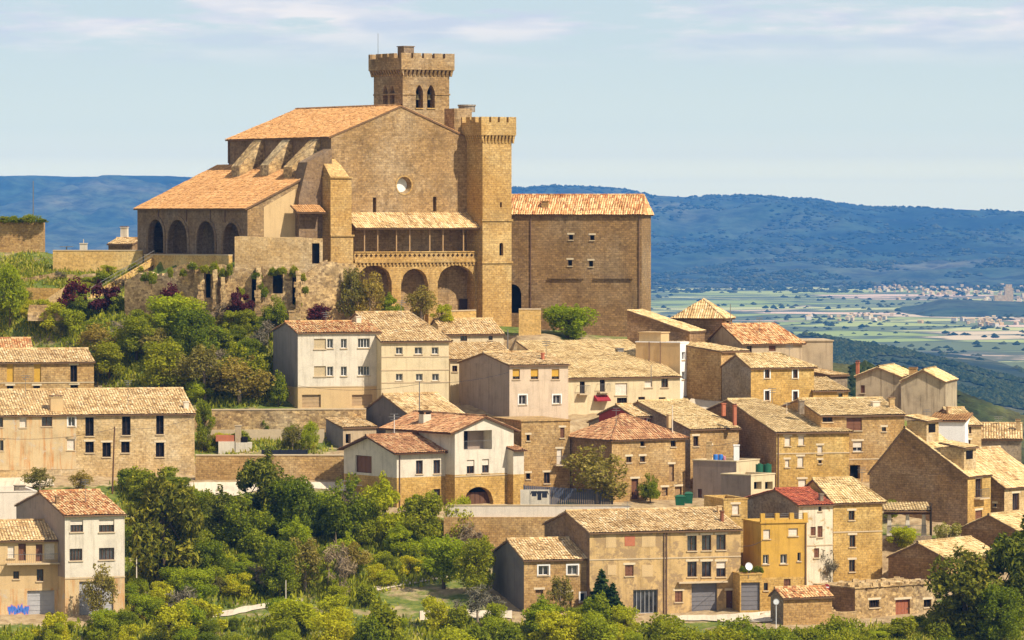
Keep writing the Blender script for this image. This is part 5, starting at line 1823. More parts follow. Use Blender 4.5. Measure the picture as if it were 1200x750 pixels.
# the plain: fields, hedges, bare ground
fp = t.scale(pos, (1 / 250.0, 1 / 230.0, 0))
wob = t.n('ShaderNodeTexNoise'); wob.inputs['Scale'].default_value = 0.9; t.l(fp, wob.inputs['Vector'])
fpw = t.mix(0.35, fp, wob.outputs['Color'], 'LINEAR_LIGHT')
vor = t.n('ShaderNodeTexVoronoi'); vor.inputs['Scale'].default_value = 1.0; t.l(fpw, vor.inputs['Vector'])
sc_ = t.n('ShaderNodeSeparateColor'); t.l(vor.outputs['Color'], sc_.inputs[0])
field = t.ramp(sc_.outputs[0], [(0.0, (0.10, 0.13, 0.045, 1)), (0.16, (0.26, 0.32, 0.07, 1)), (0.34, (0.46, 0.46, 0.16, 1)), (0.5, (0.15, 0.18, 0.07, 1)), (0.62, (0.60, 0.46, 0.28, 1)), (0.76, (0.34, 0.38, 0.10, 1)), (0.9, (0.66, 0.46, 0.32, 1))], 'CONSTANT')
ve = t.n('ShaderNodeTexVoronoi', feature='DISTANCE_TO_EDGE'); ve.inputs['Scale'].default_value = 1.0; t.l(fpw, ve.inputs['Vector'])
field = t.mix(t.rng(ve.outputs['Distance'], 0.03, 0.08, 0.85, 0), field, (0.03, 0.055, 0.025, 1))
wn_ = t.noise(t.scale(pos, (1 / 420.0, 1 / 420.0, 0)), 1.0, 6, 0.7)
field = t.mix(t.rng(wn_, 0.53, 0.57, 0, 0.9), field, (0.035, 0.06, 0.03, 1))
bn_ = t.noise(t.scale(pos, (1 / 260.0, 1 / 500.0, 0)), 1.0, 5, 0.7)
field = t.mix(0.12, field, (0.27, 0.26, 0.17, 1))
field = t.mix(t.rng(bn_, 0.62, 0.68, 0, 0.6), field, (0.66, 0.44, 0.30, 1))
near_f = t.rng(sep.outputs[1], 2300, 3200, 0, 1)
scrub = t.ramp(t.noise(pos, 0.02, 6, 0.75), [(0.35, (0.03, 0.05, 0.018, 1)), (0.6, (0.09, 0.10, 0.03, 1)), (0.75, (0.24, 0.20, 0.10, 1))])
col = t.mix(t.rng(sep.outputs[1], 640, 760, 0, 1), col, scrub)
col = t.mix(near_f, col, field)
me.materials.append(t.finish(col, 0.95, n2, 0.06))
go = bpy.data.objects.new('ground', me); COL.objects.link(go)
go['kind'] = 'structure'

# roads and paths as sheets on the ground
def draped(name, left, right, mat, lift=0.09, n=16, m=5):
    mb = MB()
    def along(pts, f):
        k = f * (len(pts) - 1); i = min(int(k), len(pts) - 2); g = k - i
        return (pts[i][0] + (pts[i + 1][0] - pts[i][0]) * g, pts[i][1] + (pts[i + 1][1] - pts[i][1]) * g)
    G = []
    for a in range(n + 1):
        p, q = along(left, a / n), along(right, a / n)
        A, B = ground_hit(*p), ground_hit(*q)
        if A is None or B is None:
            return None
        row = []
        for k in range(m + 1):
            v = A.lerp(B, k / m)
            row.append(Vector((v.x, v.y, ground_z(v.x, v.y) + lift)))
        G.append(row)
    for a in range(n):
        for k in range(m):
            mb.face([G[a][k], G[a][k + 1], G[a + 1][k + 1], G[a + 1][k]])
    o = mb.build(name, mat)
    o['kind'] = 'structure'
    return o


m_plaster('gravel', (0.60, 0.50, 0.37, 1), 0.22)
m_plaster('asphalt_pale', (0.40, 0.34, 0.29, 1), 0.2)
draped('road', [(205, 588), (260, 585), (300, 577), (340, 573), (420, 577)], [(205, 568), (260, 566), (300, 566), (340, 566), (420, 567)], 'gravel')
draped('forecourt', [(-20, 574), (30, 573), (64, 570)], [(-20, 561), (30, 561), (60, 562)], 'gravel')
draped('path', [(215, 728), (262, 724), (300, 716), (356, 707)], [(215, 722), (262, 717), (300, 710), (356, 703)], 'gravel')
draped('dirt_path', [(436, 696), (470, 688), (505, 681), (540, 676)], [(436, 690), (470, 682), (505, 675), (540, 671)], 'gravel')
draped('clearing', [(492, 728), (540, 726), (600, 726)], [(492, 717), (540, 716), (600, 717)], 'gravel')
draped('street', [(790, 729), (820, 729), (860, 730), (905, 730)], [(790, 723), (820, 723), (860, 721), (905, 717)], 'gravel', lift=0.12)
draped('alley', [(806, 478), (830, 482), (850, 482)], [(815, 462), (830, 462), (845, 464)], 'gravel', lift=0.1)

# ------------------------------------------------------------------ far hills and mountains
m_t = NT('mountain')
pos = m_t.n('ShaderNodeNewGeometry').outputs['Position']
f1 = m_t.noise(m_t.scale(pos, (1 / 700.0, 1 / 900.0, 1 / 350.0)), 1.0, 7, 0.65)
f2 = m_t.noise(m_t.scale(pos, (1 / 60.0, 1 / 90.0, 1 / 16.0)), 1.0, 4, 0.75)
c_ = m_t.ramp(f1, [(0.40, (0.008, 0.02, 0.012, 1)), (0.50, (0.03, 0.05, 0.024, 1)), (0.60, (0.055, 0.066, 0.034, 1)), (0.72, (0.12, 0.11, 0.065, 1))])
c_ = m_t.mix(1.0, c_, m_t.ramp(f2, [(0.38, g3(0.45)), (0.62, g3(1.7))]), 'MULTIPLY')
m_t.finish(c_, 0.95, None)
M['mountain'] = m_t.mat
h_t = NT('hillside')
pos = h_t.n('ShaderNodeNewGeometry').outputs['Position']
f1 = h_t.noise(h_t.scale(pos, (1 / 160.0, 1 / 160.0, 1 / 60.0)), 1.0, 6, 0.65)
f2 = h_t.noise(h_t.scale(pos, (1 / 9.0, 1 / 9.0, 1 / 5.0)), 1.0, 4, 0.75)
c_ = h_t.ramp(f1, [(0.40, (0.010, 0.020, 0.008, 1)), (0.52, (0.028, 0.042, 0.012, 1)), (0.62, (0.08, 0.078, 0.026, 1)), (0.70, (0.24, 0.18, 0.09, 1))])
c_ = h_t.mix(1.0, c_, h_t.ramp(f2, [(0.35, g3(0.35)), (0.65, g3(1.6))]), 'MULTIPLY')
h_t.finish(c_, 0.95, f2, 1.5)
M['hillside'] = h_t.mat


def ridge_field(name, prof, D0, Dc, D1, base, mat, n=180, m=60, rough=0.16, freq=1.0, seed=0, px0=-500, px1=1700, pw=1.0):
    """a range whose skyline has the photograph's profile, rising from its foot at D0 to the crest at Dc"""
    xs = np.linspace(px0, px1, n)
    cy = np.interp(xs, [p[0] for p in prof], [p[1] for p in prof])
    mb_v, mb_f = [], []
    rows = np.concatenate([np.linspace(D0, Dc, m), np.linspace(Dc, D1, 12)[1:]])
    for j, D in enumerate(rows):
        for i, px in enumerate(xs):
            zc = at(px, cy[i], Dc).z
            X = (px - 600) / FPX * Dc * (0.55 + 0.45 * D / Dc)
            if D <= Dc:
                f = (D - D0) / (Dc - D0)
                k = freq / (Dc - D0)
                rid = 0
                a_, w_ = 1.0, 0
                for o in range(5):
                    s = 2 ** o
                    v = 1 - abs(pnoise(Vector((X * k * 2.4 * s, D * k * 1.3 * s + seed, o * 7.1)))) * 2
                    rid += a_ * v; w_ += a_; a_ *= 0.52
                rid /= w_
                g = f ** pw
                g = g + (rid - 0.45) * rough * 3.2 * math.sin(math.pi * min(1, f)) ** 0.8
                tiny = 0.006 * pnoise(Vector((px * 0.22, seed, 3))) * f
                z = base + (zc - base) * max(-0.02, min(g, 0.985 if f < 0.97 else 1.0) + tiny)
            else:
                f = (D - Dc) / (D1 - Dc)
                z = base + (zc - base) * (1 - f)
            mb_v.append((X, D, z))
    R_ = len(rows)
    id_ = np.arange(R_ * n).reshape(R_, n)
    fs = np.stack([id_[:-1, :-1], id_[:-1, 1:], id_[1:, 1:], id_[1:, :-1]], -1).reshape(-1, 4)
    me = bpy.data.meshes.new(name)
    me.from_pydata(mb_v, [], fs.tolist())
    me.materials.append(M[mat])
    me.polygons.foreach_set('use_smooth', np.ones(len(fs), dtype=bool))
    o = bpy.data.objects.new(name, me); COL.objects.link(o)
    o['kind'] = 'structure'
    FIELDS[name] = (np.array(mb_v).reshape(R_, n, 3), m)
    return o


FIELDS = {}
SKY = [(-1500, 222), (-900, 208), (-500, 214), (0, 207), (50, 206), (100, 208), (215, 208), (330, 214), (450, 218), (600, 222), (650, 218), (700, 220), (735, 223), (765, 229), (800, 231), (840, 230), (862, 229), (900, 231), (955, 234), (985, 239), (1010, 242), (1060, 243), (1120, 246), (1160, 248), (1200, 249), (1700, 246), (2300, 240), (2900, 250)]
ridge_field('mountains', SKY, 10300, 14200, 16500, -151, 'mountain', n=640, m=100, rough=0.23, freq=2.2, pw=0.85, px0=-1500, px1=2900)
ridge_field('foothills', [(-500, 300), (600, 312), (760, 318), (860, 306), (930, 300), (1010, 306), (1080, 300), (1150, 296), (1240, 300), (1700, 300)], 9300, 10900, 12200, -151, 'mountain', n=420, m=40, rough=0.22, freq=2.4, seed=31, px0=-1500, px1=2900)
ridge_field('low_hill', [(1020, 366), (1064, 363), (1085, 355), (1105, 350), (1150, 352), (1210, 354), (1330, 362), (1380, 366)], 6650, 7100, 7500, -151, 'mountain', n=80, m=24, rough=0.06, seed=12, px0=1020, px1=1380)
ridge_field('wooded_hill', [(700, 380), (880, 388), (960, 395), (1000, 402), (1060, 412), (1110, 424), (1160, 438), (1200, 447), (1300, 470), (1450, 500)], 2500, 3900, 5100, -152, 'hillside', n=260, m=70, rough=0.10, freq=2.0, seed=5, px0=600, px1=1500, pw=0.9)
ridge_field('hill_slope', [(880, 410), (1000, 428), (1075, 440), (1110, 452), (1150, 468), (1200, 486), (1300, 520), (1400, 545)], 690, 1050, 1500, -140, 'hillside', n=220, m=70, rough=0.06, freq=2.0, seed=9, px0=820, px1=1450, pw=0.9)

def far_wood(name, label, field, n, size, px0, px1, seed, f0=0.05):
    V3, m = FIELDS[field]
    rng = np.random.RandomState(seed)
    Vv, Ff, tint = [], [], []
    R2, C2 = m - 1, V3.shape[1] - 1
    pxs = 600 + FPX * V3[:, :, 0] / V3[:, :, 1]
    dens = rng.uniform(0, 99)
    k = 0
    tries = 0
    while k < n and tries < n * 8:
        tries += 1
        j = int(R2 * (f0 + (1 - f0) * rng.rand())); i = rng.randint(C2)
        if not (px0 < pxs[j, i] < px1):
            continue
        a, b = rng.rand(), rng.rand()
        p = (V3[j, i] * (1 - a) + V3[j, i + 1] * a) * (1 - b) + (V3[j + 1, i] * (1 - a) + V3[j + 1, i + 1] * a) * b
        if pnoise(Vector((p[0] / (size * 22), p[1] / (size * 26), dens))) < -0.12 + 0.25 * rng.rand():
            continue
        s = size * rng.uniform(0.5, 1.1); h = s * rng.uniform(0.6, 1.0)
        o = len(Vv)
        x, y, z = p
        Vv += [(x - s, y, z + h * .3), (x, y - s, z + h * .3), (x + s, y, z + h * .3), (x, y + s, z + h * .3), (x + rng.normal() * s * .2, y, z + h), (x, y, z - h * .4)]
        for q in range(4):
            Ff.append((o + q, o + (q + 1) % 4, o + 4)); Ff.append((o + (q + 1) % 4, o + q, o + 5))
        tint += [rng.rand()] * 8
        k += 1
    me = bpy.data.meshes.new(name)
    me.from_pydata(Vv, [], Ff)
    t_ = me.attributes.new('tint', 'FLOAT', 'FACE'); t_.data.foreach_set('value', np.array(tint, dtype=np.float32))
    me.materials.append(M['leaf_far'])
    o = bpy.data.objects.new(name, me); COL.objects.link(o)
    tag(o, label, 'wood', kind='stuff')


far_wood('mountain_forest', 'dark forest covering the blue far mountains', 'mountains', 8000, 8, 560, 1230, 3, 0.12)
far_wood('foothill_wood', 'scattered woods over the low foothills of the mountains', 'foothills', 6000, 8, 740, 1230, 4)
far_wood('hill_wood', 'dark scrub wood on the hill beyond the village', 'wooded_hill', 12000, 4.2, 940, 1230, 5, 0.3)
far_wood('slope_scrub', 'dark scrub on the slope dropping away right of the village', 'hill_slope', 9000, 1.7, 1000, 1230, 6, 0.3)

_d = np.linspace(3600, 10400, 60)
FIELDS['plain'] = (np.array([[((px - 600) / FPX * d, d, -150.3) for px in np.linspace(700, 1300, 90)] for d in _d]), 60)
far_wood('plain_trees', 'dots and lines of dark trees scattered over the far plain', 'plain', 800, 5.5, 720, 1240, 8)
_d = np.linspace(8600, 10600, 40)
FIELDS['plain_edge'] = (np.array([[((px - 600) / FPX * d, d, -150.3) for px in np.linspace(700, 1300, 90)] for d in _d]), 40)
far_wood('foot_wood', 'woods where the far plain meets the foot of the mountains', 'plain_edge', 1500, 6.5, 720, 1240, 14)

# the little town out on the plain
rt = random.Random(11)
protos = []
for k in range(5):
    mb = MB()
    w, d_, hh, rr2 = rt.uniform(7, 13), rt.uniform(7, 11), rt.uniform(5, 9), rt.uniform(1.5, 2.5)
    mb.box((-w / 2, -d_ / 2, -2), (w / 2, d_ / 2, hh), 0)
    mb.face([(-w / 2 - .3, -d_ / 2 - .3, hh), (w / 2 + .3, -d_ / 2 - .3, hh), (w / 2 + .3, 0, hh + rr2), (-w / 2 - .3, 0, hh + rr2)], 1)
    mb.face([(w / 2 + .3, d_ / 2 + .3, hh), (-w / 2 - .3, d_ / 2 + .3, hh), (-w / 2 - .3, 0, hh + rr2), (w / 2 + .3, 0, hh + rr2)], 1)
    mb.face([(-w / 2, d_ / 2, hh), (-w / 2, -d_ / 2, hh), (-w / 2, 0, hh + rr2)], 0)
    mb.face([(w / 2, -d_ / 2, hh), (w / 2, d_ / 2, hh), (w / 2, 0, hh + rr2)], 0)
    protos.append((mb, ['cream', 'pink', 'tan', 'stone_pale', 'white'][k]))
built = []
cnt = 0
for k in range(270):
    c = rt.choice([(1175, 351, 26, 6), (1120, 345, 40, 5), (1150, 356, 30, 3), (1090, 340, 60, 4), (1050, 338, 26, 5), (1150, 336, 45, 6), (930, 331, 45, 3), (1010, 372, 30, 3), (1150, 378, 30, 3)])
    px, py = c[0] + rt.gauss(0, c[2] * 0.7), c[1] + rt.gauss(0, c[3] * 0.6)
    py = max(py, 327)
    d = ray(px, py)
    D = 149.0 / -d.z * d.y
    if D > 10200:
        continue
    p = at(px, py, D)
    kk = k % 5
    if k < 5:
        o = protos[kk][0].build('distant_house', [protos[kk][1], 'tan_tile'])
        built.append(o)
    else:
        o = built[kk].copy(); COL.objects.link(o)
    o.location = (p.x, p.y, -149.5)
    o.rotation_euler = (0, 0, rt.uniform(-0.8, 0.8))
    s = rt.uniform(0.35, 0.65)
    o.scale = (s, s, s)
    tag(o, 'tiny pale house of the far town out on the hazy plain', 'house', 'houses of the far town on the plain')
p = at(1182, 356, 149.0 / -ray(1182, 356).z * ray(1182, 356).y)
mb = MB()
mb.box((-7, -7, -1), (7, 7, 26)); mb.box((-5, -5, 26), (5, 5, 32)); mb.box((-24, -8, -1), (-7.02, 8, 14))
o = mb.build('distant_church', 'stone_pale'); o.location = p
tag(o, 'square towered church of the far town on the plain', 'church')
# ------------------------------------------------------------------ plants
def leaf_mesh(name, lobes, n, size, mat, seed, long=1.0, shell=0.5, up=0.3):
    rng = np.random.RandomState(seed)
    w = np.array([l[1][0] * l[1][1] * l[1][2] for l in lobes]) ** 0.7
    li = rng.choice(len(lobes), n, p=w / w.sum())
    C = np.array([l[0] for l in lobes])[li]
    Rr = np.array([l[1] for l in lobes])[li]
    d = rng.normal(size=(n, 3)); d /= np.linalg.norm(d, axis=1)[:, None]
    r = shell + (1.08 - shell) * rng.rand(n) ** 0.6
    # clumps: leaves gather around twig ends
    nt = max(8, n // 14)
    td = rng.normal(size=(nt, 3)); td /= np.linalg.norm(td, axis=1)[:, None]
    ti = rng.randint(0, nt, n)
    d = td[ti] * 1.0 + d * 0.22
    d /= np.linalg.norm(d, axis=1)[:, None]
    tr = shell + (1.12 - shell) * rng.rand(nt) ** 0.5
    r = tr[ti] + rng.normal(size=n) * 0.07
    P = C + d * Rr * r[:, None]
    nrm = rng.normal(size=(n, 3)) + d * 0.5 + np.array([0, 0, up])
    nrm /= np.linalg.norm(nrm, axis=1)[:, None]
    a = np.cross(nrm, rng.normal(size=(n, 3))); a /= np.linalg.norm(a, axis=1)[:, None]
    b = np.cross(nrm, a)
    s = size * (0.6 + 0.8 * rng.rand(n))[:, None]
    k = 0.28 * s
    V = np.stack([P - a * s * long * 0.5, P - b * s * 0.32 + a * k * 0.2, P + a * s * long * 0.5, P + b * s * 0.32 - a * k * 0.2], 1).reshape(-1, 3)
    F = np.arange(4 * n).reshape(n, 4)
    me = bpy.data.meshes.new(name)
    me.from_pydata(V.tolist(), [], F.tolist())
    lt = rng.rand(len(lobes)); tt = rng.rand(nt)
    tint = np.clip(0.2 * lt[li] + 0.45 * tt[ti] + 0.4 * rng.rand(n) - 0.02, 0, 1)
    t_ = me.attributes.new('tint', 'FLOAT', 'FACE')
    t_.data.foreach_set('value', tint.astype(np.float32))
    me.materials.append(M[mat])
    return me


def trunk_mesh(name, h, r, lobes, mat, seed, nb=7):
    rnd = random.Random(seed)
    mb = MB()
    p = Vector((0, 0, -0.5)); q = Vector((rnd.uniform(-.1, .1), rnd.uniform(-.1, .1), h * 0.45))
    mb.tube(p, q, r * 1.25, r * 0.85, n=7)
    q2 = q + Vector((rnd.uniform(-.2, .2), rnd.uniform(-.2, .2), h * 0.3))
    mb.tube(q, q2, r * 0.85, r * 0.4, n=6)
    for l in lobes[:nb * 2]:
        c = Vector(l[0])
        s = q.lerp(q2, rnd.random())
        m = s.lerp(c, 0.55) + Vector((rnd.uniform(-.15, .15), rnd.uniform(-.15, .15), 0.1))
        mb.tube(s, m, r * 0.42, r * 0.25, n=5); mb.tube(m, c, r * 0.25, r * 0.08, n=4)
    for mm in [mat]:
        pass
    o = mb.build(name, mat)
    me = o.data
    bpy.data.objects.remove(o)
    return me


def lobes_round(seed, H, Wd, n, bottom=0.15):
    rnd = random.Random(seed)
    L = []
    for k in range(n):
        a = rnd.uniform(0, 6.28)
        z = H * (bottom + (1 - bottom) * rnd.uniform(0.12, 0.88))
        f = math.sin(math.pi * min(0.95, max(0.12, (z / H - bottom) / (1 - bottom) * 0.8 + 0.14)))
        rr = Wd / 2 * f * math.sqrt(rnd.uniform(0.02, 0.75))
        s = Wd * rnd.uniform(0.10, 0.23)
        L.append(((rr * math.cos(a), rr * math.sin(a), z), (s * rnd.uniform(0.7, 1.2), s * rnd.uniform(0.7, 1.2), s * rnd.uniform(0.6, 1.15))))
    for k in range(n // 2):      # shoots that break the outline
        a = rnd.uniform(0, 6.28)
        z = H * rnd.uniform(0.35, 1.04)
        rr = Wd / 2 * rnd.uniform(0.45, 1.0) * (1.15 - 0.75 * z / H)
        s = Wd * rnd.uniform(0.04, 0.085)
        L.append(((rr * math.cos(a), rr * math.sin(a), z), (s, s, s * rnd.uniform(1.2, 2.6))))
    return L


def lobes_cone(seed, H, Wd, n):
    rnd = random.Random(seed)
    L = []
    for k in range(n):
        f = (k + 0.5) / n
        z = H * (0.06 + 0.92 * f)
        a = k * 2.4
        rr = Wd / 2 * (1 - f) * rnd.uniform(0.45, 0.8)
        s = Wd * (0.05 + 0.16 * (1 - f))
        L.append(((rr * math.cos(a), rr * math.sin(a), z), (s, s, s * 0.5)))
    L.append(((0, 0, H * 0.97), (Wd * 0.03, Wd * 0.03, H * 0.05)))
    return L


PR = {}


def proto(key, lobes, n, size, mat, H, W_, trunk='bark', tr=0.14, **kw):
    PR[key] = (leaf_mesh(key + '_crown', lobes, n, size, mat, hash(key) % 1000 if False else sum(map(ord, key)), **kw),
               trunk_mesh(key + '_trunk', H, tr, lobes, trunk, 5) if trunk else None, H, W_)


for v in range(3):
    proto(f'green{v}', lobes_round(10 + v, 6.0, 5.2, 22), 8000, 0.25, 'leaf_green', 6.0, 5.2, shell=0.35)
    proto(f'bright{v}', lobes_round(20 + v, 5.0, 4.6, 18), 7000, 0.23, 'leaf_bright', 5.0, 4.6, shell=0.3)
for v in range(2):
    proto(f'yellow{v}', lobes_round(30 + v, 3.0, 3.6, 13, 0.05), 4200, 0.2, 'leaf_yellow', 3.0, 3.6, tr=0.07, shell=0.3)
    proto(f'olive{v}', lobes_round(40 + v, 5.0, 4.4, 18), 3600, 0.24, 'leaf_olive', 5.0, 4.4, trunk='bark_pale', shell=0.3)
    proto(f'pine{v}', lobes_round(50 + v, 9.0, 7.0, 30, 0.08), 8000, 0.36, 'leaf_pine', 9.0, 7.0, tr=0.25, shell=0.45, long=1.6)
    proto(f'purple{v}', lobes_round(60 + v, 3.5, 3.2, 12, 0.1), 2600, 0.24, 'leaf_purple', 3.5, 3.2, tr=0.08, shell=0.25)
    proto(f'bush{v}', lobes_round(70 + v, 2.2, 3.0, 11, 0.0), 3200, 0.2, 'leaf_green', 2.2, 3.0, tr=0.06, shell=0.35)
    proto(f'brown{v}', lobes_round(80 + v, 3.2, 3.2, 12, 0.05), 700, 0.11, 'leaf_brown', 3.2, 3.2, trunk='bark_pale', tr=0.07, shell=0.1, long=6.0)
proto('fir0', lobes_cone(90, 7.0, 4.0, 42), 5200, 0.3, 'leaf_fir', 7.0, 4.0, tr=0.14, shell=0.4, long=1.7)
proto('blossom0', lobes_round(95, 3.0, 4.0, 13, 0.0), 2600, 0.24, 'leaf_blossom', 3.0, 4.0, tr=0.07, shell=0.4)
proto('hedge0', lobes_round(97, 1.3, 3.4, 12, 0.0), 2400, 0.19, 'leaf_green', 1.3, 3.4, tr=0.05, shell=0.45)
PRN = random.Random(21)


def plant(key, p, h, w, name, label, cat='tree', group=None, rot=None):
    cm, tm, H, W_ = PR[key]
    e = bpy.data.objects.new(name, None); COL.objects.link(e)
    e.location = p
    e.rotation_euler = (0, 0, PRN.uniform(0, 6.28) if rot is None else rot)
    e.scale = (w / W_, w / W_, h / H)
    tag(e, label, cat, group)
    c = bpy.data.objects.new('crown' if cat == 'tree' else 'foliage', cm); COL.objects.link(c); c.parent = e
    if tm:
        t_ = bpy.data.objects.new('trunk' if cat == 'tree' else 'stem', tm); COL.objects.link(t_); t_.parent = e
    return e


def ppix(key, px, yb, hp, wp, name, label, cat='tree', group=None, D=None):
    p = ground_hit(px, yb) if D is None else at(px, yb, D)
    if p is None:
        p = at(px, yb, depth_of(yb))
    if D is not None:
        p.z = min(p.z, p.z)
    s = p.y / FPX
    return plant(key, p, hp * s, wp * s, name, label, cat, group)


DEP = {(411, 380): 550.5, (433, 380): 550, (458, 372): 551, (494, 376): 551, (518, 378): 551.5, (324, 383): 545, (199, 376): 545, (282, 381): 545, (376, 381): 545, (90, 378): 556, (122, 378): 556, (700, 590): 489.6, (665, 403): 553}
# trees and shrubs one can point at: (kind, x, foot y, height, width, name, label, category)
for a in [
    ('purple0', 90, 378, 50, 44, 'plum_tree', 'purple leaved plum tree leftmost below the terrace stairs'),
    ('purple1', 122, 378, 48, 46, 'plum_tree', 'purple leaved plum tree under the stairs, second from the left'),
    ('purple0', 199, 376, 42, 34, 'plum_tree', 'tall purple leaved plum tree before the overgrown wall'),
    ('purple1', 282, 381, 42, 32, 'plum_tree', 'purple leaved plum tree beside a stone pillar under the window hole'),
    ('purple0', 376, 381, 24, 34, 'plum_tree', 'low wide purple plum bush behind the wide white house'),
    ('olive0', 411, 380, 66, 40, 'tree', 'tall grey green tree at the foot of the church corner buttress'),
    ('olive1', 433, 380, 60, 38, 'tree', 'loose grey green tree under the left loggia arch'),
    ('bright0', 458, 372, 26, 28, 'shrub', 'bright green shrub under the middle of the loggia'),
    ('olive1', 494, 376, 40, 40, 'tree', 'thin olive coloured tree before the middle loggia arch'),
    ('yellow1', 518, 378, 20, 28, 'shrub', 'pale shrub by the low wall under the right loggia arch'),
    ('green0', 324, 383, 36, 30, 'tree', 'small dark green tree between the plum trees under the ruined wall'),
    ('bright1', 665, 403, 46, 62, 'tree', 'round bright green tree standing before the church annex'),
    ('green1', 226, 424, 58, 66, 'tree', 'big olive green tree in the middle of the slope under the church'),
    ('green2', 160, 424, 52, 58, 'tree', 'rounded green tree on the slope above the long farmhouse'),
    ('green0', 284, 466, 62, 60, 'tree', 'leafy tree next to the shaded side wall of the wide white house'),
    ('green1', 192, 462, 60, 64, 'tree', 'dark leafy tree behind the right end of the long farmhouse'),
    ('olive0', 240, 470, 66, 58, 'tree', 'brownish green tree above the upper garden wall'),
    ('green2', 128, 448, 46, 50, 'tree', 'green tree just right of the house with orange shutters'),
    ('bush0', 326, 478, 36, 26, 'shrub', 'dark bush against the foot of the shaded wall of the wide white house'),
    ('green2', 240, 530, 58, 26, 'tree', 'narrow green tree at the right end of the long farmhouse'),
    ('bright2', 363, 530, 34, 22, 'tree', 'small bright tree on the kitchen garden terrace beside the shed'),
    ('olive1', 343, 528, 30, 30, 'tree', 'pale twiggy fruit tree on the kitchen garden terrace'),
    ('bush1', 312, 507, 14, 18, 'shrub', 'small dark bush on the middle garden terrace wall'),
    ('olive0', 47, 578, 30, 36, 'shrub', 'yellow green shrub in front of the plastered farmhouse wall'),
    ('olive1', 95, 576, 24, 30, 'shrub', 'thin shrub before the farmhouse next to the wooden pole'),
    ('olive1', 700, 590, 66, 80, 'tree', 'big olive tree in the fenced yard of the red hipped house'),
    ('green0', 762, 590, 34, 26, 'tree', 'small green tree by the wooden door of the red hipped house'),
    ('bush0', 662, 575, 20, 30, 'shrub', 'green bush behind the grey blue fence'),
    ('pine0', 192, 690, 128, 84, 'pine_tree', 'large dark pine right of the tall white house at the lower left'),
    ('pine1', 304, 622, 86, 62, 'pine_tree', 'dark pine rising before the road below the kitchen garden'),
    ('pine1', 262, 640, 62, 54, 'pine_tree', 'low dark pine left of the one that rises before the road'),
    ('green1', 350, 640, 74, 56, 'tree', 'green tree under the road edge left of the villa wing'),
    ('green0', 405, 640, 80, 66, 'tree', 'full green tree reaching up to the villa garage'),
    ('bright0', 452, 640, 76, 62, 'tree', 'tall fresh green tree covering the foot of the villa wing'),
    ('green2', 492, 650, 70, 58, 'tree', 'green tree left of the villa arch'),
    ('yellow0', 537, 640, 54, 44, 'tree', 'yellow green tree at the left end of the pale parapet'),
    ('bright1', 520, 690, 62, 62, 'tree', 'rounded green tree on the edge of the grassy clearing'),
    ('green1', 560, 700, 66, 54, 'tree', 'dark leafy tree left of the small stone barn'),
    ('brown0', 398, 700, 64, 44, 'tree', 'bare twiggy tree in the middle of the lower woods'),
    ('brown1', 560, 730, 40, 60, 'tree', 'bare shrub on the trail left of the small stone barn'),
    ('fir0', 705, 724, 56, 44, 'fir_tree', 'dark double topped fir in front of the two barns'),
    ('fir0', 718, 728, 44, 36, 'fir_tree', 'smaller dark fir right against the double topped fir'),
    ('olive0', 656, 726, 50, 34, 'tree', 'thin leafy tree before the door of the small stone barn'),
    ('olive1', 118, 728, 64, 40, 'tree', 'spindly green tree before the grey garage of the tall white house'),
    ('pine0', 1130, 748, 98, 84, 'pine_tree', 'broad pine with a sunlit crown before the ruin at the lower right'),
    ('pine1', 1188, 742, 120, 80, 'pine_tree', 'tall dark pine at the lower right corner'),
    ('green1', 1172, 760, 70, 66, 'tree', 'shaded tree under the tall dark pine'),
    ('blossom0', 1112, 636, 26, 32, 'shrub', 'round bush dotted with pale blossom under the large brown gable'),
    ('bright1', 1058, 646, 28, 40, 'shrub', 'bright shrub below the pergola'),
    ('green2', 1042, 614, 26, 24, 'shrub', 'small dark green bush at the left of the pergola'),
    ('brown0', 970, 692, 52, 26, 'tree', 'bare little tree before the peeling cream house'),
    ('bush1', 30, 292, 0.1, 0.1, 'shrub', None),
    ('bright2', 12, 385, 70, 40, 'tree', 'green tree at the left edge on the grassy slope'),
    ('yellow1', 66, 388, 30, 44, 'shrub', 'pale yellow green shrub on the grassy slope at the left'),
]:
    if a[6] is None:
        continue
    cat = 'shrub' if a[5] == 'shrub' else 'tree'
    ppix(a[0], a[1], a[2], a[3], a[4], a[5], a[6], cat, D=DEP.get((a[1], a[2])))


def inpoly(x, y, P):
    c = False
    j = len(P) - 1
    for i in range(len(P)):
        if (P[i][1] > y) != (P[j][1] > y) and x < (P[j][0] - P[i][0]) * (y - P[i][1]) / (P[j][1] - P[i][1]) + P[i][0]:
            c = not c
        j = i
    return c


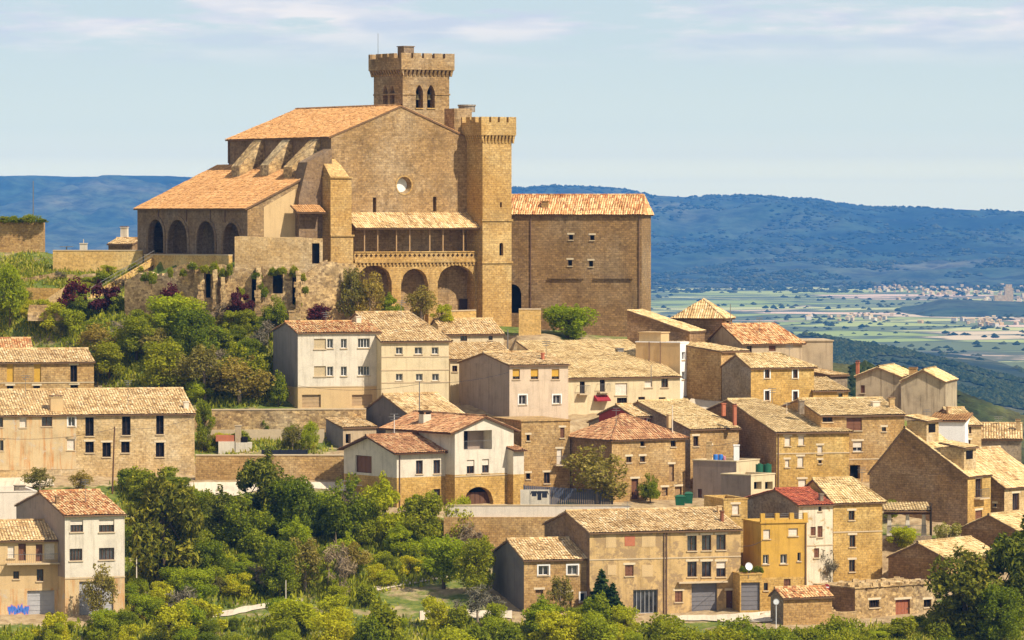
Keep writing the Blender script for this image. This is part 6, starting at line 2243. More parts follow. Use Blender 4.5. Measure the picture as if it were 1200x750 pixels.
ZONES = {
    'slope': [(60, 352), (345, 385), (330, 395), (318, 476), (232, 478), (200, 456), (118, 452), (110, 412), (60, 398)],
    'wood': [(150, 618), (200, 616), (300, 622), (330, 618), (420, 616), (515, 622), (530, 640), (560, 652), (580, 660), (560, 676), (450, 690), (440, 715), (330, 706), (225, 712), (210, 735), (150, 735)],
    'verge': [(150, 568), (200, 570), (230, 590), (150, 600)],
    'bottom': [(0, 738), (150, 738), (215, 735), (330, 722), (440, 730), (600, 733), (760, 742), (760, 790), (0, 790)],
    'hedge': [(770, 748), (860, 748), (905, 747), (1000, 747), (1000, 780), (770, 780)],
    'leftgrass': [(0, 302), (30, 300), (62, 322), (20, 335), (60, 352), (60, 398), (0, 396)],
    'garden': [(236, 512), (380, 512), (380, 530), (236, 530)],
    'right': [(1000, 738), (1100, 735), (1200, 745), (1200, 780), (1000, 780)],
    'terrace': [(62, 322), (165, 322), (140, 342), (80, 346), (62, 340)],
    'steps': [(160, 375), (345, 380), (340, 392), (160, 386)],
    'rtop': [(0, 262), (48, 262), (48, 257), (0, 257)],
}
zr = random.Random(77)


def sample(zone):
    P = ZONES[zone]
    x0, x1 = min(p[0] for p in P), max(p[0] for p in P)
    y0, y1 = min(p[1] for p in P), max(p[1] for p in P)
    for _ in range(200):
        x, y = zr.uniform(x0, x1), zr.uniform(y0, y1)
        if inpoly(x, y, P):
            g = ground_hit(x, y)
            if g is not None and not inside_house(g):
                return x, y, g
    return None


def fill(zone, n, kinds, h, w, name, label, group, cat='shrub'):
    for _ in range(n):
        s = sample(zone)
        if not s:
            continue
        _, _, g = s
        k = zr.choice(kinds)
        sc = zr.choice([0.5, 0.75, 0.9, 1.0, 1.15, 1.5])
        plant(k, g, h * sc, w * sc * zr.uniform(0.85, 1.2), name, label, cat, group)


fill('slope', 22, ['green0', 'green1', 'olive0', 'olive1', 'bright1'], 3.6, 4.2, 'tree', 'leafy tree in the thicket on the slope between the church and the long farmhouse', 'trees of the thicket under the church', 'tree')
fill('slope', 34, ['bush0', 'bush1', 'yellow0', 'bright2', 'olive1', 'brown0', 'brown1'], 1.9, 2.8, 'bush', 'low bush in the thicket on the slope between the church and the long farmhouse', 'bushes of the thicket under the church')
fill('wood', 24, ['green0', 'green1', 'bright2', 'bright0', 'bright1', 'olive0'], 3.8, 4.0, 'tree', 'leafy tree in the wood between the road and the lower trail', 'trees of the wood under the road', 'tree')
fill('wood', 60, ['bush0', 'bright1', 'yellow0', 'yellow1', 'bright2', 'brown1', 'olive0', 'bright0'], 2.0, 2.9, 'bush', 'bush in the wood between the road and the lower trail', 'bushes of the wood under the road')
fill('verge', 12, ['bush0', 'bush1', 'green2'], 1.8, 3.2, 'bush', 'dark bush on the bank between the long farmhouse and the tall white house', 'bushes on the bank below the farmhouse')
fill('bottom', 80, ['bright0', 'yellow0', 'yellow1', 'bright1', 'green1', 'bush0', 'bright2', 'yellow0'], 2.5, 3.0, 'bush', 'bright green bush along the bottom edge of the view', 'bushes along the bottom edge')
fill('hedge', 46, ['hedge0', 'hedge0', 'hedge0', 'bush1'], 1.2, 3.2, 'bush', 'low dense green bush on the bank in front of the street and the hut', 'bushes on the bank below the street')
fill('right', 30, ['bush1', 'bright1', 'hedge0', 'bush0'], 1.2, 2.6, 'bush', 'green bush on the grassy bank under the ruin', 'bushes under the ruin')
fill('garden', 9, ['bush0', 'yellow0', 'olive1'], 0.9, 1.6, 'bush', 'small plant growing on the kitchen garden terrace', 'plants of the kitchen garden')
fill('steps', 14, ['yellow1', 'bush1', 'olive0'], 1.4, 2.2, 'bush', 'bush at the foot of the overgrown wall', 'bushes at the foot of the overgrown wall')
fill('terrace', 9, ['bush0', 'olive1', 'yellow1', 'brown1'], 0.8, 1.8, 'bush', 'low bush on the bank between the tan terrace wall and the stairs', 'bushes by the terrace stairs')
fill('leftgrass', 12, ['bush0', 'yellow1', 'olive1', 'yellow0'], 1.5, 2.6, 'bush', 'bush on the grassy slope at the left edge', 'bushes on the left slope')
for k in range(9):
    px = -10 + 58 * k / 8
    p = at(px, 260.5, 582.5 + zr.uniform(0, 1.0))
    plant(zr.choice(['hedge0', 'bush1']), p, zr.uniform(0.4, 0.8), zr.uniform(1.6, 2.6), 'bush', 'low bush growing on top of the rampart wall', 'shrub', 'bushes on top of the rampart')
for px, py, D in ((200, 322, 547.6), (240, 316, 547.3), (270, 320, 547.3), (282, 345, 547.3), (320, 320, 547.3), (345, 322, 547.3), (170, 326, 547.6), (178, 330, 547.4), (252, 318, 547.4), (262, 322, 547.3), (300, 324, 547.3), (330, 318, 547.3), (354, 326, 548), (358, 340, 548), (310, 345, 547.3), (305, 335, 547.3), (225, 312, 547.4), (350, 356, 548), (215, 320, 547.4)):
    plant('bush0', at(px, py + 6, D), zr.uniform(0.8, 1.6), zr.uniform(1.0, 1.9), 'ivy_bush', 'green creeper hanging on the overgrown crumbling wall', 'creeper', 'creepers on the overgrown wall')


def ground_cover(name, zones, size, mat, seed, hgt=0.35):
    rng = np.random.RandomState(seed)
    V, tint = [], []
    for zone, n in zones:
        pts = []
        for _ in range(max(12, n // 16)):
            s = sample(zone)
            if s:
                pts.append(s[2])
        for _ in range(n):
            if not pts:
                break
            g = pts[rng.randint(len(pts))]
            x, y = g.x + rng.normal() * 0.9, g.y + rng.normal() * 0.9
            z = ground_z(x, y)
            h = hgt * (0.5 + rng.rand())
            a = rng.uniform(0, 6.28); w = size * (0.5 + rng.rand())
            dx, dy = math.cos(a) * w, math.sin(a) * w
            lx, ly = rng.normal() * 0.14, rng.normal() * 0.14
            V += [(x - dx, y - dy, z), (x + dx, y + dy, z), (x + dx * 0.3 + lx, y + dy * 0.3 + ly, z + h), (x - dx * 0.3 + lx, y - dy * 0.3 + ly, z + h)]
            tint.append(rng.rand())
    me = bpy.data.meshes.new(name)
    me.from_pydata(V, [], np.arange(len(V)).reshape(-1, 4).tolist())
    t_ = me.attributes.new('tint', 'FLOAT', 'FACE')
    t_.data.foreach_set('value', np.array(tint, dtype=np.float32))
    me.materials.append(M[mat])
    o = bpy.data.objects.new(name, me); COL.objects.link(o)
    o['kind'] = 'stuff'
    return o


gc = ground_cover('grass', [('slope', 7000), ('wood', 9000), ('verge', 2000), ('bottom', 7000), ('hedge', 4000), ('leftgrass', 6000), ('right', 9000), ('garden', 1200), ('steps', 1500), ('terrace', 2500)], 0.11, 'leaf_grass', 3)
tag(gc, 'long spring grass growing over the slopes', 'grass')
gu = ground_cover('undergrowth', [('slope', 5000), ('wood', 8000), ('verge', 1500), ('bottom', 6000), ('hedge', 3000)], 0.16, 'leaf_green', 4, 0.5)
tag(gu, 'low green undergrowth between the bushes', 'undergrowth')
# ------------------------------------------------------------------ small things
def single(mb, name, mats, loc, label, cat, group=None):
    o = mb.build(name, mats)
    o.location = loc
    return tag(o, label, cat, group)


def pole(px, yt, yb, D, r, mat, label, cat='pole', name='utility_pole', arms=()):
    b = at(px, yb, D); t_ = at(px, yt, D)
    root = empty(name, Matrix.Translation(b), label, cat)
    h = t_.z - b.z
    mb = MB(); mb.tube((0, 0, -0.8), (0, 0, h), r, r * 0.75, n=7)
    mb.build('post', mat, root)
    if arms:
        mb = MB()
        for z, w in arms:
            mb.box((-w / 2, -0.03, h - z), (w / 2, 0.03, h - z + 0.06))
        mb.build('crossbar', 'metal', root)
    return root


pole(131.5, 500, 583, 499, 0.10, 'wood', 'leaning wooden power pole standing before the long farmhouse').rotation_euler = (0, R(2), 0)
pole(39, 212, 262, 585, 0.07, 'metal', 'thin dark mast on the rampart wall at the upper left')
pole(491.5, 447, 490, 514, 0.07, 'metal', 'thin dark mast before the cream house with six windows')
pole(595, 386, 402, 545, 0.08, 'metal', 'short dark post beside the gate tower foot')
pole(856, 356, 382, 549, 0.05, 'metal', 'thin rod beside the pyramid roofed tower house')
pole(788, 475, 505, 500, 0.06, 'roller', 'pale chimney pipe between the red house and the hipped roof', 'pipe', 'flue_pipe')
pole(763, 428, 445, 532, 0.05, 'metal', 'thin mast at the end of the wide pale roof')
pole(462, 485, 507, 499.5, 0.04, 'frame_white', 'white TV aerial on the villa roof', 'aerial', 'antenna', ((0.05, 0.9), (0.35, 1.2), (0.65, 0.8)))
pole(722, 478, 500, 498, 0.035, 'metal', 'thin TV aerial above the red hipped roof', 'aerial', 'antenna', ((0.05, 0.7), (0.3, 0.9)))
pole(922, 472, 487, 508, 0.035, 'roller', 'pale TV aerial before the long tan roofed house', 'aerial', 'antenna', ((0.05, 0.7), (0.25, 0.8)))
pole(1086, 480, 500, 512, 0.035, 'metal', 'thin TV aerial above the bright white house front', 'aerial', 'antenna', ((0.05, 0.6), (0.25, 0.9)))
pole(335, 680, 712, 457, 0.05, 'roller', 'pale concrete post beside the path in the lower wood', 'post', 'concrete_post')
pole(160, 653, 668, 462, 0.06, 'roller', 'pale leaning stake right of the tall white house', 'post', 'concrete_post')
# terrace stairs beside the church
A, B = at(106, 347, 564), at(181, 303, 570)
root = empty('stairs', Matrix.Translation(A), 'straight stone stairs with a thin railing climbing to the church terrace', 'stairs')
n = 20
mb = MB(); sd = MB(); rl = MB()
dx, dy, dz = (B.x - A.x), (B.y - A.y), (B.z - A.z)
for k in range(n):
    f0, f1 = k / n, (k + 1) / n
    x0, x1 = dx * f0, dx * f1
    y0 = dy * (f0 + f1) / 2
    z = dz * f1
    mb.box((x0, y0 + 0.02, z - 2.2), (x1 + 0.02, y0 + 1.6, z))
sd.hexa([(0, 0, -0.75), (dx, dy, dz - 0.75), (dx, dy + 0.02, dz - 0.75), (0, 0.02, -0.75)], [(0, 0, 0.22), (dx, dy, dz + 0.22), (dx, dy + 0.02, dz + 0.22), (0, 0.02, 0.22)])
sd.hexa([(-0.5, -0.25, -0.85), (dx, dy - 0.25, dz - 0.75), (dx, dy - .005, dz - 0.75), (-0.5, -.005, -0.85)], [(-0.5, -0.25, -0.35), (dx, dy - 0.25, dz - 0.1), (dx, dy - .005, dz - 0.1), (-0.5, -.005, -0.35)])
for k in range(9):
    f = k / 8
    rl.tube((dx * f, dy * f - 0.1, dz * f), (dx * f, dy * f - 0.1, dz * f + 1.0), 0.02, n=4)
for q in (0.55, 1.0):
    rl.tube((0, -0.1, q), (dx, dy - 0.1, dz + q), 0.03, n=4)
mb.build('steps', 'stone_brown', root); sd.build('side_wall', 'block_tan', root); rl.build('railing', 'metal', root)
for px0, py0, px1, py1, D, lab in ((44, 360, 76, 339, 561.5, 'lower flight of stone steps beside the golden block wall'),):
    A, B = at(px0, py0, D), at(px1, py1, D + 2)
    root = empty('stairs', Matrix.Translation(A), lab, 'stairs')
    d_ = B - A
    mb = MB()
    for k in range(10):
        f = (k + 1) / 10
        mb.box((d_.x * k / 10, d_.y * k / 10, -1.2), (d_.x * f + .02, d_.y * f + 1.4, d_.z * f))
    mb.build('steps', 'stone_pale', root)
    mb = MB(); mb.hexa([(0, -0.3, -1.2), (d_.x, d_.y - .3, -1.2), (d_.x, d_.y - .01, -1.2), (0, -.01, -1.2)], [(0, -0.3, 0.3), (d_.x, d_.y - .3, d_.z + .3), (d_.x, d_.y - .01, d_.z + .3), (0, -.01, .3)])
    mb.build('side_wall', 'stone_pale', root)
A, B = at(34, 366, 556), at(88, 366, 556)
mb = MB()
for k in range(4):
    mb.box((0, -0.5 * k, -1), (B.x - A.x, 0.5 - 0.5 * k, 0.9 - 0.28 * k))
single(mb, 'stone_steps', 'stone_rubble', A, 'broad low stone steps crossing the slope below the plum trees', 'steps')
# roof and chimneys peeping over the terrace
house('small_building', 'low tiled building with a white capped chimney peeping over the church terrace', -14, 118, 127, 155, 286, 305, 280, D=590, dp=6, rf=0.6, wall='stone_brown', rmat='tan_tile', foot=False, ch=[(148, 278, 8, 13, 'white')])
mb = MB(); p = at(98, 296, 580)
mb.box((-0.45, -0.4, -1), (0.45, 0.4, 1.1)); mb.box((-0.52, -0.47, 1.103), (0.52, 0.47, 1.2)); mb.tube((0, 0, 1.2), (0, 0, 1.7), 0.05, n=5)
single(mb, 'chimney_stack', 'white', p, 'small white chimney stack standing left on the church terrace', 'chimney')
mb = MB(); p = at(78, 296, 578)
mb.tube((0, 0, -0.5), (0, 0, 0.7), 0.08); mb.box((-0.8, -0.5, 0.7), (0.8, 0.5, 0.78))
single(mb, 'garden_table', 'metal', p, 'small dark table on the terrace at the left end of the tan wall', 'table')
for px, yt, yb, D, lab in ((291, 365, 385, 545, 'stone pillar beside the purple plum tree below the window hole'), (342, 364, 384, 544, 'stone pillar behind the wide white house roof')):
    p = at(px, yb, D); h_ = at(px, yt, D).z - p.z
    mb = MB(); mb.box((-0.32, -0.3, -0.5), (0.32, 0.3, h_ - 0.15)); mb.box((-0.4, -0.38, h_ - 0.147), (0.4, 0.38, h_))
    single(mb, 'stone_pillar', 'stone_pale', p, lab, 'pillar')
# kitchen garden
p = at(277, 528, 512.5)
root = empty('garden_oven', Matrix.Translation(p), 'brick and plaster garden oven with a tall flue on the kitchen garden terrace', 'oven')
s = 512.5 / FPX
mb = MB(); mb.box((-2.0, 0, -0.5), (-0.2, 1.0, 1.0)); mb.box((-0.1, 0, -0.5), (1.7, 1.0, 0.9)); mb.build('base', 'white', root)
mb = MB(); mb.box((-2.3, 0.2, 1.003), (-0.22, 1.0, 1.7)); mb.build('brick_top', 'brick_red', root)
mb = MB(); mb.box((-0.15, 0.1, 0.905), (0.5, 0.9, 2.7)); mb.box((-0.22, 0.05, 2.703), (0.57, 0.95, 2.8)); mb.build('flue', 'concrete', root)
mb = MB(); mb.box((0.55, 0.02, 0.905), (1.2, 0.9, 1.5)); mb.build('hearth', 'void', root)
A, B = at(307, 532, 509), at(360, 533, 509)
mb = MB(); mb.box((0, 0, -0.3), (B.x - A.x, 0.15, 0.45))
for k in range(6):
    x = (B.x - A.x) * k / 5
    mb.box((x - 0.06, -0.04, -0.3), (x + 0.06, -0.001, 0.55))
single(mb, 'garden_edging', 'cloth_dark', A, 'long black plastic edging along the kitchen garden bed', 'edging')
# road barrier before the villa garage
A, B = at(400, 574, 497.5), at(452, 573, 497.5)
root = empty('metal_barrier', Matrix.Translation(A), 'light metal railing beside the villa garage drive', 'railing')
mb = MB()
L_ = B.x - A.x
for z in (0.45, 0.95):
    mb.tube((0, 0, z), (L_, B.y - A.y, z + (B.z - A.z)), 0.035, n=5)
mb.build('rail', 'frame_white', root)
for k in range(5):
    mb = MB(); x = L_ * k / 4; mb.tube((x, 0, -0.4), (x, 0, 0.98), 0.03, n=5); mb.build('post', 'frame_white', root)
# yard wall, laundry, bins
p = at(612, 591, 489.8)
mb = MB(); mb.box((-0.2, 0, -0.5), (2.9, 0.3, 1.55))
single(mb, 'rendered_wall', 'white', p, 'short white rendered wall behind the washing line', 'wall')
root = empty('washing_line', Matrix.Translation(at(621, 592, 488.6)), 'washing line between two posts before the white rendered wall', 'washing line')
mb = MB(); mb.tube((0, 0, -0.4), (0, 0, 1.6), 0.03); mb.build('post', 'metal', root)
mb = MB(); mb.tube((2.5, 0, -0.4), (2.5, 0, 1.6), 0.03); mb.build('post', 'metal', root)
mb = MB(); mb.tube((0, 0, 1.5), (2.5, 0, 1.5), 0.012, n=4); mb.build('line', 'metal', root)
for k, (x, w, h_, lab) in enumerate(((0.45, 0.5, 0.55, 'small dark shirt pegged leftmost on the washing line'), (1.0, 0.42, 0.95, 'long dark trousers hanging in the middle of the washing line'), (1.55, 0.55, 0.7, 'dark jumper pegged right on the washing line'))):
    mb = MB()
    mb.hexa([(-w / 2, -0.03, -h_), (w / 2, -0.05, -h_), (w / 2, -0.01, -h_), (-w / 2, 0.01, -h_)], [(-w / 2, -0.02, 0), (w / 2, -0.02, 0), (w / 2, 0.02, 0), (-w / 2, 0.02, 0)])
    if k != 1:
        for sx in (-1, 1):
            mb.hexa([(sx * w * 0.75 - .06, -0.03, -0.35), (sx * w * 0.75 + .06, -0.03, -0.35), (sx * w * 0.75 + .06, 0.02, -0.35), (sx * w * 0.75 - .06, 0.02, -0.35)], [(sx * w * 0.5 - .06, -0.02, 0), (sx * w * 0.5 + .06, -0.02, 0), (sx * w * 0.5 + .06, 0.02, 0), (sx * w * 0.5 - .06, 0.02, 0)])
    q = at(621, 592, 488.6)
    single(mb, 'laundry', 'cloth_dark', (q.x + x, q.y, q.z + 1.49), lab, 'laundry')


def bin_(px, yb, D, w, h, mat, lab):
    p = at(px, yb, D)
    mb = MB()
    mb.hexa([(-w * .42, -w * .42, 0), (w * .42, -w * .42, 0), (w * .42, w * .42, 0), (-w * .42, w * .42, 0)], [(-w * .5, -w * .5, h * .85), (w * .5, -w * .5, h * .85), (w * .5, w * .5, h * .85), (-w * .5, w * .5, h * .85)])
    root = empty('waste_bin', Matrix.Translation(p), lab, 'bin')
    mb.build('body', mat, root)
    mb = MB(); mb.hexa([(-w * .54, -w * .54, h * .852), (w * .54, -w * .54, h * .852), (w * .54, w * .54, h * .852), (-w * .54, w * .54, h * .852)], [(-w * .3, -w * .4, h), (w * .3, -w * .4, h), (w * .3, w * .4, h), (-w * .3, w * .4, h)])
    mb.build('lid', mat, root)


bin_(797, 592, 492.5, 1.1, 1.1, 'green_plastic', 'dark green waste bin left of the pair by the street')
bin_(807, 590, 493, 0.9, 1.25, 'green_plastic', 'taller green waste bin against the grey terrace house')


def barrel(p, r, h, mat, lab):
    mb = MB()
    for (r0, z0), (r1, z1) in zip([(0.9, 0), (1, .1), (1.04, .35), (1.0, .62), (0.98, .9)], [(1, .1), (1.04, .35), (1.0, .62), (0.98, .9), (0.85, 1)]):
        mb.tube((0, 0, z0 * h), (0, 0, z1 * h), r * r0, r * r1, n=14)
    single(mb, 'barrel', mat, p, lab, 'barrel')


ht = HOUSES['terrace']
tz = (ht['Mw'] @ Vector((0, 0, ht['H'] + 0.14))).z - 0.14
for px, lab in ((838.5, 'blue plastic barrel, left of the two on the roof terrace'), (844.5, 'blue plastic barrel, right of the two on the roof terrace')):
    p = at(px, 543, 499); p.z = tz - 0.05
    barrel(p, 0.26, 0.95, 'blue', lab)
p = at(848.5, 543, 499.5); p.z = tz
barrel(p, 0.18, 0.7, 'graffiti_pink', 'pink bucket beside the blue barrels on the roof terrace')
p = at(863, 545, 498); p.z = tz
mb = MB(); mb.box((-0.3, -0.3, -0.1), (0.3, 0.3, 1.9)); mb.box((-0.36, -0.36, 1.903), (0.36, 0.36, 2.0))
single(mb, 'terrace_pillar', 'bright_white', p, 'white square pillar at the corner of the roof terrace', 'pillar')
p = at(831, 544, 501); p.z = tz
mb = MB(); mb.box((-0.3, -0.2, 0), (0.3, 0.2, 2.1)); mb.box((-0.36, -0.26, 2.103), (0.36, 0.26, 2.18))
single(mb, 'terrace_pillar', 'stone_pale', p, 'stone pillar left of the blue barrels on the roof terrace', 'pillar')
p = at(895, 555, 494)
root = empty('water_tank', Matrix.Translation(p), 'green water tank on a flat roof below the big stone house', 'tank')
mb = MB(); mb.tube((-0.45, 0, 0), (-0.45, 0, 1.0), 0.42, n=16); mb.tube((0.42, 0, 0), (0.42, 0, 1.0), 0.42, n=16); mb.build('body', 'green_plastic', root)
mb = MB(); mb.tube((-0.45, 0, 1.002), (-0.45, 0, 1.1), 0.18, n=12); mb.tube((0.42, 0, 1.002), (0.42, 0, 1.1), 0.18, n=12); mb.build('lid', 'green_plastic', root)
mb = MB(); mb.box((-1.1, -0.6, -2.2), (1.1, 0.7, -0.003)); mb.build('stand', 'concrete', root)
# satellite dish by the yellow house
hy = HOUSES['yellow']
p = at(877, 664, 458.6)
root = empty('satellite_dish', Matrix.Translation(p), 'white satellite dish left of the yellow house wall', 'satellite dish')
mb = MB()
prev = None
for k in range(5):
    r = 0.4 * k / 4 + 0.001
    ring = [Vector((r * math.cos(2 * math.pi * j / 16), -0.35 * (r / 0.4) ** 2 * 0.4, r * math.sin(2 * math.pi * j / 16))) for j in range(16)]
    if prev:
        for j in range(16):
            mb.face([prev[j], prev[(j + 1) % 16], ring[(j + 1) % 16], ring[j]])
    prev = ring
mb.build('reflector', 'sign_white', root).rotation_euler = (R(-15), 0, R(25))
mb = MB(); mb.tube((0, 0.05, -1.2), (0, 0.05, 0), 0.03); mb.tube((0, 0, -0.3), (0.1, -0.5, 0), 0.015, n=4); mb.build('mast', 'metal', root)
for k, (px, py) in enumerate(((869, 675), (875, 675), (881, 675), (887, 675), (891, 676))):
    p = at(px, py + 1, 459.5 + 0.2 * k)
    root = plant('bush0', p + Vector((0, 0, 0.3)), 0.7, 0.75, 'potted_plant', 'potted green plant on the garage terrace under the yellow house', 'plant', 'potted plants on the garage terrace')
    mb = MB(); mb.tube((0, 0, -0.75), (0, 0, 0.35), 0.5, 0.75, n=10); mb.build('pot', 'brick_red', root)
# street sign by the hut, red machine and barrel
p = at(909.5, 733, 446)
root = empty('road_sign', Matrix.Translation(p), 'round white road sign on a post in front of the stone hut', 'sign')
mb = MB(); mb.tube((0, 0, -0.5), (0, 0, 2.6), 0.035, n=6); mb.build('post', 'sign_white', root)
mb = MB(); mb.tube((0, -0.06, 2.3), (0, -0.04, 2.3), 0.30, n=24); mb.build('plate', 'sign_white', root)
mb = MB()
for k in range(28):
    a0, a1 = 2 * math.pi * k / 28, 2 * math.pi * (k + 1) / 28
    mb.face([(r * math.cos(a), -0.064, 2.3 + r * math.sin(a)) for r, a in ((0.24, a0), (0.24, a1), (0.30, a1), (0.30, a0))])
mb.build('rim', 'garage_pale', root)
p = at(968.5, 706, 453.5)
root = empty('road_sign', Matrix.Translation(p), 'round red road sign showing just behind the roof of the stone hut', 'sign')
mb = MB(); mb.tube((0, 0, -0.8), (0, 0, 1.75), 0.035, n=6); mb.build('post', 'metal', root)
mb = MB(); mb.tube((0, -0.06, 1.5), (0, -0.04, 1.5), 0.34, n=24); mb.build('plate', 'cloth_red', root)
mb = MB(); mb.box((-0.25, -0.066, 1.44), (0.25, -0.062, 1.56)); mb.build('bar', 'sign_white', root)
rnd = random.Random(4)
p = at(971, 722, 450)
root = empty('rubble_heap', Matrix.Translation(p), 'heap of pale broken stones piled between the hut and the ruin', 'stone heap')
for k in range(55):
    a = rnd.uniform(0, 6.28); r = 1.25 * math.sqrt(rnd.random()); x, y = r * math.cos(a), r * math.sin(a) * 0.6
    z = 1.15 * (1 - r / 1.3) * rnd.uniform(0.5, 1.0) - 0.1
    q = rnd.uniform(0.1, 0.24)
    mb = MB(); mb.box((-q, -q * .8, -q * .7), (q, q * .8, q * .7), 0, Matrix.Translation((x, y, z)) @ Euler((rnd.uniform(-.6, .6), rnd.uniform(-.6, .6), rnd.uniform(0, 3))).to_matrix().to_4x4())
    mb.build('stone', 'stone_pale', root)
mb = MB(); mb.tube((0, 0, -0.6), (0, 0, 0.75), 1.25, 0.3, n=12); mb.build('stone_core', 'stone_rubble', root)
# pergola under the brown gable
p = at(1041, 622, 480)
root = empty('pergola', Matrix.Translation(p), 'open timber lean-to shelter on white posts under the brown gable', 'pergola')
s = 480 / FPX
for dx_, yy in ((0.0, 0), (1.9, 0), (3.6, 0)):
    mb = MB(); x = dx_ + 0.1; mb.hexa([(x - 0.28, -0.2, -0.6), (x + 0.28, -0.2, -0.6), (x + 0.28, 0.2, -0.6), (x - 0.28, 0.2, -0.6)], [(x - 0.16, -0.15, 1.7), (x + 0.16, -0.15, 1.7), (x + 0.16, 0.15, 1.7), (x - 0.16, 0.15, 1.7)])
    mb.build('post', 'white', root)
mb = MB(); mb.box((-0.5, -0.12, 1.72), (4.3, 0.12, 1.9))
for k in range(7):
    x = -0.3 + 0.7 * k
    mb.hexa([(x - .05, -0.5, 1.95), (x + .05, -0.5, 1.95), (x + .05, 3.2, 2.5), (x - .05, 3.2, 2.5)], [(x - .05, -0.5, 2.07), (x + .05, -0.5, 2.07), (x + .05, 3.2, 2.62), (x - .05, 3.2, 2.62)])
mb.build('beams', 'wood', root)
mb = MB(); roof_plane(mb, (-0.5, -0.7, 2.15), (4.4, -0.7, 2.15), (4.4, 3.3, 2.75), (-0.5, 3.3, 2.75), 812)
mb.build('roof', ['pale_tile', 'eave'], root)
mb = MB()
for k in range(30):
    x = 4.0 * k / 29; mb.tube((x, -0.25, -0.2), (x, -0.25, 0.6), 0.018, n=4)
mb.tube((0, -0.25, 0.6), (4, -0.25, 0.6), 0.03, n=4); mb.build('railing', 'metal', root)
mb = MB(); q = at(1092, 617, 479); mb.box((-0.05, 0, -1), (0.03, 2.0, 2.4)); single(mb, 'garden_gate', 'dark_wood', q, 'dark garden gate right of the timber shelter', 'gate')
# street lamp and wall on the village street
mb = MB()

# masonry stumps standing out of the overgrown wall
wr = random.Random(8)
for px, yt, yb, D, w_ in ((236, 318, 372, 547.6, 0.9), (252, 316, 370, 547.2, 0.7), (303, 316, 372, 547.2, 0.9), (349, 318, 372, 547.2, 0.8), (262, 330, 374, 546.6, 0.6)):
    p = at(px, yb, D); hh = at(px, yt, D).z - p.z
    mb = MB()
    z = -0.8; w = w_
    while z < hh:
        dz = wr.uniform(0.5, 0.9); q = w * wr.uniform(0.75, 1.05)
        x = wr.uniform(-.12, .12)
        mb.box((x - q / 2, -0.5 * q, z), (x + q / 2, 0.9, z + dz - 0.002)); z += dz; w *= 0.97
    single(mb, 'masonry_stump', 'stone_rubble', p, 'rough masonry pier left standing against the overgrown crumbling wall', 'ruin', 'masonry piers along the overgrown wall')

ar = random.Random(15)
for px, yt, yb, D, lab in (
        (382, 366, 382, 531, 'TV aerial on the roof of the wide white house'), (470, 352, 370, 538, 'TV aerial on the ridge of the cream house with six windows'),
        (640, 400, 416, 529, 'TV aerial on the ridge of the pink plaster house'), (30, 440, 462, 510, 'TV aerial on the ridge of the long farmhouse'),
        (150, 446, 464, 510, 'TV aerial over the right half of the long farmhouse roof'), (735, 588, 606, 462, 'TV aerial on the ridge of the long barn house'),
        (905, 455, 472, 514, 'TV aerial over the big stone house with pale blinds'), (890, 372, 388, 548, 'TV aerial on the striped red patched roof'),
        (100, 562, 580, 460, 'TV aerial on the tall white house at the lower left'), (1010, 548, 566, 476, 'TV aerial on the tall ochre house with stacked windows'),
        (925, 404, 420, 535, 'TV aerial on the ochre stone house near the crest'), (1170, 488, 503, 520, 'TV aerial on the striped roof at the right edge')):
    pole(px, yt, yb + 3, D, 0.03, 'metal', lab, 'aerial', 'antenna', ((0.06, ar.uniform(.6, 1.0)), (0.26, ar.uniform(.7, 1.1)), (0.5, ar.uniform(.4, .8))))


def cable(a, b, sag, label):
    A, B = at(*a), at(*b)
    mb = MB()
    pts = [A.lerp(B, k / 10) - Vector((0, 0, sag * 4 * (k / 10) * (1 - k / 10))) for k in range(11)]
    for p, q in zip(pts, pts[1:]):
        mb.tube(p - A, q - A, 0.022, n=4)
    single(mb, 'overhead_cable', 'cloth_dark', A, label, 'cable')


cable((131.5, 502, 499), (226, 490, 503), 0.5, 'overhead cable from the wooden pole to the corner of the long farmhouse')
cable((131.5, 503, 499), (-20, 512, 500), 0.6, 'overhead cable from the wooden pole towards the left edge')
cable((491.5, 449, 514), (597, 436, 523.5), 0.4, 'overhead cable from the thin mast to the pink plaster house')
cable((491.5, 450, 514), (350, 452, 526), 0.6, 'overhead cable from the thin mast to the wide white house')
cable((803, 520, 493.5), (868, 516, 502), 0.4, 'overhead cable from the red hipped house to the house beside the terrace')
cable((866, 640, 455.5), (893, 634, 460), 0.2, 'short cable between the long barn house and the yellow house')
# ------------------------------------------------------------------ air, sky and sun
AZ, EL = R(52), R(47)       # sun to the right of and behind the camera
sd = Vector((math.sin(AZ) * math.cos(EL), -math.cos(AZ) * math.cos(EL), math.sin(EL)))
sun_d = bpy.data.lights.new('sun', 'SUN')
sun_d.energy = 5.0
sun_d.angle = R(0.53)
sun_d.color = (1.0, 0.91, 0.77)
sun = bpy.data.objects.new('sun', sun_d); COL.objects.link(sun)
sun.rotation_euler = (-sd).to_track_quat('-Z', 'Y').to_euler()

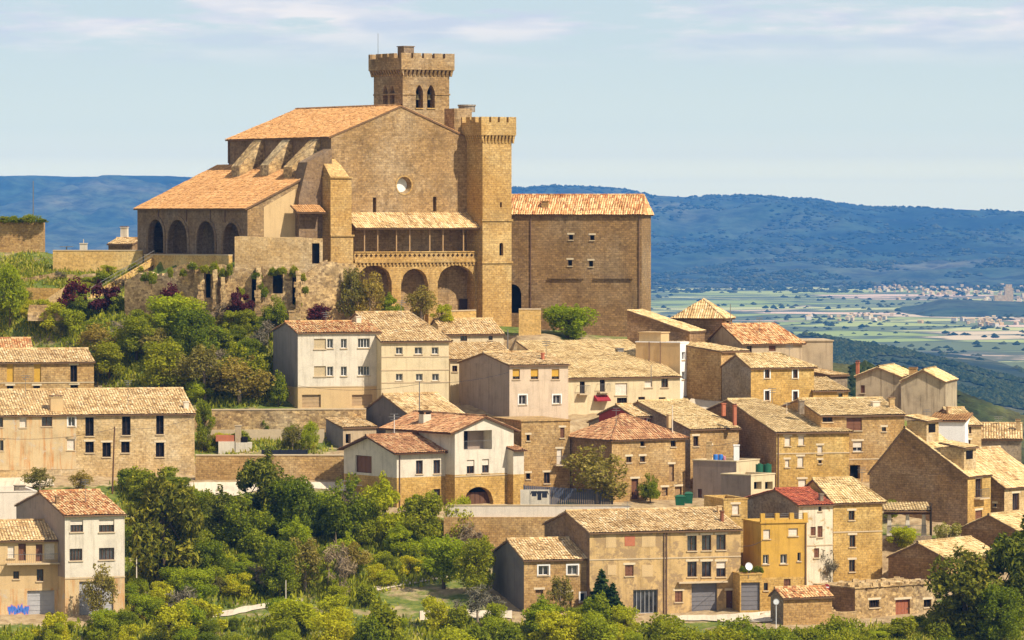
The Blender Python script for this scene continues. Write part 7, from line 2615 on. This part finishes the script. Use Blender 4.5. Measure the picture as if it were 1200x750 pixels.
w = bpy.data.worlds.new('World'); scene.world = w
w.use_nodes = True
nt = w.node_tree; nt.nodes.clear()
out = nt.nodes.new('ShaderNodeOutputWorld')
bg = nt.nodes.new('ShaderNodeBackground'); STR = 0.06
bg.inputs['Strength'].default_value = STR
sky = nt.nodes.new('ShaderNodeTexSky'); sky.sky_type = 'NISHITA'; sky.sun_disc = False
sky.sun_elevation = EL; sky.sun_rotation = math.pi - AZ
sky.altitude = 800; sky.air_density = 1.0; sky.dust_density = 0.6; sky.ozone_density = 1.4
tc = nt.nodes.new('ShaderNodeTexCoord')
mp = nt.nodes.new('ShaderNodeMapping'); mp.inputs['Scale'].default_value = (13, 13, 85)
nt.links.new(tc.outputs['Generated'], mp.inputs['Vector'])
nz = nt.nodes.new('ShaderNodeTexNoise'); nz.inputs['Scale'].default_value = 1.6; nz.inputs['Detail'].default_value = 7; nz.inputs['Roughness'].default_value = 0.6
nt.links.new(mp.outputs[0], nz.inputs['Vector'])
cr = nt.nodes.new('ShaderNodeMapRange'); cr.inputs[1].default_value = 0.43; cr.inputs[2].default_value = 0.53; cr.inputs[3].default_value = 0; cr.inputs[4].default_value = 0.95
nt.links.new(nz.outputs['Fac'], cr.inputs[0])
sp = nt.nodes.new('ShaderNodeSeparateXYZ'); nt.links.new(tc.outputs['Generated'], sp.inputs[0])
band = nt.nodes.new('ShaderNodeMapRange'); band.inputs[1].default_value = 0.031; band.inputs[2].default_value = 0.041
nt.links.new(sp.outputs[2], band.inputs[0])
mu = nt.nodes.new('ShaderNodeMath'); mu.operation = 'MULTIPLY'
nt.links.new(cr.outputs[0], mu.inputs[0]); nt.links.new(band.outputs[0], mu.inputs[1])
mx = nt.nodes.new('ShaderNodeMix'); mx.data_type = 'RGBA'
# a thin bright veil of high cloud low over the horizon
vr = nt.nodes.new('ShaderNodeMapRange'); vr.inputs[1].default_value = 0.0; vr.inputs[2].default_value = 0.10
nt.links.new(sp.outputs[2], vr.inputs[0])
ve = nt.nodes.new('ShaderNodeValToRGB')
VEIL = [(p, tuple(v * u / 1.4 for v, u in zip(c, (0.99, 1.02, 1.05)))) for p, c in ((0.0, (1.26, 1.11, 0.6)), (0.065, (1.26, 1.11, 0.6)), (0.125, (0.81, 0.785, 0.59)), (0.185, (0.67, 0.70, 0.585)), (0.28, (0.585, 0.64, 0.58)), (0.37, (0.53, 0.60, 0.58)), (0.6, (0.46, 0.55, 0.58)), (1.0, (0.34, 0.46, 0.60)))]
while len(ve.color_ramp.elements) < len(VEIL):
    ve.color_ramp.elements.new(0.5)
for e, (p, c) in zip(ve.color_ramp.elements, VEIL):
    e.position = p; e.color = (*c, 1)
nt.links.new(vr.outputs[0], ve.inputs[0])
sc2 = nt.nodes.new('ShaderNodeMix'); sc2.data_type = 'RGBA'; sc2.blend_type = 'MULTIPLY'; sc2.inputs[0].default_value = 1.0
nt.links.new(ve.outputs[0], sc2.inputs[6]); sc2.inputs[7].default_value = (1.4 / STR, 1.4 / STR, 1.4 / STR, 1)
vf = nt.nodes.new('ShaderNodeMapRange'); vf.inputs[1].default_value = 0.06; vf.inputs[2].default_value = 0.22; vf.inputs[3].default_value = 0.95; vf.inputs[4].default_value = 0.0
nt.links.new(sp.outputs[2], vf.inputs[0])
vm = nt.nodes.new('ShaderNodeMix'); vm.data_type = 'RGBA'
nt.links.new(vf.outputs[0], vm.inputs[0]); nt.links.new(sky.outputs[0], vm.inputs[6]); nt.links.new(sc2.outputs[2], vm.inputs[7])
nt.links.new(mu.outputs[0], mx.inputs[0]); nt.links.new(vm.outputs[2], mx.inputs[6])
cn = nt.nodes.new('ShaderNodeTexNoise'); cn.inputs['Scale'].default_value = 3.1; cn.inputs['Detail'].default_value = 5
nt.links.new(mp.outputs[0], cn.inputs['Vector'])
cc = nt.nodes.new('ShaderNodeValToRGB'); cc.color_ramp.elements[0].position = 0.38; cc.color_ramp.elements[1].position = 0.62
cc.color_ramp.elements[0].color = (0.51, 0.555, 0.62, 1); cc.color_ramp.elements[1].color = (0.74, 0.70, 0.675, 1)
nt.links.new(cn.outputs['Fac'], cc.inputs[0])
sc3 = nt.nodes.new('ShaderNodeMix'); sc3.data_type = 'RGBA'; sc3.blend_type = 'MULTIPLY'; sc3.inputs[0].default_value = 1.0
nt.links.new(cc.outputs[0], sc3.inputs[6]); sc3.inputs[7].default_value = (1 / STR, 1 / STR, 1 / STR, 1)
nt.links.new(sc3.outputs[2], mx.inputs[7])
nt.links.new(mx.outputs[2], bg.inputs['Color'])
nt.links.new(bg.outputs[0], out.inputs['Surface'])

hm = bpy.data.materials.new('haze'); hm.use_nodes = True
ht_ = hm.node_tree; ht_.nodes.clear()
ho = ht_.nodes.new('ShaderNodeOutputMaterial')
hv = ht_.nodes.new('ShaderNodeVolumePrincipled')
hv.inputs['Color'].default_value = (0.10, 0.39, 1.0, 1)
hv.inputs['Density'].default_value = 5.2e-5
hv.inputs['Anisotropy'].default_value = -0.25
ht_.links.new(hv.outputs[0], ho.inputs['Volume'])
bm_ = MB(); bm_.box((-9500, -420, -153), (9500, 17700, 125))
hz = bm_.build('haze', hm)
hz['kind'] = 'stuff'

vs = scene.view_settings
vs.view_transform = 'Standard'; vs.look = 'None'; vs.exposure = 0.42; vs.gamma = 1.0
vs.use_curve_mapping = False
scene.cycles.use_denoising = True
scene.cycles.max_bounces = 5
scene.cycles.diffuse_bounces = 3
scene.cycles.glossy_bounces = 2
scene.cycles.transmission_bounces = 3
scene.cycles.volume_bounces = 0
scene.cycles.use_adaptive_sampling = True
scene.cycles.adaptive_threshold = 0.015
